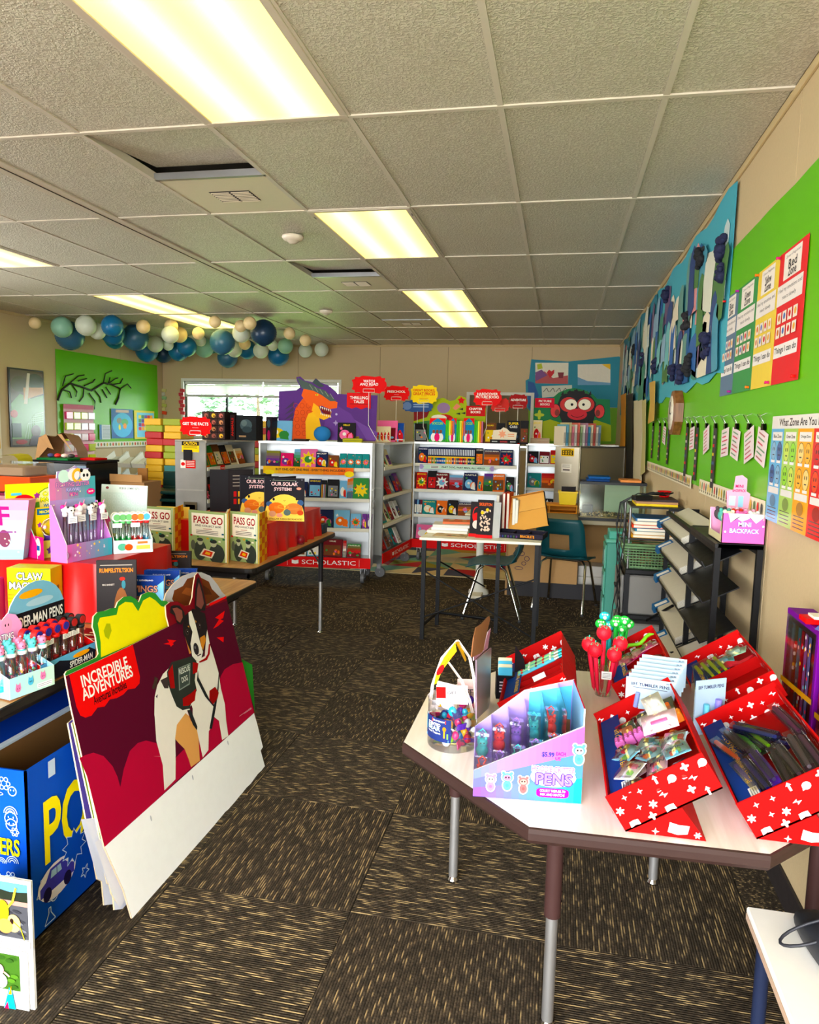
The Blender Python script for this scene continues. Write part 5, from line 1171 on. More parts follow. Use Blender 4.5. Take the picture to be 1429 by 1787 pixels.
# pink tall cartons at the far left
for k,(x,y,yaw,lab) in enumerate(((-2.075,2.44,20,'tall pink and pale blue tapering carton with raised pink letter f'),(-2.21,2.50,10,'tall pink and blue carton left of the one with the letter f'))):
    M = T(x, y, zz) @ RZ(yaw); t = thing('tall_candy_carton', lab, 'box', M)
    g = G(); w0, w1, dp, hh = .045, .085, .05, .235
    vs = [(-w0, 0, 0), (w0, 0, 0), (w0, dp, 0), (-w0, dp, 0)]; lv = []
    for q in range(7):
        f = q/6; ww = w0 + (w1 - w0)*f; lv += [(-ww, 0 - .03*f, hh*f), (ww, -.03*f, hh*f), (ww, dp, hh*f), (-ww, dp, hh*f)]
    fs = []; cc = []
    for q in range(6):
        f = q/5; c = (150 + 70*f, 200 - 50*f, 214 - 20*f)
        for i in range(4): fs.append((q*4 + i, q*4 + (i+1) % 4, q*4 + 4 + (i+1) % 4, q*4 + 4 + i)); cc.append(c)
    g.add(lv, fs + [(24, 25, 26, 27)], cc + [(240, 170, 190)]); g.build('carton', 'card', t)
    g=G();dd=D();dd.text('F',-.01,.175,.075,(232,60,120));dd.ell(-.015,.085,.022,.035,(110,60,80)).bars(-.03,.108,.03,.115,(120,60,110),1,.8)
    for q in range(10): dd.star(r2.uniform(-.03, .035), r2.uniform(.03, .13), .004, (250, 220, 200), 5, .5)
    g.dec(dd, RX(7.2) @ UPRIGHT @ T(0, 0, .0012)); g.build('raised_letter', 'card', t)

# claw machine box on the table
t = thing('claw_machine_box', 'lime yellow claw machine safe carton in front of the red cloth', 'box', T(-2.00, 2.33, .7245) @ RZ(10))
g=G();g.box((0,0,0),(.165,.085,.225),(196,196,50),cols=[(180,180,50),(206,200,90),(176,186,60),(190,190,50),(206,180,40),(176,186,60)]);g.build('carton','card',t)
dd=D();dd.text('CLAW',.086,.195,.028,WHITE,w=.1,out=BLK).text('MACHINE',.082,.158,.028,WHITE,w=.145,out=BLK).text('SAFE',.092,.122,.028,WHITE,w=.09,out=BLK).poly([(.11,0),(.165,0),(.165,.12),(.14,.10)],(50,90,120)).bars(.005,.09,.05,.13,(180,150,60),3,.4)
s2=D();s2.text('CLAW',.032,.13,.016,(70,56,30),w=.05,rot=90).text('MACHINE',.05,.11,.016,(70,56,30),w=.09,rot=90).text('SAFE',.066,.10,.014,(70,56,30),w=.05,rot=90)
g = G(); g.dec(dd, T(0, -.0002, 0) @ UPRIGHT); g.dec(s2, frame((.1652, 0, 0), (0, 1, 0), (0, 0, 1))); g.build('printed_lettering', 'card', t)

# hero pens tray (round header)
MS = seat((72, 1196), (152, 1158), .7245)
w, d_ = .25, .11; hdr = [(.0, 0), (w, 0), (w, .17)] + [(w/2 + w/2*cos(a), .17 + .11*sin(a)) for a in [pi*i/12 for i in range(1, 12)]] + [(0, .17)]
bd=D();bd.fan(hdr,(130,180,206),w/2,.12);bd.rect(.0,.135,w,.195,(24,22,26));bd.rect(0,0,w,.135,(40,50,90));bd.text('SPIDER-MAN PENS',w/2,.165,.034,WHITE,w=w*.92).text('$6.99 US',.07,.085,.016,WHITE,w=.09).ell(w*.55,.215,.06,.012,(170,200,216)).ell(w*.4,.245,.05,.012,(232,170,60)).ell(w-.05,.09,.012,.012,(220,220,226))
fd=D();fd.rect(0,0,w,.06,(30,30,40));fd.rect(0,.035,w,.06,(110,170,206));fd.poly([(0,.03),(.08,.05),(.15,.03),(.22,.052),(w,.035),(w,0),(0,0)],(28,28,38));fd.text('SPIDER-MAN',.18,.022,.02,WHITE,w=.11).ell(.18,.043,.04,.008,(230,160,50))
display('round_header_pen_display','dark pen display with round sky blue header and white lettering',MS,w,d_,.06,.11,[(30,30,40),(180,30,36),(40,50,90)],(190,24,36),fd,bd,0,hdr)
for i in range(6):
    for j in range(2):
        c, c2 = ((206, 30, 36), (50, 50, 140)) if i < 4 else ((30, 28, 32), (170, 30, 40))
        def rd(g,z,c=c,c2=c2):g.tube([(0,-.009,z+.004),(0,.009,z+.004)],.017,c,16);g.tube([(0,-.0105,z+.004),(0,-.009,z+.004)],.0125,c2,14)
        novelty_pen(MS @ T(.025+i*.039,.03+j*.042,.024),f'clear pen with {"red" if i < 4 else "black"} round cap, {NTH[i]} of the {"front" if j == 0 else "back"} row',(226,226,230),rd,(24,30,60) if i<2 else (150,16,30),(236,232,226) if (j==0 and i in (1,3,4)) else None,.118,.0115,'round capped pens',cap=c)

# pastel floating critter pens tray
MQ = seat((18, 1222), (97, 1193), .7245); w, d_ = .29, .15; MQ = MQ @ MX.Diagonal((.5, .85, .85, 1))
bp = [(0, 0), (w, 0), (w, .2), (.25, .235), (.2, .245), (.16, .225), (.12, .25), (.07, .245), (.03, .22), (0, .2)]
bd=D();bd.fan(bp,(206,150,186),w/2,.1);bd.ell(.19,.205,.035,.028,(226,150,176)).ell(.11,.21,.035,.028,(220,140,170)).ell(.18,.205,.004,.005,BLK).ell(.2,.205,.004,.005,BLK).text('FLOATING',.15,.165,.022,WHITE,w=.16,out=(90,60,110)).text('GLITTER',.15,.138,.022,WHITE,w=.14,out=(90,60,110)).text('PEN',.15,.112,.02,WHITE,w=.06,out=(90,60,110)).ell(.24,.13,.03,.016,(206,90,140))
fd = D(); fd.grad(0, 0, w, .07, (176, 214, 220), (190, 220, 200), 6); 
for q,(x,y,c) in enumerate(((.05,.03,(226,130,170)),(.13,.04,(100,176,206)),(.21,.045,(226,130,170)))):fd.ell(x,y,.018,.013,c).poly([(x-.016,y+.005),(x-.012,y+.02),(x-.004,y+.01)],c).poly([(x+.016,y+.005),(x+.012,y+.02),(x+.004,y+.01)],c).ell(x-.006,y,.002,.003,BLK,6).ell(x+.006,y,.002,.003,BLK,6)
fd.rect(.17, .008, .27, .024, WHITE).bars(.175, .01, .265, .022, (120, 120, 130), 2, .3)
display('critter_pen_display','pastel blue and pink display of clear critter pens at the left table edge',MQ,w,d_,.07,.12,[(180,214,220),(150,204,226),(206,150,190)],(220,90,140),fd,bd,0,bp)
def critter(c):
    def f(g, z):
        g.ball((0,0,z+.002),.013,c,10,8,sc=(1.1,1,.95));g.ball((-.009,0,z+.013),.0045,c,6,5);g.ball((.009,0,z+.013),.0045,c,6,5);g.ball((-.005,-.0125,z+.003),.0018,BLK,5,4);g.ball((.005,-.0125,z+.003),.0018,BLK,5,4);g.ball((0,0,z-.014),.011,(110,206,206),10,6)
    return f
MQ = seat((18, 1222), (97, 1193), .7245)
for i in range(5):
    for j in range(2):
        c = (110, 206, 206) if (i + j) % 2 else (236, 140, 170)
        t=novelty_pen(MQ @ T(.0+i*.034-j*.01,.035+j*.045,.02),f'clear pen with {"aqua" if (i + j) % 2 else "pink"} critter head, {NTH[i]} of the pastel display\'s {"front" if j == 0 else "back"} row',(226,232,236),critter(c),None,None,.115,.0125,'critter pens',cap=(236,236,236))
        g = G()
        for q in range(8):g.ball((r2.uniform(-.007,.007),r2.uniform(-.007,.007),.02+q*.003),.004,r2.choice([(150,120,200),(236,150,180),(110,190,160),(240,190,120)]),6,4)
        g.lathe([(0, .0), (.0125, .0), (.0125, .015), (0, .015)], (90, 206, 216), 12); g.build('floating_beads', 'plastic', t)
g=G();g.box((-.05,0,0),(.05,.06,.19),(206,60,130),c=.004);place(tag(g.build('magenta_box','card'),'magenta box at the far left edge behind the pastel pen display','box'),T(-2.04,2.26,.7245) @ RZ(20))

# leaning cut-out boards
def lean_frame(x0, x1=None, y0=1.86, zt=.766, dx=.19):
    return frame((x0, y0, 0), (0, 1, 0), (-dx, 0, zt))
BD = lean_frame(-1.21)
PP = lambda sc, ox, oy: (lambda *pts: board_pts(BD, [(ox + x/sc, oy + y/sc) for x, y in pts]))
A_ = PP(2.838, 110, 990); B_ = PP(3.97, 110, 1000)
out=A_((12,540),(180,462),(345,382),(525,292),(512,240),(508,190),(530,172),(565,168),(588,183),(603,192),(628,185),(640,150),(646,90),(655,40),(668,26),(682,50),(698,120),(712,190),(805,145),(812,165),(850,330),(945,700),(962,780),(990,890),(978,908),(1000,985))
N_ = 26; e0, e1 = A_((1000, 985), (345, 1750)); r2 = random.Random(9)
edge = [(e0[0] + (e1[0] - e0[0])*i/N_ + r2.uniform(-.002, .002), e0[1] + (e1[1] - e0[1])*i/N_ + r2.uniform(-.003, .003)) for i in range(1, N_)]
out += edge + A_((343, 1745), (300, 1600), (205, 1385), (100, 960), (40, 690))
def ngon(g, pts, th, col, M, side):
    from mathutils.geometry import tessellate_polygon
    tr = tessellate_polygon([[V((p[0], p[1], 0)) for p in pts]])
    n=len(pts);g.add([(p[0],p[1],0) for p in pts],[tuple(t_) for t_ in tr],col,M=M);g.add([(p[0],p[1],-th) for p in pts],[tuple(t_) for t_ in tr],side,M=M)
    g.add([(p[0], p[1], 0) for p in pts] + [(p[0], p[1], -th) for p in pts], [(i, (i+1) % n, n + (i+1) % n, n + i) for i in range(n)], side, M=M)
def cp(dd, pts, col):
    from mathutils.geometry import tessellate_polygon
    dd.it.append((pts, [tuple(t_) for t_ in tessellate_polygon([[V((p[0], p[1], 0)) for p in pts]])], col))
g = G(); ngon(g, out, .005, (116, 8, 38), MX.Identity(4), (206, 176, 150)); dd = D()
MAG, DKM, RED_ = (168, 0, 66), (80, 0, 40), (222, 22, 30)
cp(dd, A_((14, 542), (345, 383), (525, 293), (700, 205), (812, 165), (885, 465), (945, 700), (900, 745), (430, 1190), (205, 1385), (100, 960), (40, 690)), DKM)
cp(dd,A_((80,945),(110,930),(150,918),(200,935),(245,985),(270,1040),(283,1090),(300,1000),(330,910),(370,870),(410,858),(460,870),(500,920),(560,1060),(350,1260),(205,1385),(120,1040)),MAG)
cp(dd, A_((780, 540), (800, 505), (840, 480), (888, 470), (915, 580), (945, 720), (560, 1060), (540, 960), (700, 800), (760, 640)), MAG)
cp(dd, A_((205, 1385), (945, 722), (962, 780), (989, 890), (978, 908), (999, 985)) + edge + A_((343, 1745), (300, 1600)), (252, 252, 252))
cp(dd,A_((30,535),(345,383),(362,460),(380,540),(378,575),(355,600),(320,605),(298,630),(265,648),(230,655),(205,690),(170,695),(140,735),(110,745),(85,735),(65,690)),RED_)
# lettering along the slope of the board
a0, a1 = A_((92, 575), (318, 462)); ang = math.degrees(math.atan2(a1[1] - a0[1], a1[0] - a0[0])); 
def tx(s, p, q, hgt, col, bold=True):
    a,b=A_(p,q);an=math.degrees(math.atan2(b[1]-a[1],b[0]-a[0]));dd.text(s,(a[0]+b[0])/2,(a[1]+b[1])/2,hgt,col,w=math.hypot(b[0]-a[0],b[1]-a[1]),rot=an,bold=bold)
tx('INCREDIBLE',(90,568),(318,466),.037,WHITE);tx('ADVENTURES',(93,634),(342,512),.037,WHITE);tx('Aventuras Increíbles',(150,663),(312,578),.026,(40,8,14))
for pts in (((742,305),(772,258),(752,250),(800,215),(792,252),(778,258),(795,265),(765,292)),((496,380),(525,372),(515,358),(560,362),(540,376),(548,380),(532,394),(528,384)),((760,348),(795,345),(793,372)),((722,180),(806,142),(808,152),(726,192))):cp(dd,A_(*pts),(226,24,34))
dd.line(A_((872, 738), (930, 696)), .0015, (220, 180, 190)).line(A_((895, 725), (932, 700)), .0015, (220, 180, 190))
# the terrier (crop coordinates of the drawing)
DW, DB, DBR = (232, 226, 218), (34, 28, 30), (120, 74, 60)
cp(dd,B_((620,1270),(680,1272),(650,1130),(630,980),(632,860),(650,780),(690,700),(740,650),(800,620),(860,700),(900,900),(850,960),(800,1020),(775,1080),(775,1180),(778,1270)),DW)  # hind body
cp(dd,A_((452,740),(470,640),(480,600),(520,560),(600,640),(640,740),(600,735),(570,770),(553,850),(556,960),(555,1050),(500,1105),(492,980),(460,860)),DW)
cp(dd, A_((562, 780), (605, 722), (655, 765), (668, 830), (676, 958), (632, 990), (620, 950), (600, 900), (570, 870), (553, 850)), (214, 160, 106))
cp(dd,A_((640,700),(600,560),(660,460),(700,440),(710,300),(725,380),(745,440),(768,520),(780,600),(800,680),(806,760),(817,835),(786,856),(770,760),(745,740),(735,790),(720,812),(718,905),(690,942),(672,860),(660,800),(640,760)),DW)
cp(dd,A_((480,560),(520,540),(520,600),(500,600)),(60,50,50));cp(dd,A_((438,600),(448,565),(452,540),(468,552),(462,580),(452,605)),(60,46,40));cp(dd,A_((457,640),(467,628),(464,650)),(50,46,60))
cp(dd,A_((512,520),(535,470),(565,462),(635,440),(660,470),(650,560),(660,610),(640,650),(625,700),(590,708),(560,690),(535,630),(518,580)),(44,48,44))       # vest
for pts in (((518,520),(540,480),(548,560),(552,600),(530,600)),((640,470),(668,475),(662,520),(640,530)),((590,650),(630,625),(658,600),(650,660),(620,685),(592,688)),((612,710),(625,720),(640,770),(630,760))):cp(dd,A_(*pts),(150,36,32))
cp(dd,A_((568,500),(628,474),(625,580),(572,612)),(130,140,134));cp(dd,A_((572,503),(624,480),(621,575),(576,604)),(62,70,66));tx('RESCUE',(573,520),(624,497),.020,(210,214,206));tx('DOG',(585,560),(614,546),.020,(210,214,206))
for pts in (((665,510),(668,545),(720,650),(745,680),(760,620),(772,480),(768,600),(755,690),(735,800),(722,800),(742,690),(700,640),(660,560)),((612,708),(630,706),(662,790),(660,808),(640,780))):cp(dd,A_(*pts),(34,36,38))
cp(dd, A_((722, 612), (750, 592), (768, 622), (762, 650), (740, 680), (722, 655)), (140, 34, 34))
cp(dd,A_((590,290),(600,240),(640,205),(700,230),(712,300),(700,380),(690,440),(660,462),(635,430),(610,370),(592,330)),DB)                              # head
cp(dd, A_((618, 225), (632, 215), (650, 270), (665, 330), (678, 380), (690, 420), (680, 455), (655, 462), (636, 440), (628, 380), (638, 320), (622, 280)), DW)
cp(dd,A_((675,350),(698,335),(705,360),(690,410),(680,390)),(196,130,70));cp(dd,A_((612,292),(620,290),(622,300)),(190,130,70));cp(dd,A_((650,262),(658,268),(655,278)),(190,130,70));cp(dd,A_((600,340),(612,380),(632,425),(622,430)),(196,130,80))
for cx,cy in ((611,322),(671,290)):dd.ell(*A_((cx,cy))[0],.011,.012,(70,56,52)).ell(*A_((cx,cy))[0],.006,.008,(16,14,16)).ell(*A_((cx+2,cy-3))[0],.002,.002,WHITE,6)
dd.ell(*A_((655,405))[0],.019,.024,(40,36,40)).ell(*A_((650,398))[0],.006,.006,(110,106,110)).line(A_((655,425),(662,440),(680,430)),.004,(40,30,30))
cp(dd,A_((528,195),(545,188),(572,190),(596,222),(600,250),(585,285),(562,280),(548,240),(525,226)),DB);cp(dd,A_((537,205),(560,200),(585,215),(588,250),(575,275),(558,262),(550,230)),(130,76,68))   # left ear
cp(dd,A_((648,200),(650,120),(658,60),(668,48),(690,110),(703,185),(700,215),(680,215),(660,235)),DB);cp(dd,A_((655,190),(660,110),(668,75),(683,125),(694,180),(680,208)),(120,72,68))   # right ear
cp(dd, A_((668, 468), (700, 450), (712, 430), (718, 380), (724, 382), (722, 430), (708, 460), (672, 474)), (150, 16, 36))
for cx, cy in ((812, 870), (637, 1042), (430, 1244)): dd.ell(*A_((cx, cy))[0], .004, .010, (190, 192, 200), 8)
g.dec(dd, MX.Identity(4), .0004)
place(tag(g.build('cutout_board','card'),'maroon cut-out board with rescue terrier and incredible adventures lettering, front of the leaning boards','display board'),BD)
# boards behind it, each a little farther back
def back_board(name, lab, off, pts, col, inner=None, white_from=None, side=(210, 190, 160), tri=None):
    M = lean_frame(-1.21 - off, dx=.19 - off*.25, y0=1.86 + tri if tri else 1.86)
    Mi = M.inverted(); q = [loc(x, y, Mi, M) for x, y in pts]
    g = G(); ngon(g, q, .005, col, MX.Identity(4), side); dd = D()
    for ip, ic in (inner or []): cp(dd, [loc(x, y, Mi, M) for x, y in ip], ic)
    g.dec(dd, MX.Identity(4), .0004); return place(tag(g.build(name, 'card'), lab, 'display board'), M)
Bc = lambda *p: [(110 + x/3.97, 1000 + y/3.97) for x, y in p]
yo=Bc((14,700),(25,680),(230,585),(245,560),(225,430),(205,370),(212,300),(240,270),(290,262),(330,245),(365,240),(380,200),(420,165),(470,160),(505,180),(525,205),(545,150),(590,130),(640,140),(680,190),(720,195),(740,230))+[(330,1100),(440,1160),(446,1262),(210,1582),(195,1560),(150,1345),(130,1250)]
yi=Bc((262,585),(260,480),(240,350),(255,310),(370,290),(385,230),(430,200),(480,205),(520,265),(555,190),(600,165),(640,190),(680,230),(710,235),(735,310),(740,360),(480,490))
back_board('cutout_board','yellow wavy-topped board with green border behind the terrier board',.030,yo,(60,140,60),[(yi,(236,224,30)),(Bc((290,440),(280,400),(300,350),(325,350),(335,400),(315,460)),(170,176,30)),([(208,1585),(195,1560),(165,1470),(300,1390),(446,1262)],(232,234,240))])
gr=Bc((700,190),(715,140),(760,80),(830,20),(900,-5),(960,-5),(1020,20),(1070,80),(1100,130),(1130,160))+[(398,1120),(440,1250),(300,1350),(280,1100)]
back_board('cutout_board','grey arched board with shaggy brown fur picture behind the terrier ear',.058,gr,(196,194,206),[(Bc((755,180),(770,120),(830,90),(860,40),(930,20),(1010,60),(1030,110),(1085,165),(1010,210),(900,260),(800,250)),(112,62,40)),(Bc((820,140),(850,100),(900,110),(880,160)),(150,90,56)),(Bc((960,80),(1010,110),(1030,150),(980,150)),(84,44,30))])
ln_=lambda x0,c,lab,off,low:back_board('cutout_board',lab,off,[(x0,1262),(x0+8,1255),(300,1150),(438,1200),(446,1300),(low[0]+14,low[1]+4),(low[0],low[1]+6),(low[0]-4,low[1]-36),(low[0]-12,low[1]-40)],c,[([(x0+22,1430),(x0+40,1428),(440,1262),(446,1300),(low[0]+14,low[1]+4),(low[0],low[1]+6),(low[0]-4,low[1]-36),(low[0]-12,low[1]-40)],(226,230,242))])
ln_(126, (120, 150, 60), 'green-edged white-footed board, third from the front of the leaning boards', .045, (200, 1582))
ln_(119, (96, 84, 160), 'purple-edged white-footed board at the back of the leaning boards', .075, (182, 1574))

# blue posters carton
t=thing('posters_carton','open blue carton with yellow posters lettering and white doodles on the floor','box',T(-1.425,1.70,0));BW,BL,BH=.19,.62,.52
BLU_ = (20, 84, 176)
def doodles(dd, W, H, n, seed, avoid=None):
    r3 = random.Random(seed); c = (206, 226, 244)
    for k in range(n):
        x, y = r3.uniform(.04, W - .04), r3.uniform(.04, H - .04)
        if avoid and avoid[0] < x < avoid[2] and avoid[1] < y < avoid[3]: continue
        s = r3.uniform(.014, .024); q = k % 7
        if q == 0: dd.ring(x, y, s, s, .003, c, 14).ell(x - s*.35, y + s*.2, .002, .003, c, 6).ell(x + s*.35, y + s*.2, .002, .003, c, 6)
        elif q==1:dd.line([(x+s*sin(a)*(1 if i % 2 else .45),y+s*cos(a)*(1 if i % 2 else .45)) for i,a in enumerate([pi*i/5 for i in range(11)])],.003,c)
        elif q == 2: dd.line([(x, y - s), (x + s*.6, y), (x, y), (x + s*.5, y + s), (x - s*.3, y + s*.1), (x + s*.2, y + s*.1), (x, y - s)], .003, c)
        elif q==3:dd.line([(x-s,y-s),(x-s*.2,y+s*.3),(x-s*.2,y+s),(x+s*.2,y+s),(x+s*.2,y+s*.3),(x+s,y-s),(x-s,y-s)],.003,c)
        elif q == 4: dd.ring(x, y, s*.7, s*.7, .003, c, 12); dd.ring(x, y, s*1.3, s*.35, .0025, c, 16)
        elif q == 5:
            for a in range(6): dd.ring(x + s*.6*cos(a*pi/3), y + s*.6*sin(a*pi/3), s*.32, s*.32, .0025, c, 8)
        else:
            for a in (1, .7, .4): dd.line([(x + s*a*cos(b), y + s*a*sin(b)) for b in [pi*i/8 for i in range(9)]], .0025, c)
g=G();g.box((-BW,0,0),(0,.006,BH),BLU_,cols=[BLU_]*2+[BLU_,(150,112,76),BLU_,BLU_]);dd=D();doodles(dd,BW,BH,24,2,(.0,.25,.3,.33));dd.text('POSTERS',BW-.107,.29,.052,(240,224,40),w=.165).rect(BW-.17,.4,BW-.09,.425,(90,66,44));g.dec(dd,T(-BW,-.0004,0) @ UPRIGHT);g.build('front_panel','card',t)
g=G();g.box((-.006,0,0),(0,BL,BH),BLU_,cols=[BLU_]*4+[BLU_,(150,112,76)]);dd=D();doodles(dd,.34,.3,12,5,(.05,.17,.4,.42));dd.text('POSTERS',.37,.30,.20,(240,224,40),w=.62)
cx = .11
dd.fan([(cx+.085*cos(a),.135+.055*sin(a)) for a in [2*pi*i/18 for i in range(18)]],(226,224,230)).fan([(cx-.075,.11),(cx+.075,.11),(cx+.078,.14),(cx+.05,.155),(cx+.025,.18),(cx-.03,.18),(cx-.05,.15),(cx-.075,.14)],(72,70,160)).ell(cx-.045,.108,.018,.022,(30,26,60)).ell(cx+.045,.108,.018,.022,(30,26,60)).poly([(cx-.03,.15),(cx+.02,.15),(cx+.015,.172),(cx-.025,.172)],(160,190,214)).line([(cx-.002,.15),(cx-.002,.172)],.003,(60,60,130))
dd.star(.19,.19,.06,(206,226,244),10,.65).star(.19,.19,.055,BLU_,10,.65).rect(.40,.05,.46,.08,(200,26,40)).rect(.085,.46,.115,.51,(190,206,226))
g.dec(dd, frame((.0004, 0, 0), (0, 1, 0), (0, 0, 1))); g.build('side_panel', 'card', t)
g=G();g.box((-BW,BL-.006,0),(0,BL,BH),(112,84,58));g.box((-BW,0,0),(-BW+.006,BL,BH),(112,84,58));g.box((-BW,0,0),(0,BL,.006),(100,76,52));g.build('inner_walls','card',t)
g=G();Mf=T(-BW,0,BH) @ RZ(90) @ RX(20);g.box((0,0,0),(BL,.30,.006),(18,64,150),M=Mf);g.box((0,-.014,-.002),(BL,.0,.008),(206,220,236),M=Mf);dd=D();dd.text('POSTERS',.2,.12,.07,(226,210,40),w=.36).star(.48,.12,.02,(206,226,244),5,.5);g.dec(dd,Mf @ T(0,0,.0064));g.build('lid_flap','card',t)

# photo sheets at the lower left
for k,(z0,z1,x1,lab) in enumerate(((.165,.352,-1.247,'upper photo sheet of a pale orchid against a grey rock at the lower left edge'),(-.0,.160,-1.262,'lower photo sheet of a toy figure on grass at the lower left edge'))):
    h = z1 - z0 if k == 0 else .21; w = .26; z0 = z0 if k == 0 else z1 - h - .0
    M = T(x1 - w, 1.49 - k*.004, max(z0, 0)); h = h if k == 0 else z1
    g = G(); g.box((0, 0, 0), (w, .002, h), (236, 236, 236)); dd = D()
    if k == 0:
        dd.rect(.01,.028,w-.01,h-.01,(70,70,74)).rect(.01,h-.045,w-.01,h-.01,(110,170,214)).fan([(.01,h-.03),(.1,h-.02),(.2,h-.035),(w-.01,h-.03),(w-.01,h-.07),(.01,h-.07)],(34,40,30)).rect(.01,h-.07,w-.01,h-.058,(176,130,120))
        for q in range(40):dd.ell(random.Random(q).uniform(.02,w-.02),random.Random(q+99).uniform(.035,h-.08),.014,.004,(104,104,110) if q % 2 else (50,50,54),8,rot=-.2)
        dd.ell(w-.05,.07,.02,.024,(226,190,130)).ell(w-.055,.075,.006,.008,(40,26,20)).line([(w-.075,.10),(w-.05,.13),(w-.04,h-.02)],.006,(216,190,90)).line([(w-.05,.075),(w-.03,.06),(w-.02,.03)],.0025,(190,170,70)).ell(w-.08,.10,.018,.03,(150,152,60)).ell(w-.075,.06,.022,.02,(190,140,90)).rect(.01,.004,w-.004,.028,(220,214,212)).bars(.02,.006,w-.01,.026,(110,100,100),3,.25)
    else:
        dd.rect(.01, .05, w - .022, h - .012, (58, 92, 36))
        for q in range(30):dd.ell(random.Random(q).uniform(.02,w-.03),random.Random(q+50).uniform(.055,h-.02),.012,.006,(76,116,44) if q % 2 else (46,78,30),8)
        dd.ell(w-.075,.075,.018,.02,(206,200,206)).ell(w-.08,.105,.014,.016,(226,180,180)).line([(w-.065,.10),(w-.05,.09)],.005,(226,190,160)).poly([(w-.07,0),(w-.035,.002),(w-.045,.055),(w-.052,.06)],(50,150,170)).poly([(w-.055,.04),(w-.045,.042),(w-.046,.065)],(230,140,60)).poly([(w-.068,0),(w-.055,.0),(w-.058,.02)],(220,60,90))
    g.dec(dd, T(0, -.0004, 0) @ UPRIGHT); place(tag(g.build('photo_sheet', 'gloss'), lab, 'photo'), M)
g=G();g.box((-.27,0,0),(0,.008,.35),(232,230,226));g.box((-.25,.008,0),(-.242,.12,.25),(222,220,214));place(tag(g.build('foam_board','paper'),'white foam board standing behind the two photo sheets','board'),T(-1.25,1.4925,0))
# right foreground goods
ZT = .6505
RED = (180, 10, 26)
def redprint(dd, x0, y0, x1, y1, seed, s=.016):
    r3 = random.Random(seed); n = int((x1 - x0)*(y1 - y0)/(s*s*7)) + 3; pts = []
    for k in range(n*6):
        x, y = r3.uniform(x0 + s*.6, x1 - s*.6), r3.uniform(y0 + s*.6, y1 - s*.6)
        if any(math.hypot(x - a, y - b) < s*2.1 for a, b in pts): continue
        pts.append((x, y)); q = len(pts) % 7
        if len(pts) > n: break
        c = (240, 236, 236)
        if q == 0: dd.flower(x, y, s*.8, c, 6)
        elif q == 1: dd.star(x, y, s*.55, c, 4, .35)
        elif q == 2: dd.flower(x, y, s*.8, c, 4)
        elif q==3:dd.poly([(x-s*.8,y+s*.1),(x+s*.1,y+s*.5),(x,y+s*.1),(x+s*.8,y)],c).poly([(x+s*.8,y),(x-s*.1,y-s*.5),(x,y),(x-s*.8,y+s*.1)],c)
        elif q == 4: dd.ell(x, y, s*.75, s*.7, c, 14).poly([(x - s*.7, y), (x - s*.9, y - s*.6), (x, y - s*.5)], c)
        elif q==5:dd.poly([(x-s*.9,y-s*.5),(x,y-s*.3),(x,y+s*.6),(x-s*.8,y+s*.5)],c).poly([(x,y-s*.3),(x+s*.9,y-s*.5),(x+s*.8,y+s*.5),(x,y+s*.6)],c).line([(x,y-s*.3),(x,y+s*.6)],s*.08,RED)
        else:dd.poly([(x-s*.2,y-s*.8),(x+s*.2,y-s*.8),(x+s*.2,y+s*.2),(x+s*.5,y+s*.2),(x,y+s*.8),(x-s*.5,y+s*.2),(x-s*.2,y+s*.2)],c)
    return dd
TRAYS = {}
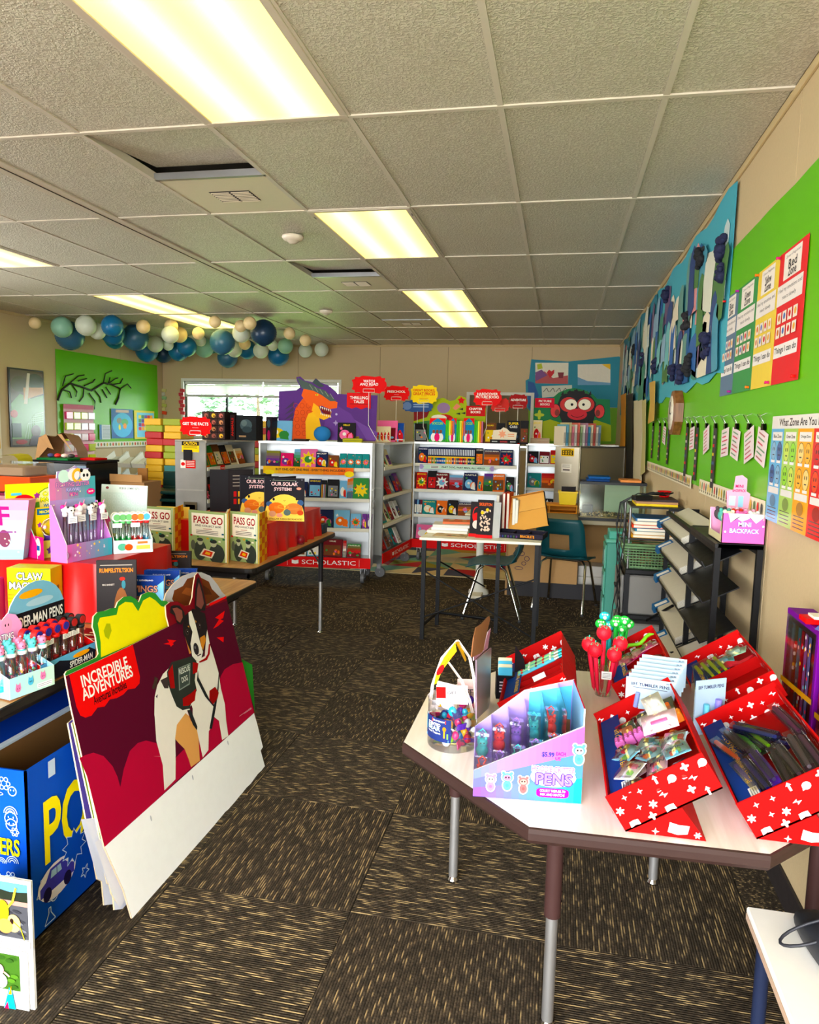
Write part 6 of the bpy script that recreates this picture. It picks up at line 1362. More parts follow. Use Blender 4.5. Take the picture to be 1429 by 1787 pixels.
def tray(key, lab, x0, y0, W=.224, L_=.45, H_=.086, a=33, divs=(.3, .62), strip='EYE CATCHING', foot=True):
    M = T(x0, y0, ZT) @ RY(-a); t = thing('slanted_red_tray', lab, 'display tray', M, 'red patterned display trays'); th = .004
    g=G();g.box((0,0,0),(W,L_,th),RED);g.build('tray_base','card',t);g=G();g.box((.033,th,.03),(W-th,L_-th,.034),(146,8,22));g.build('tray_insert','card',t)
    for nm,A,B,Mf,w_ in (('end_wall',(0,0,0),(W,th,H_),UPRIGHT,W),('end_wall',(0,L_-th,0),(W,L_,H_+.012),T(0,L_-th,0) @ UPRIGHT,W),('side_wall',(0,th,0),(th,L_-th,H_*.92),frame((0,L_,0),(0,-1,0),(0,0,1)),L_),('side_wall',(W-th,th,0),(W,L_-th,H_),frame((W-th,L_,0),(0,-1,0),(0,0,1)),L_)):
        g = G(); g.box(A, B, RED); dd = redprint(D(), 0, .0, w_, H_, len(key) + A[0]*100 + A[1]*50, .0125); g.dec(dd, Mf, .0004); g.build(nm, 'card', t)
    for q, f in enumerate(divs):
        g = G(); g.box((.04, L_*f, th), (W - th, L_*f + .003, H_*.8), (160, 10, 24)); g.build('divider', 'card', t)
    g = G(); g.box((.006, .006, th), (.032, L_ - .006, H_*.8), (34, 60, 130)); dd = D(); u = L_ - .012
    dd.rect(0,0,u,.026,(34,60,130));dd.text(strip,u*.36,.014,.012,(232,190,50),w=u*.3).text('INVISIBLE INK PENS' if key=='B' else 'FUN ERASERS',u*.68,.014,.012,(232,190,50),w=u*.26).rect(u*.86,.003,u*.97,.023,(226,226,226)).bars(u*.87,.005,u*.96,.021,(120,120,120),3,.3).star(u*.52,.013,.008,(200,180,210),4,.4)
    g.dec(dd, frame((.032, L_ - .006, H_*.8), (0, -1, 0), (1, 0, 0)), .0004); g.build('printed_strip', 'card', t)
    if foot:
        W2 = W*cos(R(a)); g = G(); Mi = RY(a)
        tri = [(0.003, .001), (.163*W/.224, .001), (.11*W/.224, .0685*W/.224)]
        g.prism(tri,L_*.9,RED,M=Mi @ T(0,.001,0) @ UPRIGHT);dd=D();dd.poly([(.085,.012),(.105,.008),(.105,.03),(.088,.034)],(240,236,236)).poly([(.105,.008),(.125,.012),(.128,.03),(.105,.03)],(240,236,236)).star(.06,.01,.008,(240,236,236),4,.35).flower(.145,.012,.008,(240,236,236),6);g.dec(dd,Mi @ T(0,.0005,0) @ UPRIGHT,.0006);g.build('support_wedge','card',t)
    TRAYS[key] = M; return t
tray('A', 'slanted red tray with white shapes, nearest one in the middle, full of small packets', .175, 1.548, divs=(.61,))
tray('B', 'slanted red tray at the right table edge holding dark invisible ink pens', .446, 1.585, divs=())
tray('C', 'slanted red tray behind the dark pens tray, by the wall', .475, 2.17, L_=.40, divs=(.48,))
tray('D', 'slanted red tray at the back of the table behind the light blue cards', .235, 2.28, W=.19, L_=.34)
tray('E', 'slanted red tray behind the lilac pen box with sports pencils', -.10, 2.03, W=.21, L_=.40, a=31, divs=(.22, .36, .50))
r5 = random.Random(21)
def packet(M, w, l, card, items, lab, grp, name='packet', film=True, txt=None, cat='packet'):
    t = thing(name, lab, cat, M, grp)
    g = G(); g.box((-w/2, -l/2, 0), (w/2, l/2, .0012), card); dd = D(); 
    if txt: dd.text(txt, 0, l*.28, min(l*.16, w*.2), (70, 60, 120), w=w*.7)
    dd.rect(-w*.3, -l*.4, w*.3, -l*.3, tuple(v*.7 for v in card)); g.dec(dd, T(0, 0, .0012), .0003); g.build('card', 'card', t)
    g = G()
    for (x, y, r, h, c) in items: g.box((x - r, y - h, .002), (x + r, y + h, .002 + min(r, h)*1.1), c, c=min(r, h)*.25)
    g.build('contents', 'rubber', t)
    if film:
        g=G();n=4;vs=[(-w/2+w*i/n,-l/2+l*j/n,.004+(.012 if 0<i<n and 0<j<n else 0)+r5.uniform(-.002,.003)) for j in range(n+1) for i in range(n+1)]
        g.add(vs,[(j*(n+1)+i,j*(n+1)+i+1,(j+1)*(n+1)+i+1,(j+1)*(n+1)+i) for j in range(n) for i in range(n)],WHITE,True);g.build('clear_film','film',t)
    return t
MA_, MB_, MC2, MD2, ME2 = (TRAYS[k] for k in 'ABCDE')
cols_ = [(206, 40, 50), (90, 190, 210), (240, 200, 70), (240, 140, 60), (230, 120, 160), (120, 190, 90)]
k = 0
POS = ['low', 'middle', 'high']; ROW = ['front', 'second', 'third', 'rear']
for i in range(3):
    for j in range(4):
        c = [(196, 226, 236), (238, 236, 236), (236, 190, 206), (150, 206, 226)][(i + j) % 4]
        its = [(r5.uniform(-.02, .02), r5.uniform(-.02, .02), .007, .006, r5.choice(cols_)) for _ in range(3)]
        packet(MA_ @ T(.062+i*.056,.035+j*.052,.045+r5.uniform(0,.03)) @ RZ(r5.uniform(-50,50)) @ RX(r5.uniform(-14,14)) @ RY(r5.uniform(-14,14)),.058,.058,c,its,f'clear packet with {["pale blue", "white", "pink", "sky blue"][(i + j) % 4]} card, {POS[i]} side of the {ROW[j]} row, packets tray','eraser packets',txt='FUN')
for i in range(7):                                                # mauve and orange puzzle blocks
    c, n_ = ((176, 96, 150), 'mauve') if i < 4 else ((240, 140, 30), 'orange')
    g = G(); g.box((-.012, -.016, 0), (.012, .016, .022), c, c=.002)
    for a in (-.006, .006):
        for b in (-.01, 0, .01): g.box((a - .003, b - .003, .022), (a + .003, b + .003, .0245), tuple(min(255, v*1.15) for v in c))
    place(tag(g.build('block_eraser','rubber'),f'{n_} block eraser with raised studs, {NTH[i]} from the low side of the row','eraser','block erasers'),MA_ @ T(.052+i*.0255,.256,.06))
for i in range(3):
    packet(MA_ @ T(.07+i*.055,.33,.055+.006*i) @ RZ(r5.uniform(-15,15)) @ RX(20),.06,.075,[(50,84,44),(40,40,44),(60,96,50)][i],[(0,0,.018,.012,[(226,130,70),(220,220,220),(226,120,70)][i])],f'{["green", "black", "dark green"][i]} food shaped eraser packet, {POS[i]} side behind the mauve blocks','food eraser packets',txt='SNACK')
packet(MA_ @ T(.165,.31,.095) @ RX(35),.05,.07,(240,238,232),[(0,.0,.012,.004,(230,226,220))],'white barcode tag sticking up behind the orange blocks',None,'barcode_tag',cat='tag')
packet(MA_ @ T(.165,.20,.10) @ RX(30) @ RZ(-10),.085,.05,(246,226,234),[(0,0,.02,.004,(232,90,150))],'white and pink scalloped card above the packets',None,'price_card',cat='card')
def sleeved_pen(M, L_, c, lab, grp, c2=(30, 30, 34)):
    t = thing('sleeved_pen', lab, 'pen', M, grp)
    g=G();g.box((-.011,0,0),(.011,L_,.004),c2);dd=D();dd.text('INVISIBLE INK PEN',0,L_*.5,.008,(210,206,220),w=L_*.75,rot=90);g.dec(dd,T(0,0,.004),.0003);g.build('backing','card',t)
    g = G(); g.tube([(0, .004, .010), (0, L_*.55, .010), (0, L_*.95, .010)], [.0045, .0065, .006], c, 10); g.build('barrel', 'plastic', t)
    g = G(); g.box((-.012, -.002, .001), (.012, L_ + .004, .018), WHITE); g.build('clear_sleeve', 'clear', t)
for i,(x,y,rz,c,c2,l) in enumerate(((.055,.05,8,(70,60,170),BLK,.14),(.075,.03,6,(40,40,120),(20,24,60),.15),(.095,.04,4,(60,50,90),(90,60,160),.15),(.12,.03,-2,(60,50,60),(44,36,40),.15),(.145,.035,2,(90,80,84),(54,46,50),.14),(.17,.03,-2,(100,90,96),(60,50,56),.15),(.195,.04,0,(110,76,110),(70,50,70),.15),(.05,.2,14,(236,110,50),(40,36,44),.13),(.075,.21,10,(50,40,50),(50,44,60),.13),(.10,.21,10,(80,160,60),(40,60,40),.14),(.125,.2,12,(120,170,50),(60,54,56),.14),(.15,.21,30,(50,60,130),(30,34,80),.15),(.165,.19,34,(60,60,140),(40,40,90),.15),(.2,.2,5,(120,60,110),(70,40,70),.16))):
    sleeved_pen(MB_ @ T(x,y,.052+.008*(i % 3)) @ RZ(rz) @ RX(3),l,c,f'dark sleeved ink pen, {NTH[i % 7]} from the low side of the {"near" if i < 7 else "far"} row, right tray','sleeved ink pens',c2)
for i in range(4):sleeved_pen(MC2 @ T(.055+i*.022,.22,.05) @ RZ(6) @ RX(8),.11,(190,214,40),f'lime green sleeved pen in the tray by the wall, {NTH[i]} from the low side','lime pens',(50,90,130))
for i in range(3):packet(MC2 @ T(.075+i*.05,.32-.03*(i % 2),.06) @ RZ(r5.uniform(-30,30)),.075,.05,[(206,90,120),(90,190,210),(170,214,190)][i],[(0,0,.02,.01,[(206,60,100),(110,190,220),(190,214,206)][i])],f'{["pink", "aqua", "mint"][i]} hair clip packet, {POS[i]} side of the rear section, wall tray','clip packets')
for i in range(2):
    g=G();g.prism([(-.035,0),(.035,0),(0,.045)],.006,(196,50,66));place(tag(g.build('folded_fan','cloth'),f'red triangular pouch in the tray by the wall, {["left", "right"][i]} one','pouch'),MC2 @ T(.135+i*.045,.24,.06) @ RZ(180*i) @ RX(4))
for i in range(6):packet(MD2 @ T(.06+(i % 3)*.045,.08+(i//3)*.12,.055+.004*i) @ RZ(r5.uniform(-40,40)) @ RX(r5.uniform(-10,10)),.06,.055,[(226,110,150),(206,60,120),(236,180,190)][i % 3],[(.0,.0,.014,.012,[(230,80,140),(240,200,200),(206,90,150)][i % 3])],f'pink toy packet, {POS[i % 3]} side, {["near", "far"][i//3]} part of the back tray','pink toy packets')
g=G();g.tube([(-.04+.013*q,.012*sin(q*1.1),.012+.004*cos(q)) for q in range(9)],[.006]*8+[.002],(120,190,50),8);place(tag(g.build('toy_snake','rubber'),'green rubber snake lying on the packets of the back tray','toy'),MD2 @ T(.12,.22,.088))
for i in range(5):
    t=thing('patterned_pencil',f'{["blue sports ball", "green and white", "blue sports ball", "light green", "sky blue"][i]} pattern pencil in the tray behind the lilac box, {NTH[i]} from the top','pencil',ME2 @ T(.045,.30-i*.017,.065+.003*(i % 2)) @ RZ(2),'patterned pencils')
    c = [(90, 190, 226), (150, 206, 150), (80, 180, 220), (150, 200, 160), (110, 196, 220)][i]; g = G(); g.tube([(0, 0, 0), (.125, 0, 0)], .0075, c, 8)
    for q in range(5): g.ball((.014 + q*.025, -.002, .006), .0042, [(206, 60, 40), WHITE, (110, 50, 60)][q % 3], 7, 5)
    g.build('pencil_body','plastic',t);g=G();g.tube([(.125,0,0),(.14,0,0)],.0065,(206,206,206),8);g.tube([(.14,0,0),(.152,0,0)],.0062,(90,190,220),8);g.build('eraser_tip','metal',t)
packet(ME2 @ T(.12,.125,.055) @ RX(60),.04,.04,(238,236,236),[(0,0,.008,.002,(220,220,220))],'small round white price tag in the sports pencil tray',None,'price_tag',False,cat='tag')
packet(ME2 @ T(.06,.10,.04) @ RZ(20),.03,.05,(110,200,90),[(0,0,.006,.012,(90,200,90))],'green bagged eraser at the low side of the sports pencil tray',None)

# lilac critter pens box
MH = T(-.163, 1.622, ZT) @ RZ(6.2); W_ = .248; t = thing('critter_pens_box', 'lilac and aqua slanted box of critter pens at the table front', 'display box', MH)
fp = [(0, 0), (W_, 0), (W_, .184), (W_ - .004, .184), (0, .063)]
g = G(); ngon(g, fp, .003, (150, 150, 214), UPRIGHT, (240, 236, 236)); dd = D(); n = 14
for k in range(n):
    a, b = W_*k/n, W_*(k+1)/n; f = k/(n-1); h0, h1 = .063 + .121*a/W_, .063 + .121*b/W_
    for q in range(3):
        c0,c1=[((130,96,196),(70,160,190)),((110,110,200),(90,130,200)),((120,130,206),(206,110,196))][q];c=tuple(c0[i]*(1-f)+c1[i]*f for i in range(3))
        dd.poly([(a, h0*q/3), (b, h1*q/3), (b, h1*(q+1)/3), (a, h0*(q+1)/3)], c)
def bear(x, y, s, c, f):
    dd.ell(x,y+s*.5,s*.62,s*.55,WHITE,16).ell(x-s*.38,y+s*.95,s*.24,s*.24,WHITE).ell(x+s*.38,y+s*.95,s*.24,s*.24,WHITE).ell(x,y-s*.3,s*.5,s*.62,WHITE)
    dd.ell(x,y+s*.5,s*.52,s*.46,c,16).ell(x-s*.38,y+s*.92,s*.16,s*.16,c).ell(x+s*.38,y+s*.92,s*.16,s*.16,c).ell(x,y-s*.3,s*.4,s*.52,c).ell(x,y+s*.45,s*.36,s*.3,f).ell(x-s*.14,y+s*.5,s*.08,s*.1,BLK,8).ell(x+s*.14,y+s*.5,s*.08,s*.1,BLK,8).ell(x,y-s*.3,s*.16,s*.18,tuple(v*.8 for v in c))
bear(.04,.034,.022,(170,130,214),WHITE);bear(.078,.04,.024,(110,200,222),(236,130,160));bear(.115,.034,.022,(236,110,110),(240,150,140));bear(.238,.115,.026,(110,200,222),(240,200,210))
dd.text('$5.99',.168,.113,.013,(50,60,130),w=.028).text('EACH',.197,.117,.009,(230,80,130),w=.022).text('US',.191,.105,.008,(230,80,130),w=.012)
dd.ell(.182,.06,.052,.024,WHITE,20).text('HOODIE CRITTER',.182,.079,.014,(232,110,180),w=.098,out=WHITE).text('PENS',.184,.055,.028,(150,130,222),w=.082,out=(90,70,170)).fan([(.182+.037*math.copysign(abs(cos(a))**.4,cos(a)),.022+.011*math.copysign(abs(sin(a))**.5,sin(a))) for a in [2*pi*i/20 for i in range(20)]],(232,60,150)).text('COLLECT THEM ALL TO',.182,.027,.006,WHITE,w=.058).text('MIX AND MATCH!',.182,.018,.006,WHITE,w=.055)
g.dec(dd, UPRIGHT, .0004); g.build('front_panel', 'card', t)
g=G();ngon(g,[(0,0),(W_,0),(W_,.225),(W_*.5,.19),(0,.085)],.003,(170,150,220),T(0,.2,0) @ UPRIGHT,(240,236,236));dd=D();dd.poly([(W_*.55,.01),(W_*.98,.01),(W_*.98,.21),(W_*.55,.185)],(110,190,226)).poly([(W_*.8,.02),(W_*.98,.02),(W_*.98,.12),(W_*.9,.12)],(150,110,80));g.dec(dd,T(0,.2,0) @ UPRIGHT,.0004);g.build('back_panel','card',t)
g=G();g.box((W_-.003,.003,0),(W_,.2,.225),(150,190,220),cols=[(200,60,80)]*2+[(220,220,226)]*2+[(190,120,170),(150,190,226)]);g.box((0,0,0),(W_,.2,.003),(190,180,226));g.build('end_panel','card',t)
g = G(); g.box((0, .003, 0), (.001, .198, .10), WHITE)
for i in range(1, 6): x = i*W_/6; hh = .10 + .135*x/W_; g.box((x, .006, .02), (x + .0015, .198, hh), WHITE)
g.build('clear_divider', 'clear', t)
CC = {'coral': (236, 100, 96), 'lilac': (170, 130, 220), 'aqua': (100, 200, 206)}
hp = None
for i in range(6):
    for j in range(2):
        if (i, j) == (5, 0) or (i, j) == (5, 1): continue
        cn = [['coral', 'aqua'], ['lilac', 'coral'], ['aqua', 'lilac'], ['lilac', 'aqua'], ['coral', 'coral'], ['aqua', 'aqua']][i][j]; c = CC[cn]
        b=thing('critter_pen',f'{cn} rubber critter pen in clear bag, {NTH[i]} lane from the left, {["front", "rear"][j]} one','pen',MH @ T(.02+i*.0413,.045+j*.085,.022+i*.017+j*.032),'bagged critter pens')
        g=G();g.ball((0,0,.0),.0155,c,12,8,sc=(1,.8,1.15));g.ball((0,0,.021),.0125,c,12,8,sc=(1.1,.9,.9));g.ball((-.009,0,.032),.0045,c,6,5);g.ball((.009,0,.032),.0045,c,6,5);g.ball((-.004,-.011,.023),.0016,BLK,5,4);g.ball((.004,-.011,.023),.0016,BLK,5,4)
        g.tube([(-.006, 0, .034), (-.010, 0, .048), (.0, 0, .056), (.009, 0, .048), (.003, 0, .036)], .0022, c, 6); g.build('critter', 'rubber', b)
        g=G();vs=[(-.017,-.014,-.018),(.017,-.014,-.016),(.017,-.012,.05),(-.017,-.012,.052),(-.017,.01,.052),(.017,.01,.05)];g.add(vs,[(0,1,2,3),(3,2,5,4)],WHITE);g.build('clear_bag','film',b)

# tub of bear toppers with arched header
MJ = T(-.252, 1.895, ZT); t = thing('topper_tub', 'clear round tub of scented bear pencil toppers with arched yellow header', 'tub', MJ)
g = G(); g.lathe([(0, .001), (.066, .001), (.068, .006), (.067, .128), (.069, .132)], WHITE, 32); g.build('clear_tub', 'clear', t)
g=G();r6=random.Random(2);cs6=[(90,50,170),(60,40,120),(140,200,50),(220,170,40),(190,30,80),(30,90,140),(236,236,240),(40,50,110),(214,60,120),(60,160,190)]
for q in range(70):
    a, rr_ = r6.uniform(0, 2*pi), .052*math.sqrt(r6.random()); p = (rr_*cos(a), rr_*sin(a), r6.uniform(.014, .118)); c = cs6[q % 10]
    if q % 3: g.ball(p, r6.uniform(.008, .013), c, 8, 6, sc=(1, .8, 1.2))
    else: g.box((-.014, -.001, -.01), (.014, .001, .01), c, M=T(*p) @ RZ(r6.uniform(0, 180)) @ RX(r6.uniform(-60, 60)))
g.build('bear_toppers', 'gloss', t)['kind'] = 'stuff'
g=G();rj=.0685;n=12;dd=D();w_=.095;dd.rect(0,0,w_,.062,(40,50,100));dd.text('SCENTED',.044,.044,.008,WHITE,w=.045).text('BEAR',.044,.033,.012,(200,226,206),w=.046).text('Pencil Toppers',.044,.021,.007,WHITE,w=.046,bold=False).rect(.038,.05,.082,.059,(232,90,80)).text('$0.99 EACH',.06,.0545,.005,WHITE,w=.036).rect(.005,.0,w_-.005,.007,(150,200,226)).rect(.008,.02,.013,.058,(70,160,200)).rect(.076,.012,.08,.032,(240,150,50)).ell(.078,.036,.005,.006,(240,130,60)).rect(.085,.01,.089,.024,(120,200,90))
def curved(dd, g, r, a0, z0, k0=0):
    for k,(pts,fs,col) in enumerate(dd.it):g.add([((r+.0003+.00004*k)*cos(a0+p[0]/r),(r+.0003+.00004*k)*sin(a0+p[0]/r),z0+p[1]) for p in pts],fs,col)
dl = D(); 
for q in range(10): dl.rect(w_*q/10, 0, w_*(q+1)/10, .062, (40, 50, 100))
curved(dl, g, rj, R(-165), .03); dd.it = dd.it[1:]; curved(dd, g, rj + .0008, R(-165), .03); g.build('printed_label', 'card', t)
g = G()
for pts in ([(-.062,-.01,.10),(-.058,.0,.16),(-.035,.01,.235),(.005,.015,.285)],[(.062,-.005,.10),(.058,.0,.17),(.04,.01,.24),(.005,.015,.285)],[(-.02,.02,.22),(.02,.0,.18),(.045,-.01,.13),(.055,-.02,.10)]):
    for p, q in zip(pts, pts[1:]):
        p,q=V(p),V(q);e=V((0,.009,0));g.add([p-e,p+e,q+e,q-e],[(0,1,2,3)],(240,232,224));e=V((.004,0,0));g.add([p-e,p+e,q+e,q-e],[(0,1,2,3)],(236,226,216))
g.build('arched_strap', 'card', t)
g = G(); hd = [(-.052, .165), (-.046, .20), (-.028, .24), (.002, .287), (.006, .262), (-.012, .235), (-.032, .205), (-.044, .17)]
ngon(g,hd,.002,(240,206,20),T(0,-.012,0) @ UPRIGHT,(240,220,120));dd=D();dd.ell(-.036,.207,.007,.018,(206,24,34),rot=-.5).text('BEAR PENCIL',-.015,.237,.006,(220,90,30),w=.045,rot=52);g.dec(dd,T(0,-.012,0) @ UPRIGHT,.0004)
g.add([(.002, -.012, .287), (.012, .02, .28), (.03, .02, .23), (.03, -.012, .235)], [(0, 1, 2, 3)], (232, 190, 40)); g.build('yellow_header', 'card', t)
for k,(x,y,z,rz,w,h,c,tx_,lab) in enumerate(((.0,-.02,.118,12,.085,.05,(240,236,232),'GIFT','white card with red print lying in the mouth of the tub'),(-.03,.045,.15,-20,.06,.08,(226,214,216),'8','pale card standing behind the tub on its left'),(.025,.06,.15,10,.045,.09,(214,186,176),'FREE','beige card standing behind the tub'))):
    g=G();g.box((-w/2,0,0),(w/2,.0015,h),c);dd=D();dd.text(tx_,0,h*.6,h*.18,(60,50,60)).rect(-w/2,h*.3,-w*.2,h*.9,(160,30,40)) if k==0 else dd.text(tx_,0,h*.6,h*.18,(60,50,60));g.dec(dd,UPRIGHT,.0003);place(tag(g.build('price_card','card'),lab,'card'),MJ @ T(x,y,z if k==0 else .07) @ RZ(rz) @ RX(-30 if k==0 else-6))
# silver sided display standing beside the tub
MSv = frame((-.180, 2.0, ZT), (0, 1, 0), (0, 0, 1)); P = lambda *pts: board_pts(MSv, [(740 + x/6.386, 1050 + y/6.386) for x, y in pts])
t = thing('silver_display_box', 'tall display box with silvery side and torn brown card behind the tub', 'display box', MSv)
g = G(); ngon(g, P((588, 1310), (735, 1170), (750, 515), (588, 650)), .004, (190, 200, 212), MX.Identity(4), (210, 190, 210)); g.build('side_panel', 'metal', t)
g=G();ngon(g,P((588,660),(740,520),(772,300),(740,340),(690,560),(588,620)),.002,(214,160,200),T(0,0,-.008),(210,180,200));ngon(g,P((550,620),(575,400),(600,290),(660,250),(720,180),(745,160),(752,200),(720,330),(690,470),(680,540),(640,580),(600,600)),.003,(156,110,84),T(0,0,-.004),(130,90,66));g.build('torn_header','card',t)
t = thing('black_pen_box', 'small black starry box of blue pens behind the silver display', 'display box', T(-.165, 2.26, ZT) @ RZ(8))
g=G();g.box((0,0,0),(.06,.05,.075),(24,22,30));dd=D();dd.bars(.01,.02,.05,.06,(220,210,226),4,.5);g.dec(dd,UPRIGHT);g.prism([(0,0),(.055,0),(.055,.09),(.04,.12),(.0,.14)],.002,(40,34,40),M=T(.06,.05,.02) @ RZ(-60) @ UPRIGHT);g.build('carton','card',t)
for k in range(4):g=G();g.box((.006,.008+k*.009,.06+k*.008),(.05,.014+k*.009,.10+k*.008),[(110,190,226),(236,226,200)][k % 2],c=.002);g.build('blue_pack','card',t)

# cups of pens
def cup(x, y, r, h, lab):
    t=thing('clear_cup',lab,'cup',T(x,y,ZT));g=G();g.lathe([(0,.002),(r*.8,.002),(r,h),(r*1.04,h)],WHITE,24);g.build('cup_wall','clear',t);return t
cup(.172, 2.385, .032, .11, 'clear cup of red strawberry pens'); cup(.215, 2.56, .036, .11, 'clear cup of green and aqua paw pens behind the strawberries')
for k,(dx,dy,h,lx) in enumerate(((-.018,-.016,.15,-.02),(.014,-.02,.14,.02),(-.03,.006,.16,-.03),(.022,.006,.17,.035),(-.004,.014,.20,-.002))):
    t=thing('strawberry_pen',f'red strawberry topped pen, {["front left", "front right", "far left", "far right", "tallest middle"][k]} one of the cup','pen',T(.172+dx,2.385+dy,ZT+.004),'strawberry pens')
    g = G(); g.tube([(-lx*.3, 0, 0), (0, 0, .02), (lx*.6, 0, h - .025)], [.001, .006, .008], (226, 44, 84), 10); g.build('barrel', 'rubber', t)
    g = G(); g.ball((lx*.7, 0, h), .024, (232, 40, 76), 16, 12, sc=(1, 1, 1.05))
    for q in range(16):a=q*2.4;zz_=-.6+1.2*((q*5) % 16)/16;rr_=math.sqrt(1-zz_*zz_);g.ball((lx*.7+.0238*rr_*cos(a),.0238*rr_*sin(a),h+.025*zz_),.0016,(150,16,44),5,4)
    g.build('strawberry', 'rubber', t); g = G()
    for q in range(5):a=2*pi*q/5;g.add([(lx*.7,0,h+.026),(lx*.7+.013*cos(a+.5),.013*sin(a+.5),h+.0225),(lx*.7+.02*cos(a),.02*sin(a),h+.017),(lx*.7+.013*cos(a-.5),.013*sin(a-.5),h+.0225)],[(0,1,2,3)],(80,190,160))
    g.tube([(lx*.7, 0, h + .024), (lx*.7, 0, h + .031)], .002, (80, 190, 160), 6); g.build('leaf', 'rubber', t)
g=G();g.box((-.016,0,0),(.016,.001,.026),(240,238,236));g.dec(D().bars(-.012,.004,.012,.022,(110,110,110),4,.3),UPRIGHT);place(tag(g.build('price_tag','paper'),'white sticker on the strawberry pen cup','tag'),T(.178,2.348,ZT+.065))
for k in range(9):
    a = k*2.3; dx, dy = .026*cos(a)*(.4 + .6*(k % 2)), .024*sin(a); h = .17 + .03*((k*3) % 4)/3; c = [(60, 190, 80), (70, 190, 200)][k in (1, 4)]
    t=thing('paw_pen',f'{"aqua" if k in (1, 4) else "green"} paw topped pen, {NTH[k]} of the cup behind the strawberries','pen',T(.215+dx,2.56+dy,ZT+.004),'paw pens')
    g = G(); g.tube([(0, 0, 0), (0, 0, .02), (dx*.9, 0, h)], [.001, .0055, .006], c, 8); g.build('barrel', 'rubber', t)
    g = G(); g.ball((dx*1.1, 0, h + .01), .019, c, 12, 9, sc=(1, .7, .9)); g.ball((dx*1.1, -.012, h + .008), .007, (236, 236, 226), 8, 6); 
    for q in (-1, 0, 1): g.ball((dx*1.1 + q*.008, -.010, h + .019), .0035, (236, 236, 226), 6, 5)
    g.build('paw', 'rubber', t)
for k in range(4):
    g=G();g.box((0,0,0),(.007,.08,.05),[(30,28,34),(150,110,60),(60,60,70),(196,180,140)][k]);place(tag(g.build('pencil_pack','card'),f'thin dark pencil pack right of the paw pens, {NTH[k]} from the left','pencil pack','row of pencil packs'),T(.255+k*.009,2.535,ZT))
# light blue pen cards
for k in range(7):
    a = onY(1093 + 4.6*k, 1180 - 6.4*k, 2.0 + .035*k); z0 = a.z - .085
    M=T(a.x,2.0+.035*k,z0) @ RZ(-10);t=thing('tumbler_pen_card',f'light blue tumbler pen card, {NTH[k]} from the front of the rack','pen card',M,'tumbler pen cards');w,h=.125,.085
    g=G();g.box((0,0,0),(w,.002,h),(196,216,232));dd=D();dd.text('BFF TUMBLER PENS',w*.5,h*.80,h*.1,(50,50,80),w=w*.78).bars(w*.15,h*.66,w*.85,h*.72,(110,120,140),1,.4).text('$6.99',w*.88,h*.92,h*.06,(90,100,120),w=w*.12)
    g.dec(dd, UPRIGHT, .0003); g.build('card', 'card', t)
    g=G();g.tube([(w*.22,-.006,.006),(w*.26,-.006,h*.55)],.006,(150,160,220),8);g.tube([(w*.6,-.006,.006),(w*.62,-.006,h*.5)],.006,(130,210,230),8);g.build('tumbler_pen','plastic',t)
t = thing('card_rack', 'clear and pale blue rack holding the tumbler pen cards', 'rack', T(.265, 2.06, ZT) @ RZ(-8))
g=G();g.box((0,0,0),(.125,.22,.003),WHITE);g.box((.124,0,0),(.126,.22,.16),WHITE);g.box((0,0,0),(.125,.0015,.06),WHITE);g.build('clear_tray','clear',t)
g=G();Ms=T(.128,0,.03) @ RZ(38);g.box((0,0,0),(.10,.003,.155),(186,206,226),M=Ms);g.tube([(.03,-.01,.01),(.03,-.01,.09)],.008,(130,200,226),8,M=Ms);g.tube([(.07,-.01,.02),(.07,-.01,.10)],.009,(160,150,226),8,M=Ms);dd=D();dd.text('BFF TUMBLER PENS',.05,.135,.010,(50,50,80),w=.085);g.dec(dd,Ms @ UPRIGHT,.0004);g.build('side_card','card',t)

# purple slime kit boxes by the wall
for k, (y0, y1) in enumerate(((2.03, 2.30), (1.73, 2.0))):
    t=thing('purple_craft_box',['purple framed box of glitter tubes by the wall, farther one','purple framed box with gold ribbon by the wall, cut by the frame edge'][k],'box',T(.68,y0,ZT),'purple craft boxes');L_=y1-y0;h=.35
    g = G(); g.box((0, 0, 0), (.07, L_, h), (110, 24, 130), c=.002); g.build('carton', 'card', t)
    g = G(); dd = D(); dd.rect(.018, .02, L_ - .018, h - .02, (120, 60, 70)); r7 = random.Random(k)
    for q in range(7):u=.024+q*(L_-.05)/7;dd.rect(u,.03,u+.022,h-.03,[(90,110,110),(170,206,216),(130,130,50),(70,110,120),(150,40,50),(90,60,100),(60,70,110)][q]);[dd.ell(u+r7.uniform(.003,.018),r7.uniform(.04,h-.04),.005,.006,r7.choice([(226,214,206),(206,60,70),(110,190,200),(200,150,70)]),6) for _ in range(12)]
    dd.poly([(0,.13),(L_,.15),(L_,.165),(0,.145)],(214,170,30));g.dec(dd,frame((-.0003,L_,0),(0,-1,0),(0,0,1)),.0003);g.build('printed_front','gloss',t)
    g = G(); g.box((-.003, .012, .014), (-.002, L_ - .012, h - .014), WHITE); g.build('clear_window', 'clear', t)
t=thing('blue_card_pack','dark blue starburst packaging on top of the purple boxes','packaging',T(.70,1.95,1.005) @ RZ(-70) @ RX(-25));g=G();ngon(g,[(-.09,0),(.12,0),(.15,.09),(.10,.12),(.04,.10),(-.05,.06)],.003,(80,90,140),UPRIGHT,WHITE);dd=D();dd.star(.03,.07,.04,(190,190,206),10,.7).poly([(.05,.03),(.12,.05),(.13,.08),(.06,.06)],(230,206,60)).rect(-.04,.02,.0,.032,(206,40,50));g.dec(dd,UPRIGHT,.0003);g.build('printed_card','card',t)
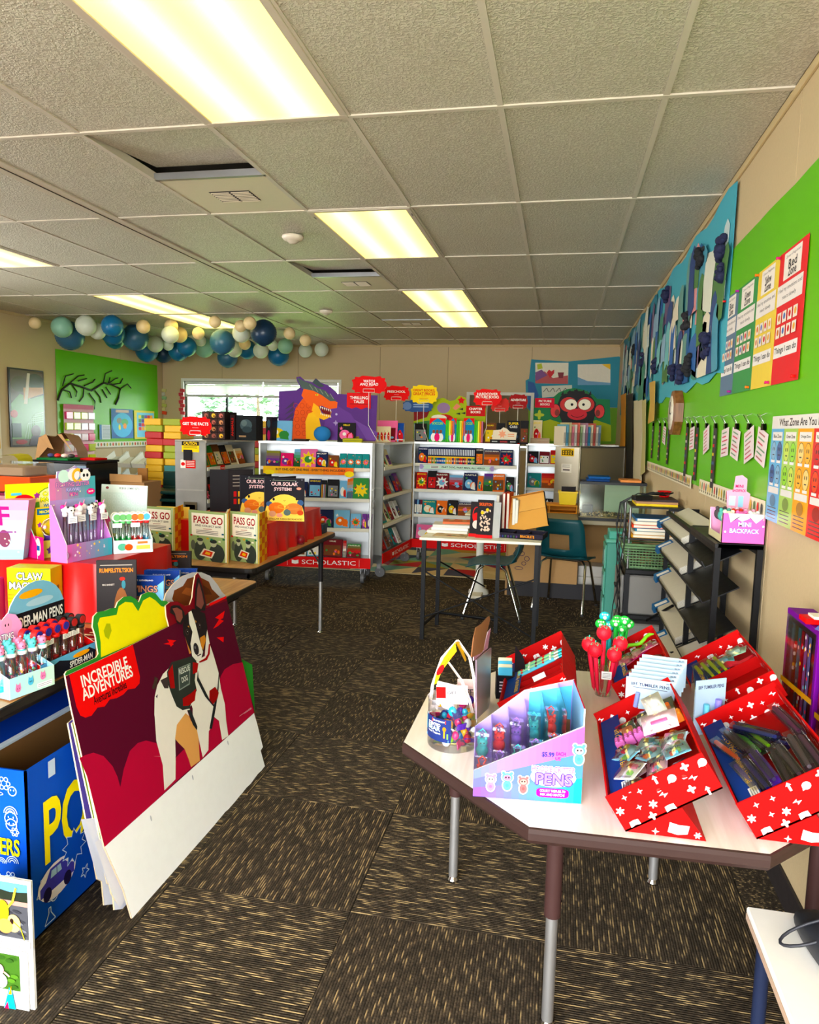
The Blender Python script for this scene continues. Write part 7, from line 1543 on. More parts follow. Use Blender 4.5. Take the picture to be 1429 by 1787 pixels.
g=G();g.box((-.05,-.03,0),(.05,.03,.015),(206,40,34),c=.002);g.box((-.03,-.03,.015),(.05,.02,.022),(236,230,220));place(tag(g.build('flat_packs','card'),'flat red and white packs lying on the purple boxes','packs'),T(.715,2.12,1.002))

# white bench and black shoe at the lower right
t=thing('low_white_table','low table with white top at the lower right corner','table',T(.612,1.15,0));g=G();g.box((-.155,-.5,.435),(.155,.51,.45),(238,234,226),c=.003);g.build('tabletop','card',t)
g = G(); g.box((-.155, -.5, .42), (.155, .51, .434), (196, 170, 150)); g.build('edge_band', 'card', t)
for x, y in ((-.13, .45), (.13, .45), (-.13, -.45), (.13, -.45)): g = G(); g.tube([(x, y, 0), (x, y, .42)], .015, (30, 36, 56), 12); g.build('leg', 'paint', t)
t = thing('black_shoe', 'black rubber shoe with thin cord loop on the low white table', 'shoe', T(.600, 1.45, .451) @ RZ(10) @ MX.Scale(1.15, 4))
g = G(); vs = []; N1, N2 = 14, 14
for i in range(N1 + 1):
    f = i/N1; y = -.16 + .33*f; w = .048*(sin(pi*min(max(f, .03), .97))**.35); hh = .05 + .045*(1 - f) if f < .6 else .068 - .04*(f - .6)/.4
    if i in (0, N1): w *= .45; hh *= .6
    for k in range(N2): a = 2*pi*k/N2; vs.append((w*math.copysign(abs(cos(a))**.7, cos(a)), y, hh*.5 + hh*.5*math.copysign(abs(sin(a))**.6, sin(a))))
fs=[(i*N2+k,i*N2+(k+1) % N2,(i+1)*N2+(k+1) % N2,(i+1)*N2+k) for i in range(N1) for k in range(N2)]+[tuple(range(N2)),tuple(range(N1*N2,N1*N2+N2))]
g.add(vs, fs, (34, 36, 42), True); g.build('shoe_body', 'rubber', t)
g=G();g.tube([(-.035+.05*cos(a)-.004,.06+.022*sin(a)-.01*cos(a),.05+.03*cos(a)) for a in [2*pi*k/20 for k in range(21)]],.0028,(30,30,36),7);g.build('cord_loop','rubber',t)
# furniture in the middle and on the right
BK = (13, 13, 15)
def bxt(t, nm, a, b, c, mat='paint', cc=.0, M=None):
    g = G(); g.box(a, b, c, c=cc, M=M); return g.build(nm, mat, t)
def tub(t, nm, pts, r, c, mat='paint', n=8): g = G(); g.tube(pts, r, c, n); return g.build(nm, mat, t)
t = thing('folding_desk', 'small white desk with black square legs and crossed wire braces', 'desk', T(-.51, 5.34, 0))
g=G();g.add([(-.43,-.34,.74),(.41,-.30,.74),(.42,.32,.74),(-.38,.34,.74),(-.43,-.34,.722),(.41,-.30,.722),(.42,.32,.722),(-.38,.34,.722)],[(0,1,2,3),(7,6,5,4),(0,4,5,1),(1,5,6,2),(2,6,7,3),(3,7,4,0)],(238,234,222));g.build('desktop','card',t)
for x, y in ((-.40, -.31), (.385, -.28), (-.36, .10), (.39, .28), (.10, .0)): bxt(t, 'leg', (x - .014, y - .014, 0), (x + .014, y + .014, .721), BK)
for p,q in (((-.40,-.31,.5),(.385,-.28,.06)),((-.40,-.31,.16),(.385,-.28,.48)),((-.36,.10,.5),(-.02,.3,.28))):tub(t,'wire_brace',[p,q],.006,BK)
for p, q in (((-.40, -.31, .1), (-.36, .10, .1)), ((-.36, .10, .1), (.10, .0, .1))): tub(t, 'foot_bar', [p, q], .013, BK)
# things on the desk
for k,(x,y,z,w,d,h,c,lab) in enumerate(((-.74,5.17,.741,.24,.16,.004,(196,170,130),'tan printed leaflet lying at the front left of the white desk'),(-.78,5.34,.741,.30,.2,.02,(226,222,214),'white paperback at the bottom of the desk pile'),(-.77,5.36,.7615,.27,.19,.02,(236,232,226),'white paperback, second of the desk pile'),(-.765,5.36,.782,.27,.19,.02,(216,214,210),'grey white paperback, third of the desk pile'),(-.73,5.42,.8025,.22,.17,.016,(206,120,90),'orange covered paperback on top of the desk pile'))):
    g=G();g.box((-w/2,-d/2,0),(w/2,d/2,h),c,c=.001);dd=D();r3=random.Random(k);[dd.ell(r3.uniform(-.4,.4)*w,r3.uniform(-.4,.4)*d,.02,.012,r3.choice([(206,90,60),(90,110,80),(226,206,170),(120,60,50)])) for _ in range(8 if k in (0,4) else 1)];g.dec(dd,T(0,0,h),.0003);place(tag(g.build('paperback' if k else 'leaflet','card'),lab,'book' if k else 'leaflet'),T(x,y,z) @ RZ(-4+3*k))
for k,(x,w,lab) in enumerate(((-.50,.115,'black book with skeleton pattern and orange title standing on the white desk'),(-.565,.09,'black book with red shape standing behind the skeleton pattern book'))):
    h=.27-.02*k;t=thing('standing_book',lab,'book',T(x,5.12+.04*k,.741) @ RZ(-6) @ RX(-8));dd=D();dd.rect(-w/2,0,w/2,h,(34,28,30));r3=random.Random(9)
    if k==0:dd.text('SKELETON',0,h*.88,.022,(236,110,50),w=w*.8);[dd.ell(r3.uniform(-.32,.3)*w,h*r3.uniform(.2,.72),.006,.009,(214,190,170),7,rot=r3.uniform(0,3)) for _ in range(46)];dd.ell(-.02,h*.66,.012,.012,(240,190,60)).ell(.015,h*.74,.011,.012,(240,190,60))
    else: dd.ring(0, h*.62, .03, .06, .006, (200, 30, 40)).ell(0, h*.55, .028, .035, (196, 30, 40)).ell(0, h*.35, .026, .03, (216, 206, 196))
    g=G();g.box((-w/2,0,0),(w/2,.008,h),(34,28,30));g.dec(dd,UPRIGHT,.0004);g.build('front_cover','card',t);bxt(t,'base_band',(-w/2-.003,-.01,0),(w/2+.003,-.001,.022),(206,30,36),'card')
    g = G(); g.box((0, 0, 0), (.07, .004, h*.96), (226, 224, 224), M=T(w/2, .008, 0) @ RZ(55)); g.build('back_support', 'paper', t)
for k,(x,c,h) in enumerate(((-.445,(196,190,186),.28),(-.40,(170,44,26),.30),(-.37,(214,90,40),.30),(-.325,(196,196,190),.26),(-.305,(206,200,190),.25))):
    g=G();g.box((0,0,0),(.022,.15,h),c,c=.002);g.box((.003,-.0005,.005),(.019,0,h-.004),(226,222,210));place(tag(g.build('upright_binder','card'),f'{["grey", "dark red", "orange", "light grey", "cream"][k]} upright booklet behind the skeleton book, {NTH[k]} from the left','booklet'),T(x,5.42,.741) @ RZ(-8))
t = thing('open_carton', 'open brown card carton with dark printed tray on the white desk', 'box', T(-.245, 5.27, .7415) @ RZ(-8)); PT = (34, 30, 44)
bxt(t, 'tray_base', (-.17, -.1, 0), (.17, .12, .006), BK, 'card')
for a,b in (((-.17,-.1,0),(.17,-.096,.036)),((-.17,.116,0),(.17,.12,.036)),((-.17,-.1,0),(-.166,.12,.036)),((.166,-.1,0),(.17,.12,.036)),((-.06,-.1,0),(-.057,.12,.03)),((.05,-.1,0),(.053,.12,.03))):bxt(t,'tray_wall',a,b,PT,'card')
g=G();dd=D();dd.text('BRACELETS',.06,.018,.018,(226,150,60),w=.1);[dd.rect(-.16+q*.02,.004,-.15+q*.02,.02,[(60,90,60),(90,60,110),(50,60,110)][q % 3]) for q in range(8)];g.dec(dd,T(0,-.1003,0) @ UPRIGHT);g.build('print','card',t)
Ml=T(0,.12,.036) @ RY(-14) @ RX(68);g=G();g.box((-.12,0,0),(.18,.14,.003),(200,150,90),M=Ml);g.box((-.12,.142,.0),(.18,.26,.003),(206,158,98),M=Ml);g.box((.18,0,0),(.183,.26,.03),BK,M=Ml);g.box((-.12,.26,-.0),(.18,.263,.035),(190,140,84),M=Ml);g.build('open_lid','card',t)
# pedestal table behind the desk
q = onZ(835, 1035, 0); t = thing('pedestal_table', 'small cream topped table on white pedestal behind the white desk', 'table', T(q.x, q.y, 0))
bxt(t,'tabletop',(-.12,-.24,.745),(.40,.25,.76),(226,216,186),'card',.003);g=G();g.lathe([(.034,.745),(.034,.2),(.042,.12),(.046,.06),(.09,.03),(.095,.0)],(216,214,206),16);g.build('pedestal','paint',t)
bxt(t, 'foot_bar', (-.05, -.25, 0), (.05, .25, .028), (226, 218, 200), 'paint', .006)

def chair(M, lab):
    t = thing('school_chair', lab, 'chair', M, 'green school chairs'); TE = (16, 66, 72)
    def shell(fn, nu, nv, nm, th=.006, hole=None):
        g = G(); P_ = [[V(fn(i/nu, j/nv)) for i in range(nu + 1)] for j in range(nv + 1)]; vs = [p for r in P_ for p in r]; n = len(vs)
        cells_ = [(i, j) for j in range(nv) for i in range(nu) if not (hole and hole(i, j))]; w = nu + 1
        nrm = [V((0, 0, 0)) for _ in vs]
        for i, j in cells_:
            a = (P_[j][i+1] - P_[j][i]).cross(P_[j+1][i] - P_[j][i]).normalized()
            for q in (j*w + i, j*w + i + 1, (j+1)*w + i, (j+1)*w + i + 1): nrm[q] += a
        v2 = [p - (m_.normalized() if m_.length else V((0, 0, 1)))*th for p, m_ in zip(vs, nrm)]
        F = []
        for i, j in cells_:
            q = [j*w + i, j*w + i + 1, (j+1)*w + i + 1, (j+1)*w + i]; F.append(q); F.append([k + n for k in reversed(q)])
            for (a, b, di, dj) in ((0, 1, 0, -1), (1, 2, 1, 0), (2, 3, 0, 1), (3, 0, -1, 0)):
                if (i + di, j + dj) not in cells_: F.append([q[a], q[a] + n, q[b] + n, q[b]])
        g.add(vs + v2, F, TE, True); return g.build(nm, 'plastic', t)
    rw = lambda u, e: (2*u - 1)*(.215 - .03*e**4)
    shell(lambda u, v: (rw(u, abs(2*v - 1)), -.2 + .4*v, .44 + .015*(2*u - 1)**2 - .035*max(0, .25 - v)/.25 + .03*max(0, v - .8)/.2), 10, 10, 'seat')
    shell(lambda u,v:(rw(u,max(0,2*v-1))*(1-.08*v),.2+.03*min(v*4,1)+.06*v-.03*(2*u-1)**2*-1*0-.04*(2*u-1)**2,.475+.32*v),10,10,'backrest',hole=lambda i,j:3<=i<=6 and 2<=j<=5)
    CR = (200, 196, 188)
    for sx in (-1, 1):
        tub(t,'leg',[(sx*.15,-.06,.43),(sx*.17,-.10,.40),(sx*.215,-.21,.01)],.0105,CR,'chrome',10);tub(t,'leg',[(sx*.15,.08,.43),(sx*.19,.12,.40),(sx*.215,.24,.01)],.0105,CR,'chrome',10)
        for y in (-.21,.24):g=G();g.lathe([(0,0),(.013,0),(.013,.02),(0,.025)],(40,40,40),10,M=T(sx*.215,y,0));g.build('foot_cap','rubber',t)
    for y in (-.06, .08): tub(t, 'seat_rail', [(-.15, y, .43), (.15, y, .43)], .0095, CR, 'chrome')
    return t
ch1 = chair(T(-.50, 5.88, 0) @ RZ(-88), 'dark green school chair seen from its side behind the white desk')
ch2 = dup(ch1, T(.10, 6.30, 0) @ RZ(163), 'dark green school chair with its back to the camera in front of the counter')

# counter with its things
t = thing('counter', 'grey topped counter with tan front panels along the back right', 'counter', T(.18, 6.8, 0)); 
bxt(t,'worktop',(-.62,-.42,.715),(.59,.5,.75),(150,142,124),'card',.004);bxt(t,'front_panel',(-.60,-.18,.14),(.02,-.16,.714),(176,140,100),'matte');bxt(t,'front_panel',(.03,.2,.14),(.58,.22,.714),(168,134,94),'matte');bxt(t,'kick_plate',(-.60,-.16,0),(.58,-.14,.139),(44,42,44));bxt(t,'side_panel',(-.62,-.16,0),(-.6,.48,.714),(150,118,84),'matte')
g = G(); dd = D(); r3 = random.Random(8)
for k in range(9): x, y = .10 + r3.uniform(-.04, .05), .14 + k*.045; dd.ring(x, y, r3.uniform(.02, .04), r3.uniform(.015, .03), .005, (60, 34, 70), 12)
dd.line([(.12, .5), (.06, .56), (.2, .56)], .006, (60, 34, 70)); g.dec(dd, T(-.58, -.181, .12) @ UPRIGHT); g.build('purple_scribble', 'paper', t)
t = thing('wood_cubby', 'low orange wood cubby shelf on the counter', 'shelf', T(-.08, 6.95, .751)); OR_ = (206, 140, 74)
for a,b in (((-.3,-.1,.065),(.26,.12,.08)),((-.3,-.1,0),(.26,.12,.008)),((-.3,-.1,.008),(-.288,.12,.065)),((.248,-.1,.008),(.26,.12,.065)),((.0,-.1,.008),(.012,.12,.065)),((-.3,.11,.008),(.26,.12,.065))):bxt(t,'board',a,b,OR_,'card')
q=onZ(991,892,.832);t=thing('yellow_bin','small yellow bin of black books on the wood cubby','bin',T(q.x+.0,6.93,.832));g=G();YL=(232,200,30)
g.lathe([(.10,.0),(.105,.003),(.118,.10),(.128,.10),(.128,.112),(.112,.112),(.10,.01),(0,.01)],YL,4,M=RZ(45) @ MX.Diagonal((1,1,1.1,1)),smooth=False);g.build('bin','plastic',t)
for k in range(4):g=G();g.box((-.06,-.04+k*.024,0),(.07,-.022+k*.024,.15),(34,28,28),c=.001);g.box((-.058,-.039+k*.024,.1495),(.068,-.023+k*.024,.1505),(190,180,170));place(tag(g.build('black_book','card'),f'black book standing in the yellow bin, {NTH[k]} from the front','book','books in the yellow bin'),T(q.x,6.93,.848))
# aquarium
t = thing('aquarium', 'glass aquarium with black rims and gravel on the counter by the wall', 'aquarium', T(.455, 6.55, .751)); w, d, h = .27, .15, .31
for a,b in (((-w,-d,.02),(w,-d+.005,h)),((-w,d-.005,.02),(w,d,h)),((-w,-d+.005,.02),(-w+.005,d-.005,h)),((w-.005,-d+.005,.02),(w,d-.005,h))):bxt(t,'glass_pane',a,b,WHITE,'glass')
for z0, z1 in ((0, .024), (h, h + .022)):
    g=G();[g.box(a,b,BK) for a,b in (((-w-.004,-d-.004,z0),(w+.004,-d+.012,z1)),((-w-.004,d-.012,z0),(w+.004,d+.004,z1)),((-w-.004,-d,z0),(-w+.012,d,z1)),((w-.012,-d,z0),(w+.004,d,z1)))];g.build('rim','plastic',t)
g=G();r3=random.Random(1);[g.ball((r3.uniform(-w+.015,w-.015),r3.uniform(-d+.015,d-.015),r3.uniform(.02,.05)),.009,r3.choice([(170,140,100),(120,100,76),(196,170,130),(90,80,70)]),6,4) for _ in range(420)];g.box((-w+.006,-d+.006,.01),(w-.006,d-.006,.035),(140,116,84));g.build('gravel','matte',t)['kind']='stuff'
bxt(t,'back_sheet',(-.05,d+.005,.03),(w-.02,d+.008,h-.02),(206,200,176),'paper');g=G();g.box((-.24,.02,.04),(-.15,.08,.12),(60,60,60),c=.01);g.build('pump','plastic',t)
for k,(x,z,w_,c,lab) in enumerate(((.33,0,.19,(30,60,110),'dark blue flat book, lower one on the aquarium'),(.34,.022,.18,(44,84,140),'blue flat book, upper one on the aquarium'),(.60,0,.17,(226,150,100),'thin orange and white box on the aquarium rim'))):g=G();g.box((-w_/2,-.12,0),(w_/2,.13,.02),c,c=.002);place(tag(g.build('flat_book','card'),lab,'book'),T(x,6.55,1.0845+z))
# storage under the counter
t=thing('white_storage_boxes','white plastic storage boxes under the counter','storage box',T(.33,6.86,0));bxt(t,'blue_base',(-.12,-.1,0),(.14,.12,.09),(24,34,64),'plastic',.004);bxt(t,'drawer',(-.12,-.1,.092),(.14,.12,.19),(206,202,194),'plastic',.006);bxt(t,'drawer',(-.12,-.1,.192),(.14,.12,.29),(210,206,198),'plastic',.006)
g = G(); r3 = random.Random(2); vs = []
for j in range(7):
    for k in range(10):a=2*pi*k/10;rr_=(.10*sin(pi*(j+.6)/7.6))*(1+r3.uniform(-.25,.25));vs.append((rr_*cos(a),rr_*.7*sin(a),.2*j/6*(1+r3.uniform(-.05,.05))))
g.add(vs,[(j*10+k,j*10+(k+1) % 10,(j+1)*10+(k+1) % 10,(j+1)*10+k) for j in range(6) for k in range(10)],(206,206,204),False);place(tag(g.build('plastic_bag','plastic'),'crumpled white plastic bag beside the storage boxes under the counter','bag'),T(.12,6.84,0))

# teal drawer tower, dark drawer tower, basket, wire stand
t = thing('teal_drawer_cart', 'narrow mint green plastic drawer tower', 'drawer unit', T(.47, 5.86, 0)); MN = (110, 176, 156)
bxt(t,'frame',(-.085,-.12,.02),(.085,.14,.66),(86,150,134),'plastic',.006);bxt(t,'top_tray',(-.095,-.13,.66),(.095,.15,.69),MN,'plastic',.008);bxt(t,'top_box',(-.07,-.1,.69),(.08,.12,.75),(90,164,146),'plastic',.006)
for k in range(3):
    dr=bxt(t,'drawer',(-.098,-.128,.05+k*.205),(-.0851,.12,.235+k*.205),MN,'plastic',.005);bxt(dr,'drawer_window',(-.101,-.09,.08+k*.205),(-.0985,.08,.2+k*.205),(150,190,180),'gloss')
t = thing('dark_drawer_tower', 'black framed drawer tower with smoky grey drawers', 'drawer unit', T(.605, 4.92, 0)); SM = (120, 118, 114)
for z in (0.02, .33, .62): bxt(t, 'shelf_frame', (-.17, -.2, z), (.155, .2, z + .03), BK, 'plastic', .004)
for x, y in ((-.17, -.2), (.125, -.2), (-.17, .17), (.125, .17)): bxt(t, 'corner_post', (x, y, .05), (x + .03, y + .03, .62), BK, 'plastic')
for k in (0, 1):
    dr=bxt(t,'drawer',(-.155,-.19,.06+k*.3),(.145,.19,.30+k*.31),SM,'plastic',.01);bxt(dr,'drawer_front',(-.20,-.19,.06+k*.3),(-.172,.19,.30+k*.31),(150,148,144),'plastic',.008);bxt(dr,'drawer_handle',(-.215,-.05,.2+k*.3),(-.2001,.05,.215+k*.3),BK,'plastic')
t = thing('green_basket', 'sage green woven plastic basket on the dark drawer tower', 'basket', T(.605, 4.92, .652)); GB = (110, 140, 104); 
bxt(t, 'basket_base', (-.14, -.16, 0), (.12, .16, .006), GB, 'plastic')
g = G()
for k in range(9):
    f=.012+k*.018;e=.0006*k*10;g2=[(-.145-e,-.165-e,f),(.125+e,-.165-e,f),(.125+e,.165+e,f),(-.145-e,.165+e,f),(-.145-e,-.165-e,f)];g.tube(g2,.0045 if k<7 else .008,GB,6)
g.build('horizontal_strand', 'plastic', t); g = G()
for k in range(15): x = -.142 + .019*k; g.tube([(x, -.166, 0), (x*1.02, -.172, .15)], .003, GB, 5)
for k in range(17): y = -.16 + .02*k; g.tube([(-.146, y, 0), (-.152, y, .15)], .003, GB, 5)
g.build('upright_strand', 'plastic', t)['kind'] = 'stuff'
g=G();r3=random.Random(4);[g.ball((r3.uniform(-.11,.09),r3.uniform(-.12,.12),r3.uniform(.03,.09)),.022,r3.choice([(60,70,50),(150,130,90),(90,60,50),(120,130,110)]),7,5) for _ in range(50)];g.build('basket_contents','rubber',t)['kind']='stuff'
t=thing('wire_stand','small black and grey stand over the green basket','stand',T(.605,4.92,.652));bxt(t,'shelf_panel',(-.16,-.19,.185),(.16,.19,.195),BK,'plastic');bxt(t,'top_panel',(-.15,-.19,.385),(.16,.19,.395),BK,'plastic')
for x, y in ((-.155, -.18), (.155, -.18), (-.155, .18), (.155, .18)): tub(t, 'post', [(x, y, 0), (x, y, .385)], .008, (130, 130, 130), 'metal')
for k in range(6):
    z=.8475+k*.021;g=G();g.box((-.14+.01*(k % 3),-.17,0),(.13,.1,.02),[(206,150,60),(226,214,190),(60,120,150),(214,80,60),(236,220,190),(70,110,150)][k],c=.001);g.box((-.13+.01*(k % 3),-.1705,.003),(.12,-.1,.017),(236,230,216));place(tag(g.build('flat_book','card'),f'{["tan", "cream", "blue", "red", "pale cream", "steel blue"][k]} picture book lying inside the wire stand, {NTH[k]} from the bottom','book'),T(.605,4.92,z))
for k in range(3):g=G();g.box((-.12,-.16,0),(.13,.12,.014),[(230,200,90),(180,140,110),(60,50,50)][k],c=.001);place(tag(g.build('flat_book','card'),f'{["yellow", "tan", "dark"][k]} flat book on top of the wire stand','book'),T(.605,4.94,1.0475+k*.0145))
g=G();g.lathe([(0,0),(.03,.0),(.045,.04),(.038,.04),(.025,.008)],(206,20,30),8,smooth=False);place(tag(g.build('red_bow','plastic'),'small red cup shaped bow on the books of the wire stand','bow'),T(.68,5.0,1.0915))
t=thing('black_cables','tangled black cables and adaptors hanging down beside the dark drawer tower','cables',T(.605,4.72,1.092));g=G();g.box((-.16,-.02,0),(-.04,.03,.03),BK,c=.004,M=RZ(20));g.build('adaptor','plastic',t)
g = G()
for k in range(5):r3=random.Random(k);x=-.2-.006*k;g.tube([(-.1,0,.03),(-.03+.03*k,.0,.05),(.05,.02,.03),(-.12,-.02,.04),(x,-.02,-.02)]+[(x+.02*sin(q*1.2+k),-.03,-.02-q*.13) for q in range(1,9)],.0035,BK,5)
g.build('cable', 'rubber', t)

# black magazine rack along the wall
t = thing('magazine_rack', 'tall black magazine rack along the right wall', 'rack', T(.69, 3.6, 0)); X0_, X1_ = -.085, .075; 
for y in (-.66, -.12, .64):
    for x in (X0_, X1_ - .01): bxt(t, 'post', (x - .011, y - .011, 0), (x + .011, y + .011, 1.075), BK, 'paint')
    bxt(t, 'top_bar', (X0_, y - .01, 1.075), (X1_, y + .01, 1.092), BK)
bxt(t, 'top_panel', (X0_ - .011, -.67, 1.075), (X1_, -.12, 1.09), BK, 'plastic')
for x in (X0_, X1_ - .01): bxt(t, 'long_rail', (x - .01, -.65, 1.055), (x + .01, .65, 1.075), BK)
lv = [.18, .37, .55, .72, .88, 1.02]
for k, z in enumerate(lv):
    for (ya, yb) in ((-.65, -.13), (-.11, .63)):
        M=T(X0_-.04,0,z-.03) @ RY(-28);bxt(t,'slanted_shelf',(0,ya,0),(.15,yb,.004),BK,'plastic',0,M);bxt(t,'shelf_lip',(0,ya,.004),(.004,yb,.03),BK,'plastic',0,M)
tub(t, 'brace', [(X0_ - .08, .64, .45), (X0_, .3, .62)], .008, BK); tub(t, 'brace', [(X0_ - .08, .64, .25), (X0_, .2, .40)], .008, BK)
mg = None
for k, z in enumerate(lv[1:]):
    for j in range(6):
        M=T(.69+X0_-.032,3.76,z-.020+j*.0055) @ RY(-28);lab=f'white magazine with blue tag, {NTH[j]} of its pile, rack level {["two", "three", "four", "five", "six"][k]} from the floor'
        if mg is None:
            mg=thing('magazine',lab,'magazine',M,'tagged magazines');g=G();g.box((-.01,-.26,0),(.15,.46,.005),(206,200,184));g.box((-.011,-.261,.002),(.1505,.4605,.003),(120,116,110));g.build('pages','paper',mg);g=G();g.box((-.03,.36,.0051),(.06,.47,.0058),(60,110,160));g.box((-.02,.38,.0058),(.05,.43,.006),WHITE);g.build('blue_tag','card',mg)
        else: dup(mg, M, lab)
for k in range(3):g=G();g.box((-.01,-.24,0),(.14,.20,.006),[(60,120,60),(70,70,80),(200,196,190)][k],c=.001);place(tag(g.build('magazine','card'),f'{["green", "dark grey", "white"][k]} magazine in the near bay of the rack','magazine'),T(.69+X0_-.032,3.22,[.162,.352,.532][k]) @ RY(-28))
# mini backpack box on the rack
t = thing('mini_backpack_box', 'pink mini backpack box with plush tops on the magazine rack', 'display box', T(.615, 2.94, 1.0925)); w, d, h = .155, .24, .115
for nm,a,b,c in (('front_panel',(0,0,0),(w,.003,h),(216,118,176)),('back_panel',(0,d-.003,0),(w,d,h),(230,170,200)),('end_panel',(w-.003,0,0),(w,d,h),(226,160,200)),('base',(0,0,0),(w,d,.003),(206,170,190))):bxt(t,nm,a,b,c,'card')
g=G();g.prism([(0,0),(d,0),(d,h),(d-.03,.03),(.03,.03),(0,h)],.003,(206,196,160),M=frame((0,d,0),(0,-1,0),(0,0,1)),side=WHITE);g.build('cut_side_panel','card',t)
g=G();dd=D();dd.fan([(.02,h),(.03,.08),(.05,.098),(.07,.085),(.1,.1),(.12,.08),(.14,.098),(w,h)],(246,226,240),.08,h).text('MINI',.08,.075,.017,WHITE,w=.045,out=(110,90,200)).text('BACKPACK',.08,.05,.017,WHITE,w=.105,out=(110,90,200)).ell(.145,.07,.004,.004,WHITE).ell(.012,.045,.004,.004,WHITE);g.dec(dd,T(0,-.0003,0) @ UPRIGHT);g.build('lettering','card',t)
t2=t;g=G();g.prism([(-.03,0),(.05,0),(.055,.06),(.04,.07),(.04,.12),(.02,.135),(-.005,.13),(-.01,.075),(-.035,.07)],.003,(236,170,190),M=T(.09,d-.02,h) @ UPRIGHT);dd=D();dd.text('MINI',.012,.09,.012,(206,60,110),w=.03).text('BACKPACK',.012,.072,.011,(206,60,110),w=.05).rect(-.025,.01,.0,.05,(190,206,210)).rect(.01,.005,.03,.05,(150,190,210));g.dec(dd,T(.09,d-.0205,h) @ UPRIGHT);g.build('header_card','card',t)
for k in range(8):
    c=[(236,226,200),(226,120,170),(236,232,226),(90,160,150),(206,70,60),(240,180,200),(70,60,64),(236,206,220)][k];t=thing('mini_backpack',f'tiny {["cream", "pink", "white", "teal", "red", "pale pink", "black", "blush"][k]} plush backpack in the pink box','plush bag',T(.615+.03+(k % 3)*.045,2.98+(k//3)*.07,1.0925+.075));g=G();g.ball((0,0,.02),.026,c,10,8,sc=(1,.8,1));g.build('bag_body','cloth',t);g=G();g.ball((-.014,0,.042),.008,c,7,5);g.ball((.014,0,.042),.008,c,7,5);g.build('ear','cloth',t)

# right wall
WX = WR - .004
def wallR(off): return frame((WR - off, 5, 0), (0, -1, 0), (0, 0, 1))
def wall_sheet(name, M, px, col, lab, cat, th=.0015, mat='glossboard', dcf=None, build=True):
    q = board_pts(M, px); g = G(); ngon(g, q, th, col, MX.Identity(4), col); dd = D()
    if dcf: dcf(dd, lambda *p: board_pts(M, p)); g.dec(dd, MX.Identity(4), .0003)
    return place(tag(g.build(name, mat), lab, cat), M)
GRN = (104, 178, 22)
g = G(); N_ = 40; y0, y1 = 1.2, 7.4; vs = []
for j in range(9):
    for i in range(N_ + 1): y = y0 + (y1 - y0)*i/N_; vs.append((WR - .006 - .003*(1 + sin(i*1.7 + j*.6)*cos(j*1.1 + i*.35)), y, 1.215 + 1.17*j/8))
g.add(vs,[(j*(N_+1)+i,j*(N_+1)+i+1,(j+1)*(N_+1)+i+1,(j+1)*(N_+1)+i) for j in range(8) for i in range(N_)],GRN,True);tag(g.build('green_board_paper','glossboard'),'long shiny lime green paper covering the right wall board','board paper')
OC = (90, 170, 186)
t=thing('ocean_collage','large blue paper ocean collage of torn painted strips and dark yarn on the right wall','artwork',T(WR-.016,0,0));Mo=frame((0,0,0),(0,-1,0),(0,0,1));
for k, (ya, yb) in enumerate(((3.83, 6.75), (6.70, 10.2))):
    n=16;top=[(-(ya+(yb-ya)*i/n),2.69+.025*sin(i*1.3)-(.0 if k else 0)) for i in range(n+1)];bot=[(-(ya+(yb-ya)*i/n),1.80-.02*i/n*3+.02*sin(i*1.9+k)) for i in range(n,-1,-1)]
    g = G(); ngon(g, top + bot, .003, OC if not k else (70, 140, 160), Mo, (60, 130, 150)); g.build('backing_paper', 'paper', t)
r3=random.Random(14);PC=[(60,100,160),(226,226,210),(70,130,110),(130,190,190),(50,70,120),(232,222,200),(90,150,170),(110,150,140),(200,214,214),(40,90,140),(216,150,150),(80,120,70),(110,90,120),(150,180,200)]
for k in range(120):
    y = r3.uniform(3.92, 10.0); z = r3.uniform(1.95, 2.5); w = r3.uniform(.13, .3)*(1 if y < 7 else 1.5); h = r3.uniform(.18, .42); a = r3.uniform(-.25, .25)
    pts=[(-w/2+r3.uniform(-.01,.01),-h/2),(w*.1,-h/2+r3.uniform(-.03,.03)),(w/2,-h/2),(w*.45,0),(w/2+.01,h*.4),(w*.2,h/2),(-w*.2,h/2-.02),(-w*.45,h*.3),(-w*.5,-.05)]
    pts = [(-y + p[0]*cos(a) - p[1]*sin(a), min(max(z + p[0]*sin(a) + p[1]*cos(a), 1.82), 2.68)) for p in pts]
    c=r3.choice(PC);g=G();ngon(g,pts,.0015,c,Mo @ T(0,0,.006+(k % 12)*.0016),c);dd=D();x_,y_=-y,min(max(z,2),2.5);dd.line([(x_-w*.2,y_+h*.1),(x_+w*.1,y_),(x_-w*.1,y_-h*.15)],.008,tuple(v*.7 for v in r3.choice(PC))) if k % 3==0 else None;g.dec(dd,Mo @ T(0,0,.0065+(k % 12)*.0016));g.build('paper_strip','paper',t)
for k,(y,z) in enumerate(((4.55,2.5),(3.98,2.42),(4.2,1.98),(4.75,1.92),(5.4,1.93),(6.4,2.05),(4.9,2.2),(3.95,2.3),(7.4,2.2),(8.4,2.4),(6.0,2.55),(5.0,1.88))):
    g=G();[g.ball((-.028+r3.uniform(-.01,.01),y+r3.uniform(-.06,.06),z+r3.uniform(-.05,.05)),r3.uniform(.012,.026),(24,28,60) if k % 3 else (22,22,26),8,6) for _ in range(16)];g.build('yarn_bunch','cloth',t)
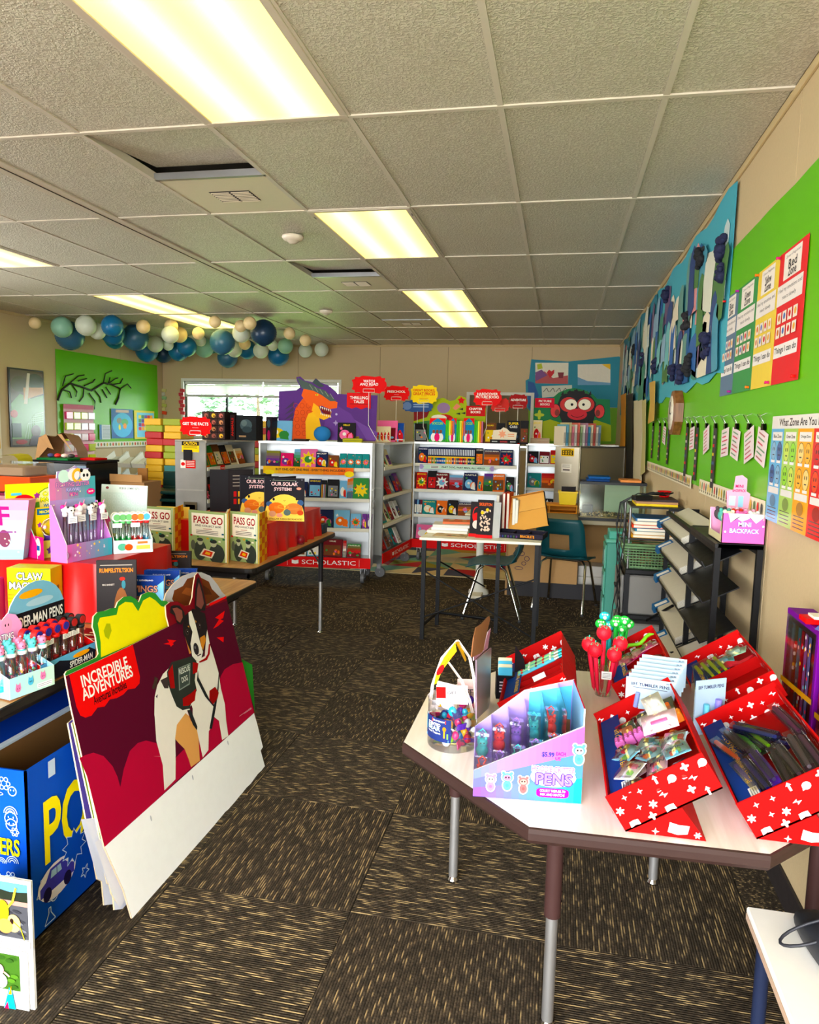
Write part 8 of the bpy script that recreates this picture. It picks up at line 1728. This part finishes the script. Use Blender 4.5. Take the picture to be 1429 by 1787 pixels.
for k,(nm,c,ya,yb) in enumerate((('blue',(96,118,140),3.90,3.63),('green',(62,138,76),3.63,3.29),('yellow',(228,200,100),3.29,2.99),('red',(214,62,66),2.99,2.67))):
    w = ya - yb; h = .47; M = frame((WR - .014, ya, 1.69 - .012*(3 - k)*0), (0, -1, 0), (0, 0, 1)); dd = D(); n_ = ['Blue', 'Green', 'Yellow', 'Red'][k]
    dd.rect(w*.18,h*.78,w*.8,h*.98,(240,232,222)).text('Zones of Regulation',w*.5,h*.945,.012,(90,80,80),w=w*.5,bold=False).text(n_,w*.5,h*.885,.030,(40,36,40),w=w*.3).text('Zone',w*.5,h*.825,.030,(40,36,40),w=w*.3).rect(0,h*.60,w*.92,h*.755,(236,228,222)).text('I feel my emotions and',w*.46,h*.71,.018,(60,56,60),w=w*.84,bold=False).text('react slowly',w*.46,h*.65,.018,(60,56,60),w=w*.5,bold=False).rect(w*.03,h*.2,w*.9,h*.30,(238,232,228)).text('Things I can do',w*.46,h*.25,.028,(40,36,44),w=w*.8)
    for q in range(8):x,y=w*(.08+.2*(q % 4)),h*(.46 if q<4 else .35);dd.rect(x,y,x+w*.15,y+h*.085,(232,220,206)).ell(x+w*.075,y+h*.045,w*.04,h*.025,[(206,120,60),(90,120,180),(206,60,60),(230,170,90)][q % 4])
    g=G();g.box((0,0,-.001),(w,h,0),c);g.dec(dd,MX.Identity(4),.0003);t=thing('zone_poster',f'tall {nm} paper poster reading {n_.lower()} zone on the green wall','poster',M);g.build('poster_sheet','paper',t)
    for q,(x,y) in enumerate(((.015,h-.012),(w-.015,.012))):g=G();g.lathe([(0,.004),(.006,.004),(.0045,.012),(.0065,.018),(0,.02)],[(206,40,50),(150,30,130),(230,120,30),(200,40,110)][(k+q) % 4],8,M=T(x,y,0));g.build('push_pin','plastic',t)
# clock
t=thing('wall_clock','brown wood octagonal wall clock with glossy face on the green wall','clock',frame((WR-.012,5.13,1.64),(0,-1,0),(0,0,1)));oc8=lambda r:[(r*cos(pi/8+pi*k/4),r*sin(pi/8+pi*k/4)) for k in range(8)]
g=G();a,b=oc8(.155),oc8(.118);g.add([(p[0],p[1],0) for p in a]+[(p[0],p[1],.05) for p in a]+[(p[0],p[1],.058) for p in b],[(k,(k+1) % 8,8+(k+1) % 8,8+k) for k in range(8)]+[(8+k,8+(k+1) % 8,16+(k+1) % 8,16+k) for k in range(8)],(130,80,40));g.build('octagonal_case','darkwood',t)
g=G();g.lathe([(.118,.05),(.11,.06),(.0,.062)],(230,224,206),28);dd=D();[dd.rect(-.004+.09*sin(q*pi/6),-.006+.09*cos(q*pi/6),.004+.09*sin(q*pi/6),.006+.09*cos(q*pi/6),BLK) for q in range(12)];g.dec(dd,T(0,0,.062));g.build('clock_face','gloss',t)
g = G(); g.box((-.003, -.01, .064), (.003, .07, .066), BLK); g.box((-.004, -.01, .064), (.004, .05, .066), BLK, M=RZ(-100)); g.build('clock_hand', 'paint', t)
# clips with strips
for k,(x,kind) in enumerate(((1143,1),(1155,1),(1164,0),(1171,1),(1204,1),(1213,0),(1222,1),(1238,0),(1254,1),(1272,0),(1292,0),(1314,0),(1340,0))):
    p = onX(x, 737, WX); M = frame((WR - .010, p.y, p.z), (0, -1, 0), (0, 0, 1)); s = 1
    t=thing('hanging_clip',f'metal clip with {"dark narrow bookmark" if kind else "white and pink ticket"}, {NTH[k]} clip counted from the corner','clip',M,'clips on the green wall')
    g=G();g.prism([(-.018,-.03),(.018,-.03),(.012,-.005),(-.012,-.005)],.012,(30,30,34),M=T(0,0,.014));g.tube([(-.012,-.006,.01),(-.016,.03,.03),(.016,.03,.03),(.012,-.006,.01)],.0016,(200,204,200),5);g.tube([(0,.035,.0),(0,.02,.03)],.002,(220,224,220),5);g.build('clip_body','chrome',t)
    g=G();w,h=(.075,.30 if k>3 else .27) if kind else (.15,.13);c=(44,36,40) if kind else (232,216,216);M2=T(0,-.03,.008) @ RZ(0 if kind else (-12,6,-8,14)[k % 4]);g.box((-w/2,-h,-.0005),(w/2,0,.0005),c,M=M2);dd=D();r3=random.Random(k)
    for q in range(6):y=-h*(.12+q*.145);dd.rect(-w*.36,y-h*.05,w*r3.uniform(.1,.4),y,r3.choice([(206,40,60),(230,200,60),(150,60,80),(200,190,180),(60,90,130)]) if kind else r3.choice([(206,90,110),(120,150,120),(180,120,120)]))
    g.dec(dd, M2 @ T(0, 0, .0006), .0002); g.build('paper_slip', 'paper', t)
# alphabet border strips
for k, (ya, yb) in enumerate(((6.8, 4.52), (4.26, 2.93))):
    M=frame((WR-.016,ya,1.185),(0,-1,0),(0,0,1));w=ya-yb;g=G();g.box((0,0,-.001),(w,.075,0),(232,222,196));dd=D();n=int(w/.055);[dd.ell(.03+q*.055,.042,.014,.022,[(206,170,40),(90,120,70),(200,60,50),(60,60,60),(220,190,80)][q % 5],8).rect(.018+q*.055,.01,.04+q*.055,.02,(120,110,80)) for q in range(n)];g.dec(dd,MX.Identity(4),.0002);place(tag(g.build('border_strip','paper'),f'white border strip of small yellow figures below the green paper, {["farther", "nearer"][k]} one','border'),M)
# feelings poster
M=frame((WR-.02,2.875,1.20),(0,-1,0),(0,0,1));w,h=.62,.372;g=G();nn=12;g.add([(w*i/nn,j*h,.006*sin(i*.9)) for j in (0,1) for i in range(nn+1)],[(i,i+1,nn+2+i,nn+1+i) for i in range(nn)],WHITE,True);dd=D();dd.rect(0,h*.88,w,h,(236,232,226)).text('What Zone Are You In?',w*.5,h*.94,.026,(50,46,60),w=w*.72)
for k, c in enumerate(((120, 180, 220), (170, 206, 110), (240, 170, 60), (214, 40, 40))):
    x=w*k/4;dd.rect(x,0,x+w/4,h*.88,c).rect(x+.02,h*.77,x+w/4-.02,h*.85,(240,236,230)).text(['Blue Zone','Green Zone','Orange Zone','Red Zone'][k],x+w/8,h*.81,.012,(60,56,60),w=w*.15)
    for i in range(2):
        for j in range(2):dd.ell(x+w*(.07+.11*i),h*(.67-.22*j),.030,.034,BLK,16).ell(x+w*(.07+.11*i),h*(.67-.22*j),.028,.032,[(70,100,150),(150,210,80),(240,180,90),(226,90,60)][k] if (i+j) % 2 else [(140,180,210),(200,220,110),(240,210,140),(200,50,40)][k],16).ell(x+w*(.07+.11*i)-.009,h*(.69-.22*j),.004,.007,BLK,8).ell(x+w*(.07+.11*i)+.009,h*(.69-.22*j),.004,.007,BLK,8).rect(x+w*(.07+.11*i)-.01,h*(.63-.22*j),x+w*(.07+.11*i)+.01,h*(.64-.22*j),BLK).rect(x+w*(.07+.11*i)-.022,h*(.56-.22*j),x+w*(.07+.11*i)+.022,h*(.585-.22*j),WHITE)
    dd.rect(x+.015,h*.27,x+w/4-.015,h*.33,(236,232,226)).ell(x+w/8,h*.2,.034,.022,tuple(v*.7 for v in c)).bars(x+.02,h*.02,x+w/4-.03,h*.15,(80,70,70),4,.25)
g.dec(dd, T(0, 0, .007), .0003); place(tag(g.build('feelings_poster', 'gloss'), 'poster reading what zone are you in, with rows of round faces', 'poster'), M)
# hanging papers near the corner
for k,(x0_,x1_,ya,yb,c,lab) in enumerate(((1105,1121,700,852,(216,206,180),'long white paper hanging near the right back corner'),(1120,1127,700,830,(190,180,130),'narrow yellowish paper hanging near the right back corner'),(1083,1092,690,800,(230,160,60),'orange and purple striped banner at the right back corner'),(1092,1104,690,890,(34,30,28),'dark fringed cloth strip hanging at the right back corner'),(1133,1143,668,740,(206,170,100),'crumpled tan paper strip hanging over the green paper'))):
    wall_sheet('hanging_paper',wallR(.035+.004*k),[(x0_,ya),(x1_,ya-4),(x1_-1,(ya+yb)/2),(x1_-2,yb-6),(x0_-3,yb),(x0_+1,(ya+yb)/2)],c,lab,'paper',.002,'paper')
# artwork on the back wall
MBk = frame((0, WB - .008, 0), (1, 0, 0), (0, 0, 1))
def art(dd, P):
    f = lambda c, *p: cp(dd, P(*p), c)
    f((232,226,206),(934,633),(992,633),(991,670),(934,669));f((180,90,90),(934,655),(950,648),(965,660),(991,655),(991,670),(934,669));f((120,80,130),(934,650),(945,645),(955,655),(935,665));f((200,40,60),(954,650),(958,645),(962,648),(967,645),(967,651),(960,660));f((120,40,50),(973,650),(984,650),(982,660),(975,660));f((180,190,40),(937,636),(945,634),(947,643),(938,645))
    f((228,222,206),(1008,636),(1065,635),(1065,672),(1008,672));f((120,160,190),(1008,658),(1025,665),(1065,668),(1065,672),(1008,672));f((230,190,60),(1050,636),(1065,635),(1065,645));f((214,216,200),(945,674),(998,672),(998,690),(946,694));f((50,90,150),(921,665),(932,668),(940,690),(930,714),(922,712))
    for a in range(4): dd.line(P((948 + a*11, 684), (954 + a*11, 677), (957 + a*11, 684)), .008, (60, 60, 60))
wall_sheet('blue_mural_paper',MBk,[(927,627),(960,629),(990,631),(1030,627),(1080,622),(1084,625),(1084,712),(1000,708),(925,718),(918,710),(917,664),(923,661)],(44,130,150),'teal blue paper with children\'s paintings on the back wall','artwork',.004,'paper',art)
wall_sheet('green_strip',frame((0,WB-.004,0),(1,0,0),(0,0,1)),[(922,712),(1084,712),(1084,775),(922,775)],(110,160,40),'olive green paper below the teal mural paper','board paper',.002,'paper')

# left wall and back left corner
def wallL(off): return frame((WL + off, 8, 0), (0, 1, 0), (0, 0, 1))
g = G(); vs = []; ya, yb = 8.37, 10.78
for j in range(7):
    for i in range(17): vs.append((WL + .008 + .003*sin(i*1.9 + j*.8), ya + (yb - ya)*i/16, 1.20 + 1.20*j/6))
g.add(vs,[(j*17+i,j*17+i+1,(j+1)*17+i+1,(j+1)*17+i) for j in range(6) for i in range(16)],GRN,True);tag(g.build('green_board_paper','glossboard'),'shiny lime green paper board on the left wall behind the black branches','board paper')
t = thing('paper_branches', 'black bare branches across the left green board', 'wall decoration', T(WL + .02, 0, 0)); sc = 4.763
def br(pts,r):Pm=board_pts(wallL(.02),[(x/sc,520+y/sc) for x,y in pts]);g=G();g.tube([(0,8+p[0],p[1]) for p in Pm],r,(26,24,24),5);g.build('branch','paper',t)
br([(480, 850), (515, 760), (580, 710), (680, 740), (760, 770), (860, 705), (930, 720), (1000, 755), (985, 830), (960, 885)], .014)
for p in ([(520,730),(545,650),(610,630)],[(590,700),(650,650),(700,640)],[(600,720),(640,780),(630,820)],[(650,690),(720,670)],[(700,740),(690,820),(660,860)],[(740,790),(790,860),(785,925)],[(790,770),(830,820),(840,870)],[(700,730),(770,700),(790,675)],[(860,705),(875,630),(930,605)],[(890,720),(960,670),(980,665)],[(930,720),(1000,710),(1020,670)],[(1000,755),(1060,715),(1090,750)],[(520,760),(580,780),(595,830)],[(850,760),(890,830)],[(880,740),(920,800)],[(900,715),(915,660)]):br(p,.008)
t=thing('hanging_shoe_organizer','pink clear pocket organizer hanging on the left green board','organizer',frame((WL+.03,8.46,.93),(0,1,0),(0,0,1)));W3,H3=.62,.78
bxt(t, 'top_band', (0, H3 - .06, 0), (W3, H3, .01), (206, 130, 150), 'cloth'); bxt(t, 'backing', (0, 0, 0), (W3, H3 - .06, .003), (226, 190, 200), 'cloth')
for r_ in range(5):
    for c_ in range(4):dr=bxt(t,'pocket',(.01+c_*.153,.02+r_*.142,.004),(.15+c_*.153,.115+r_*.142,.035),[(230,206,214),(196,206,80),(214,80,120),(226,220,226),(186,200,90)][(r_*3+c_*2) % 5],'gloss',.006)
for nm, x0_, y0_, x1_, y1_, lab, cat, dcf in (
  ('world_map',195,713,233,765,'world map poster with blue globe on the left green board','map',lambda dd,w,h:(dd.rect(0,0,w,h,(60,110,170)),dd.rect(w*.2,h*.88,w*.8,h*.97,(206,180,170)),dd.ell(w/2,h*.45,w*.46,h*.42,(90,180,220),22),dd.ell(w*.35,h*.6,w*.12,h*.1,(130,140,130)),dd.ell(w*.6,h*.55,w*.16,h*.12,(90,170,110)),dd.ell(w*.6,h*.42,w*.08,h*.1,(230,150,60)),dd.ell(w*.36,h*.38,w*.05,h*.1,(230,220,90)))),
  ('country_map',235,716,270,766,'colourful country map poster with yellow border on the left green board','map',lambda dd,w,h:(dd.rect(0,0,w,h,(226,206,90)),dd.rect(w*.12,h*.06,w*.97,h*.93,(130,200,226)),[dd.rect(w*(.2+.14*i),h*(.3+.14*j),w*(.33+.14*i),h*(.42+.14*j),[(214,60,50),(60,130,70),(240,160,50),(90,60,140),(230,210,80)][(i*2+j*3) % 5]) for i in range(5) for j in range(4)])),
  ('info_sheet',174,741,193,767,'small white and blue information sheet left of the world map','sheet',lambda dd,w,h:(dd.rect(0,0,w,h,(206,216,216)),dd.rect(0,0,w*.2,h,(70,120,170)),dd.bars(w*.28,h*.08,w*.95,h*.9,(130,140,150),9,.3))),
  ('landscape_poster',19,641,80,780,'tall dark framed landscape picture of a stream and cave on the left wall','picture',lambda dd,w,h:(dd.rect(0,0,w,h,(34,34,32)),dd.rect(w*.05,h*.02,w*.97,h*.98,(96,84,66)),dd.fan([(w*.05,h*.1),(w*.97,h*.1),(w*.97,h*.68),(w*.6,h*.62),(w*.3,h*.68),(w*.05,h*.55)],(120,160,110)),dd.ell(w*.3,h*.8,w*.24,h*.1,(80,76,44)),dd.ell(w*.75,h*.85,w*.24,h*.1,(60,66,44)),dd.fan([(w*.4,h*.6),(w*.97,h*.7),(w*.97,h*.78),(w*.4,h*.76)],(196,140,90)),dd.poly([(w*.4,h*.55),(w*.5,h*.55),(w*.6,h*.95),(w*.52,h*.95)],(216,206,190)),dd.ell(w*.12,h*.42,w*.1,h*.05,(180,60,40)),[dd.line([(w*(.4+.08*q),h*.1),(w*(.5+.05*q),h*(.3+.03*q)),(w*.95,h*(.33+.03*q))],.012,(170,200,170)) for q in range(5)],dd.ell(w*.72,h*.2,w*.14,h*.08,(90,70,60)),dd.fan([(w*.5,h*.02),(w*.97,h*.02),(w*.97,h*.14),(w*.6,h*.14)],(50,34,50)),dd.ell(w*.3,h*.06,w*.16,h*.03,(150,40,40)),dd.rect(w*.05,h*.12,w*.3,h*.3,(30,56,34)))),
  ('framed_edge',-20,635,4,800,'cream and yellow board edge cut off by the left edge of the picture','board',lambda dd,w,h:(dd.rect(0,0,w,h,(226,216,196)),dd.rect(0,h*.2,w*.9,h*.9,(150,60,50)),dd.rect(0,h*.1,w*.9,h*.35,(220,180,60))))):
    M=wallL(.022);a=board_pts(M,[(x0_,y1_),(x1_,y1_),(x0_,y0_)]);w=a[1][0]-a[0][0];h=a[2][1]-a[0][1];dd=D();dcf(dd,w,h);g=G();g.box((0,0,-.012 if 'land' in nm or 'fram' in nm else-.002),(w,h,-.0002),(40,36,34) if 'land' in nm else (220,214,200));g.dec(dd,MX.Identity(4),.0004);place(tag(g.build(nm,'gloss' if 'land' in nm else 'paper'),lab,cat),M @ T(a[0][0],a[0][1],0))
M=frame((WL+.02,9.08,1.13),(0,1,0),(0,0,1));g=G();g.box((0,0,-.001),(1.65,.08,0),(236,230,214));dd=D();[dd.ell(.04+q*.07,.042,.02,.025,[(206,180,60),(90,130,70),(206,90,60),(110,110,60)][q % 4],8) for q in range(23)];g.dec(dd,MX.Identity(4),.0002);place(tag(g.build('border_strip','paper'),'white border strip of small figures below the left green board','border'),M)
for k, (x, c) in enumerate(((285, (206, 200, 140)), (317, (206, 80, 90)))):
    a=onY(x,678,WB-.02);t=thing('paper_chain',f'{["yellow and green", "pink"][k]} paper chain hanging on the back wall left of the window','paper chain',T(a.x,WB-.02,a.z-.42))
    for q in range(7):g=G();M=T(.012*(-1)**q,0,.03+q*.06) @ RY(8*(-1)**q);g.box((-.04,-.012,-.026),(.04,.008,.026),[(214,90,60),c,(190,196,110),c,(150,190,140),(206,206,190),c][q] if k==0 else c,M=M,c=.004);g.build('paper_link','paper',t)

# foam blocks
YB, GB_, RB, TB = (222, 176, 30), (150, 160, 50), (176, 34, 40), (70, 130, 130); FN = {YB: 'yellow', GB_: 'olive green', RB: 'red', TB: 'teal'}
def ordw(k): return NTH[k] + ' from the floor' if k < 11 else NTH[20 - k] + ' from the top'
colA = [YB, YB, RB, YB, RB, RB, GB_, YB]; colB = [TB, YB, GB_, GB_, RB, YB, YB, GB_]
for cx_, cl, x0_, x1_, ytop, side in ((0, colA, 251, 281, 731, 'left'), (1, colB, 283, 314, 732, 'right')):
    a, b = onY(x0_, ytop, 7.4), onY(x1_, ytop, 7.4); w = b.x - a.x; n = 22; hh = .0735
    for k in range(21):
        c = cl[k % 8] if k >= 13 else [YB, GB_, RB, YB][(k + cx_) % 4]
        c = cl[k - 13] if k >= 13 else c
        j=.006*((k*7+cx_) % 5);g=G();g.box((0,0,.001),(w-.006,.3,hh-.001),c,c=.006);place(tag(g.build('foam_block','rubber'),f'{FN[c]} foam block, {ordw(k)}, {side} foam stack','foam block','foam blocks'),T(a.x+j,7.4,k*hh))
for k in range(21):
    c=YB if k==20 else (RB if k==19 else [YB,GB_,RB][k % 3]);g=G();g.box((0,0,.001),(.27,.22,.072),c,c=.006);place(tag(g.build('foam_block','rubber'),f'{FN[c]} foam block, {ordw(k)}, stack behind the middle cart','foam block','foam blocks behind the cart'),T(-3.36,7.5,k*.0735))

# white cubby bins, black cabinet and the things around them
t = thing('bin_rack', 'white rack of slanted white plastic bins by the left wall', 'storage rack', T(-5.85, 8.55, 0))
for x in (0, .66, 1.28): bxt(t, 'upright_panel', (x, 0, 0), (x + .02, .4, .96), (226, 226, 220), 'card')
for r_ in range(4):
    for c_ in range(6):M=T(.03+c_*.208,.0,.22+r_*.23) @ RX(24);g=G();W4=.19;[g.box(a,b,(232,234,230),M=M) for a,b in (((0,0,0),(W4,.3,.004)),((0,0,0),(W4,.004,.06)),((0,0,0),(.004,.3,.09)),((W4-.004,0,0),(W4,.3,.09)))];g.build('slanted_bin','plastic',t)
t=thing('black_cabinet','low black cabinet by the left wall','cabinet',T(-4.95,6.1,0));bxt(t,'cabinet_case',(0,0,0),(.62,.5,1.10),(22,22,26),'gloss',.006);bxt(t,'edge_trim',(.50,-.004,.3),(.618,-.0005,1.08),(90,100,110),'metal');bxt(t,'top_board',(-.01,-.01,1.10),(.63,.51,1.12),(30,30,34),'card',.003)
for a,b,c,lab,z in (((-4.88,6.12),(.34,.3),(20,100,50),'flat green tray on the black cabinet',1.121),((-4.58,6.3),(.2,.2),(196,34,36),'red folder on the black cabinet',1.121)):g=G();g.box((0,0,0),(b[0],b[1],.02),c,c=.003);place(tag(g.build('flat_tray','card'),lab,'tray'),T(a[0],a[1],z))
for k,c in enumerate(((60,60,110),(206,60,50),(230,200,190),(40,30,30))):g=G();g.ball((0,0,.02),.025,c,8,6,sc=(1.5,1,.8));place(tag(g.build('small_toy','rubber'),f'small {["navy", "red", "pale", "black"][k]} object on the green tray','toy'),T(-4.82+k*.075,6.25,1.1415))
g = G()
pts=[(-.12,0,.02),(-.04,0,.035),(.04,0,.03),(.08,0,.0),(.085,0,-.08),(.08,0,-.16)];g.add([(p[0],-.09,p[2]) for p in pts]+[(p[0]+.01,.09,p[2]+.008) for p in pts],[(i,i+1,i+7,i+6) for i in range(5)],(180,170,20),True);place(tag(g.build('yellow_cloth','cloth'),'folded mustard yellow cloth draped at the left of the black cabinet','cloth'),T(-4.98,5.99,1.135))
q = onY(95, 805, 6.7); g = G(); n = 20; arc = [(.24*cos(pi*i/n), .30*sin(pi*i/n)**.8*(1 + .1*sin(i))) for i in range(n + 1)]
g.add([(p[0],0,p[1]) for p in arc]+[(p[0]*.7-.02,.3,p[1]*.9) for p in arc],[(i,i+1,n+2+i,n+1+i) for i in range(n)],(130,96,66),True);g.add([(-.26,-.02,0),(-.2,-.02,.26),(-.12,-.01,.3),(-.02,-.03,.14),(-.1,-.02,.16)],[(0,1,2,3,4)],(176,136,98));g.add([(.02,-.02,.3),(.08,-.03,.3),(.2,-.01,.1),(.12,-.02,.2)],[(0,1,2,3)],(176,136,98));place(tag(g.build('rolled_brown_paper','matte'),'rolled brown kraft paper bulging above the black cabinet','paper roll'),T(q.x,6.75,q.z-.02))
t=thing('paper_roll_box','brown table carton behind the black cabinet under the rolled paper','box',T(q.x,6.85,0));bxt(t,'carton',(-.3,-.15,0),(.3,.25,q.z-.025),(150,112,74),'matte')
t=thing('brown_carton','open brown carton right of the black cabinet','box',T(-4.22,6.3,0));bxt(t,'carton',(0,0,0),(.36,.3,.93),(150,112,76),'matte',.003);bxt(t,'flap',(.0,-.01,.93),(.34,-.004,1.0),(170,130,90),'matte')
q=onY(240,830,6.4);t=thing('kraft_board','narrow brown card board standing right of the white bins','board',T(q.x-.06,6.5,0));bxt(t,'panel',(0,0,0),(.10,.02,1.05),(150,104,62),'matte')
t = thing('orange_drawer_stack', 'clear topped bins with orange and maroon drawers at the left edge', 'storage box', T(onY(52, 830, 4.9).x - .5, 4.9, 0))
for k,(z0,z1,c) in enumerate(((0,.55,(60,50,44)),(.56,.74,(100,110,60)),(.75,.93,(120,24,60)),(.94,1.06,(206,90,30)))):bxt(t,'drawer',(0,0,z0),(.50,.35,z1),c,'gloss',.006)
bxt(t,'clear_bin',(-.02,0,1.065),(.46,.33,1.16),WHITE,'clear');bxt(t,'bin_contents',(.0,.02,1.066),(.42,.3,1.13),(176,150,124),'paper',.004)
t=thing('stacked_chairs','lowest dark green chair of the stack behind the left cart','chair',T(-3.86,6.75,0));t['label']='stack base of dark green chairs left of the first cart';t['category']='chair'
for x in (-.2, .2):
    for y in (-.2, .2): tub(t, 'leg', [(x, y, 0), (x*.8, y*.8, .42)], .011, (120, 120, 116), 'chrome')
bxt(t,'seat',(-.21,-.21,.42),(.21,.21,.45),(14,48,44),'plastic',.012);bxt(t,'backrest',(-.2,.19,.45),(.2,.215,.62),(14,48,44),'plastic',.01)
for k in range(5):r=dup(t,T(-3.86,6.75+.01*k,.075*(k+1)),f'dark green stacked school chair left of the first cart, {NTH[k + 1]} from the floor','stacked green chairs')
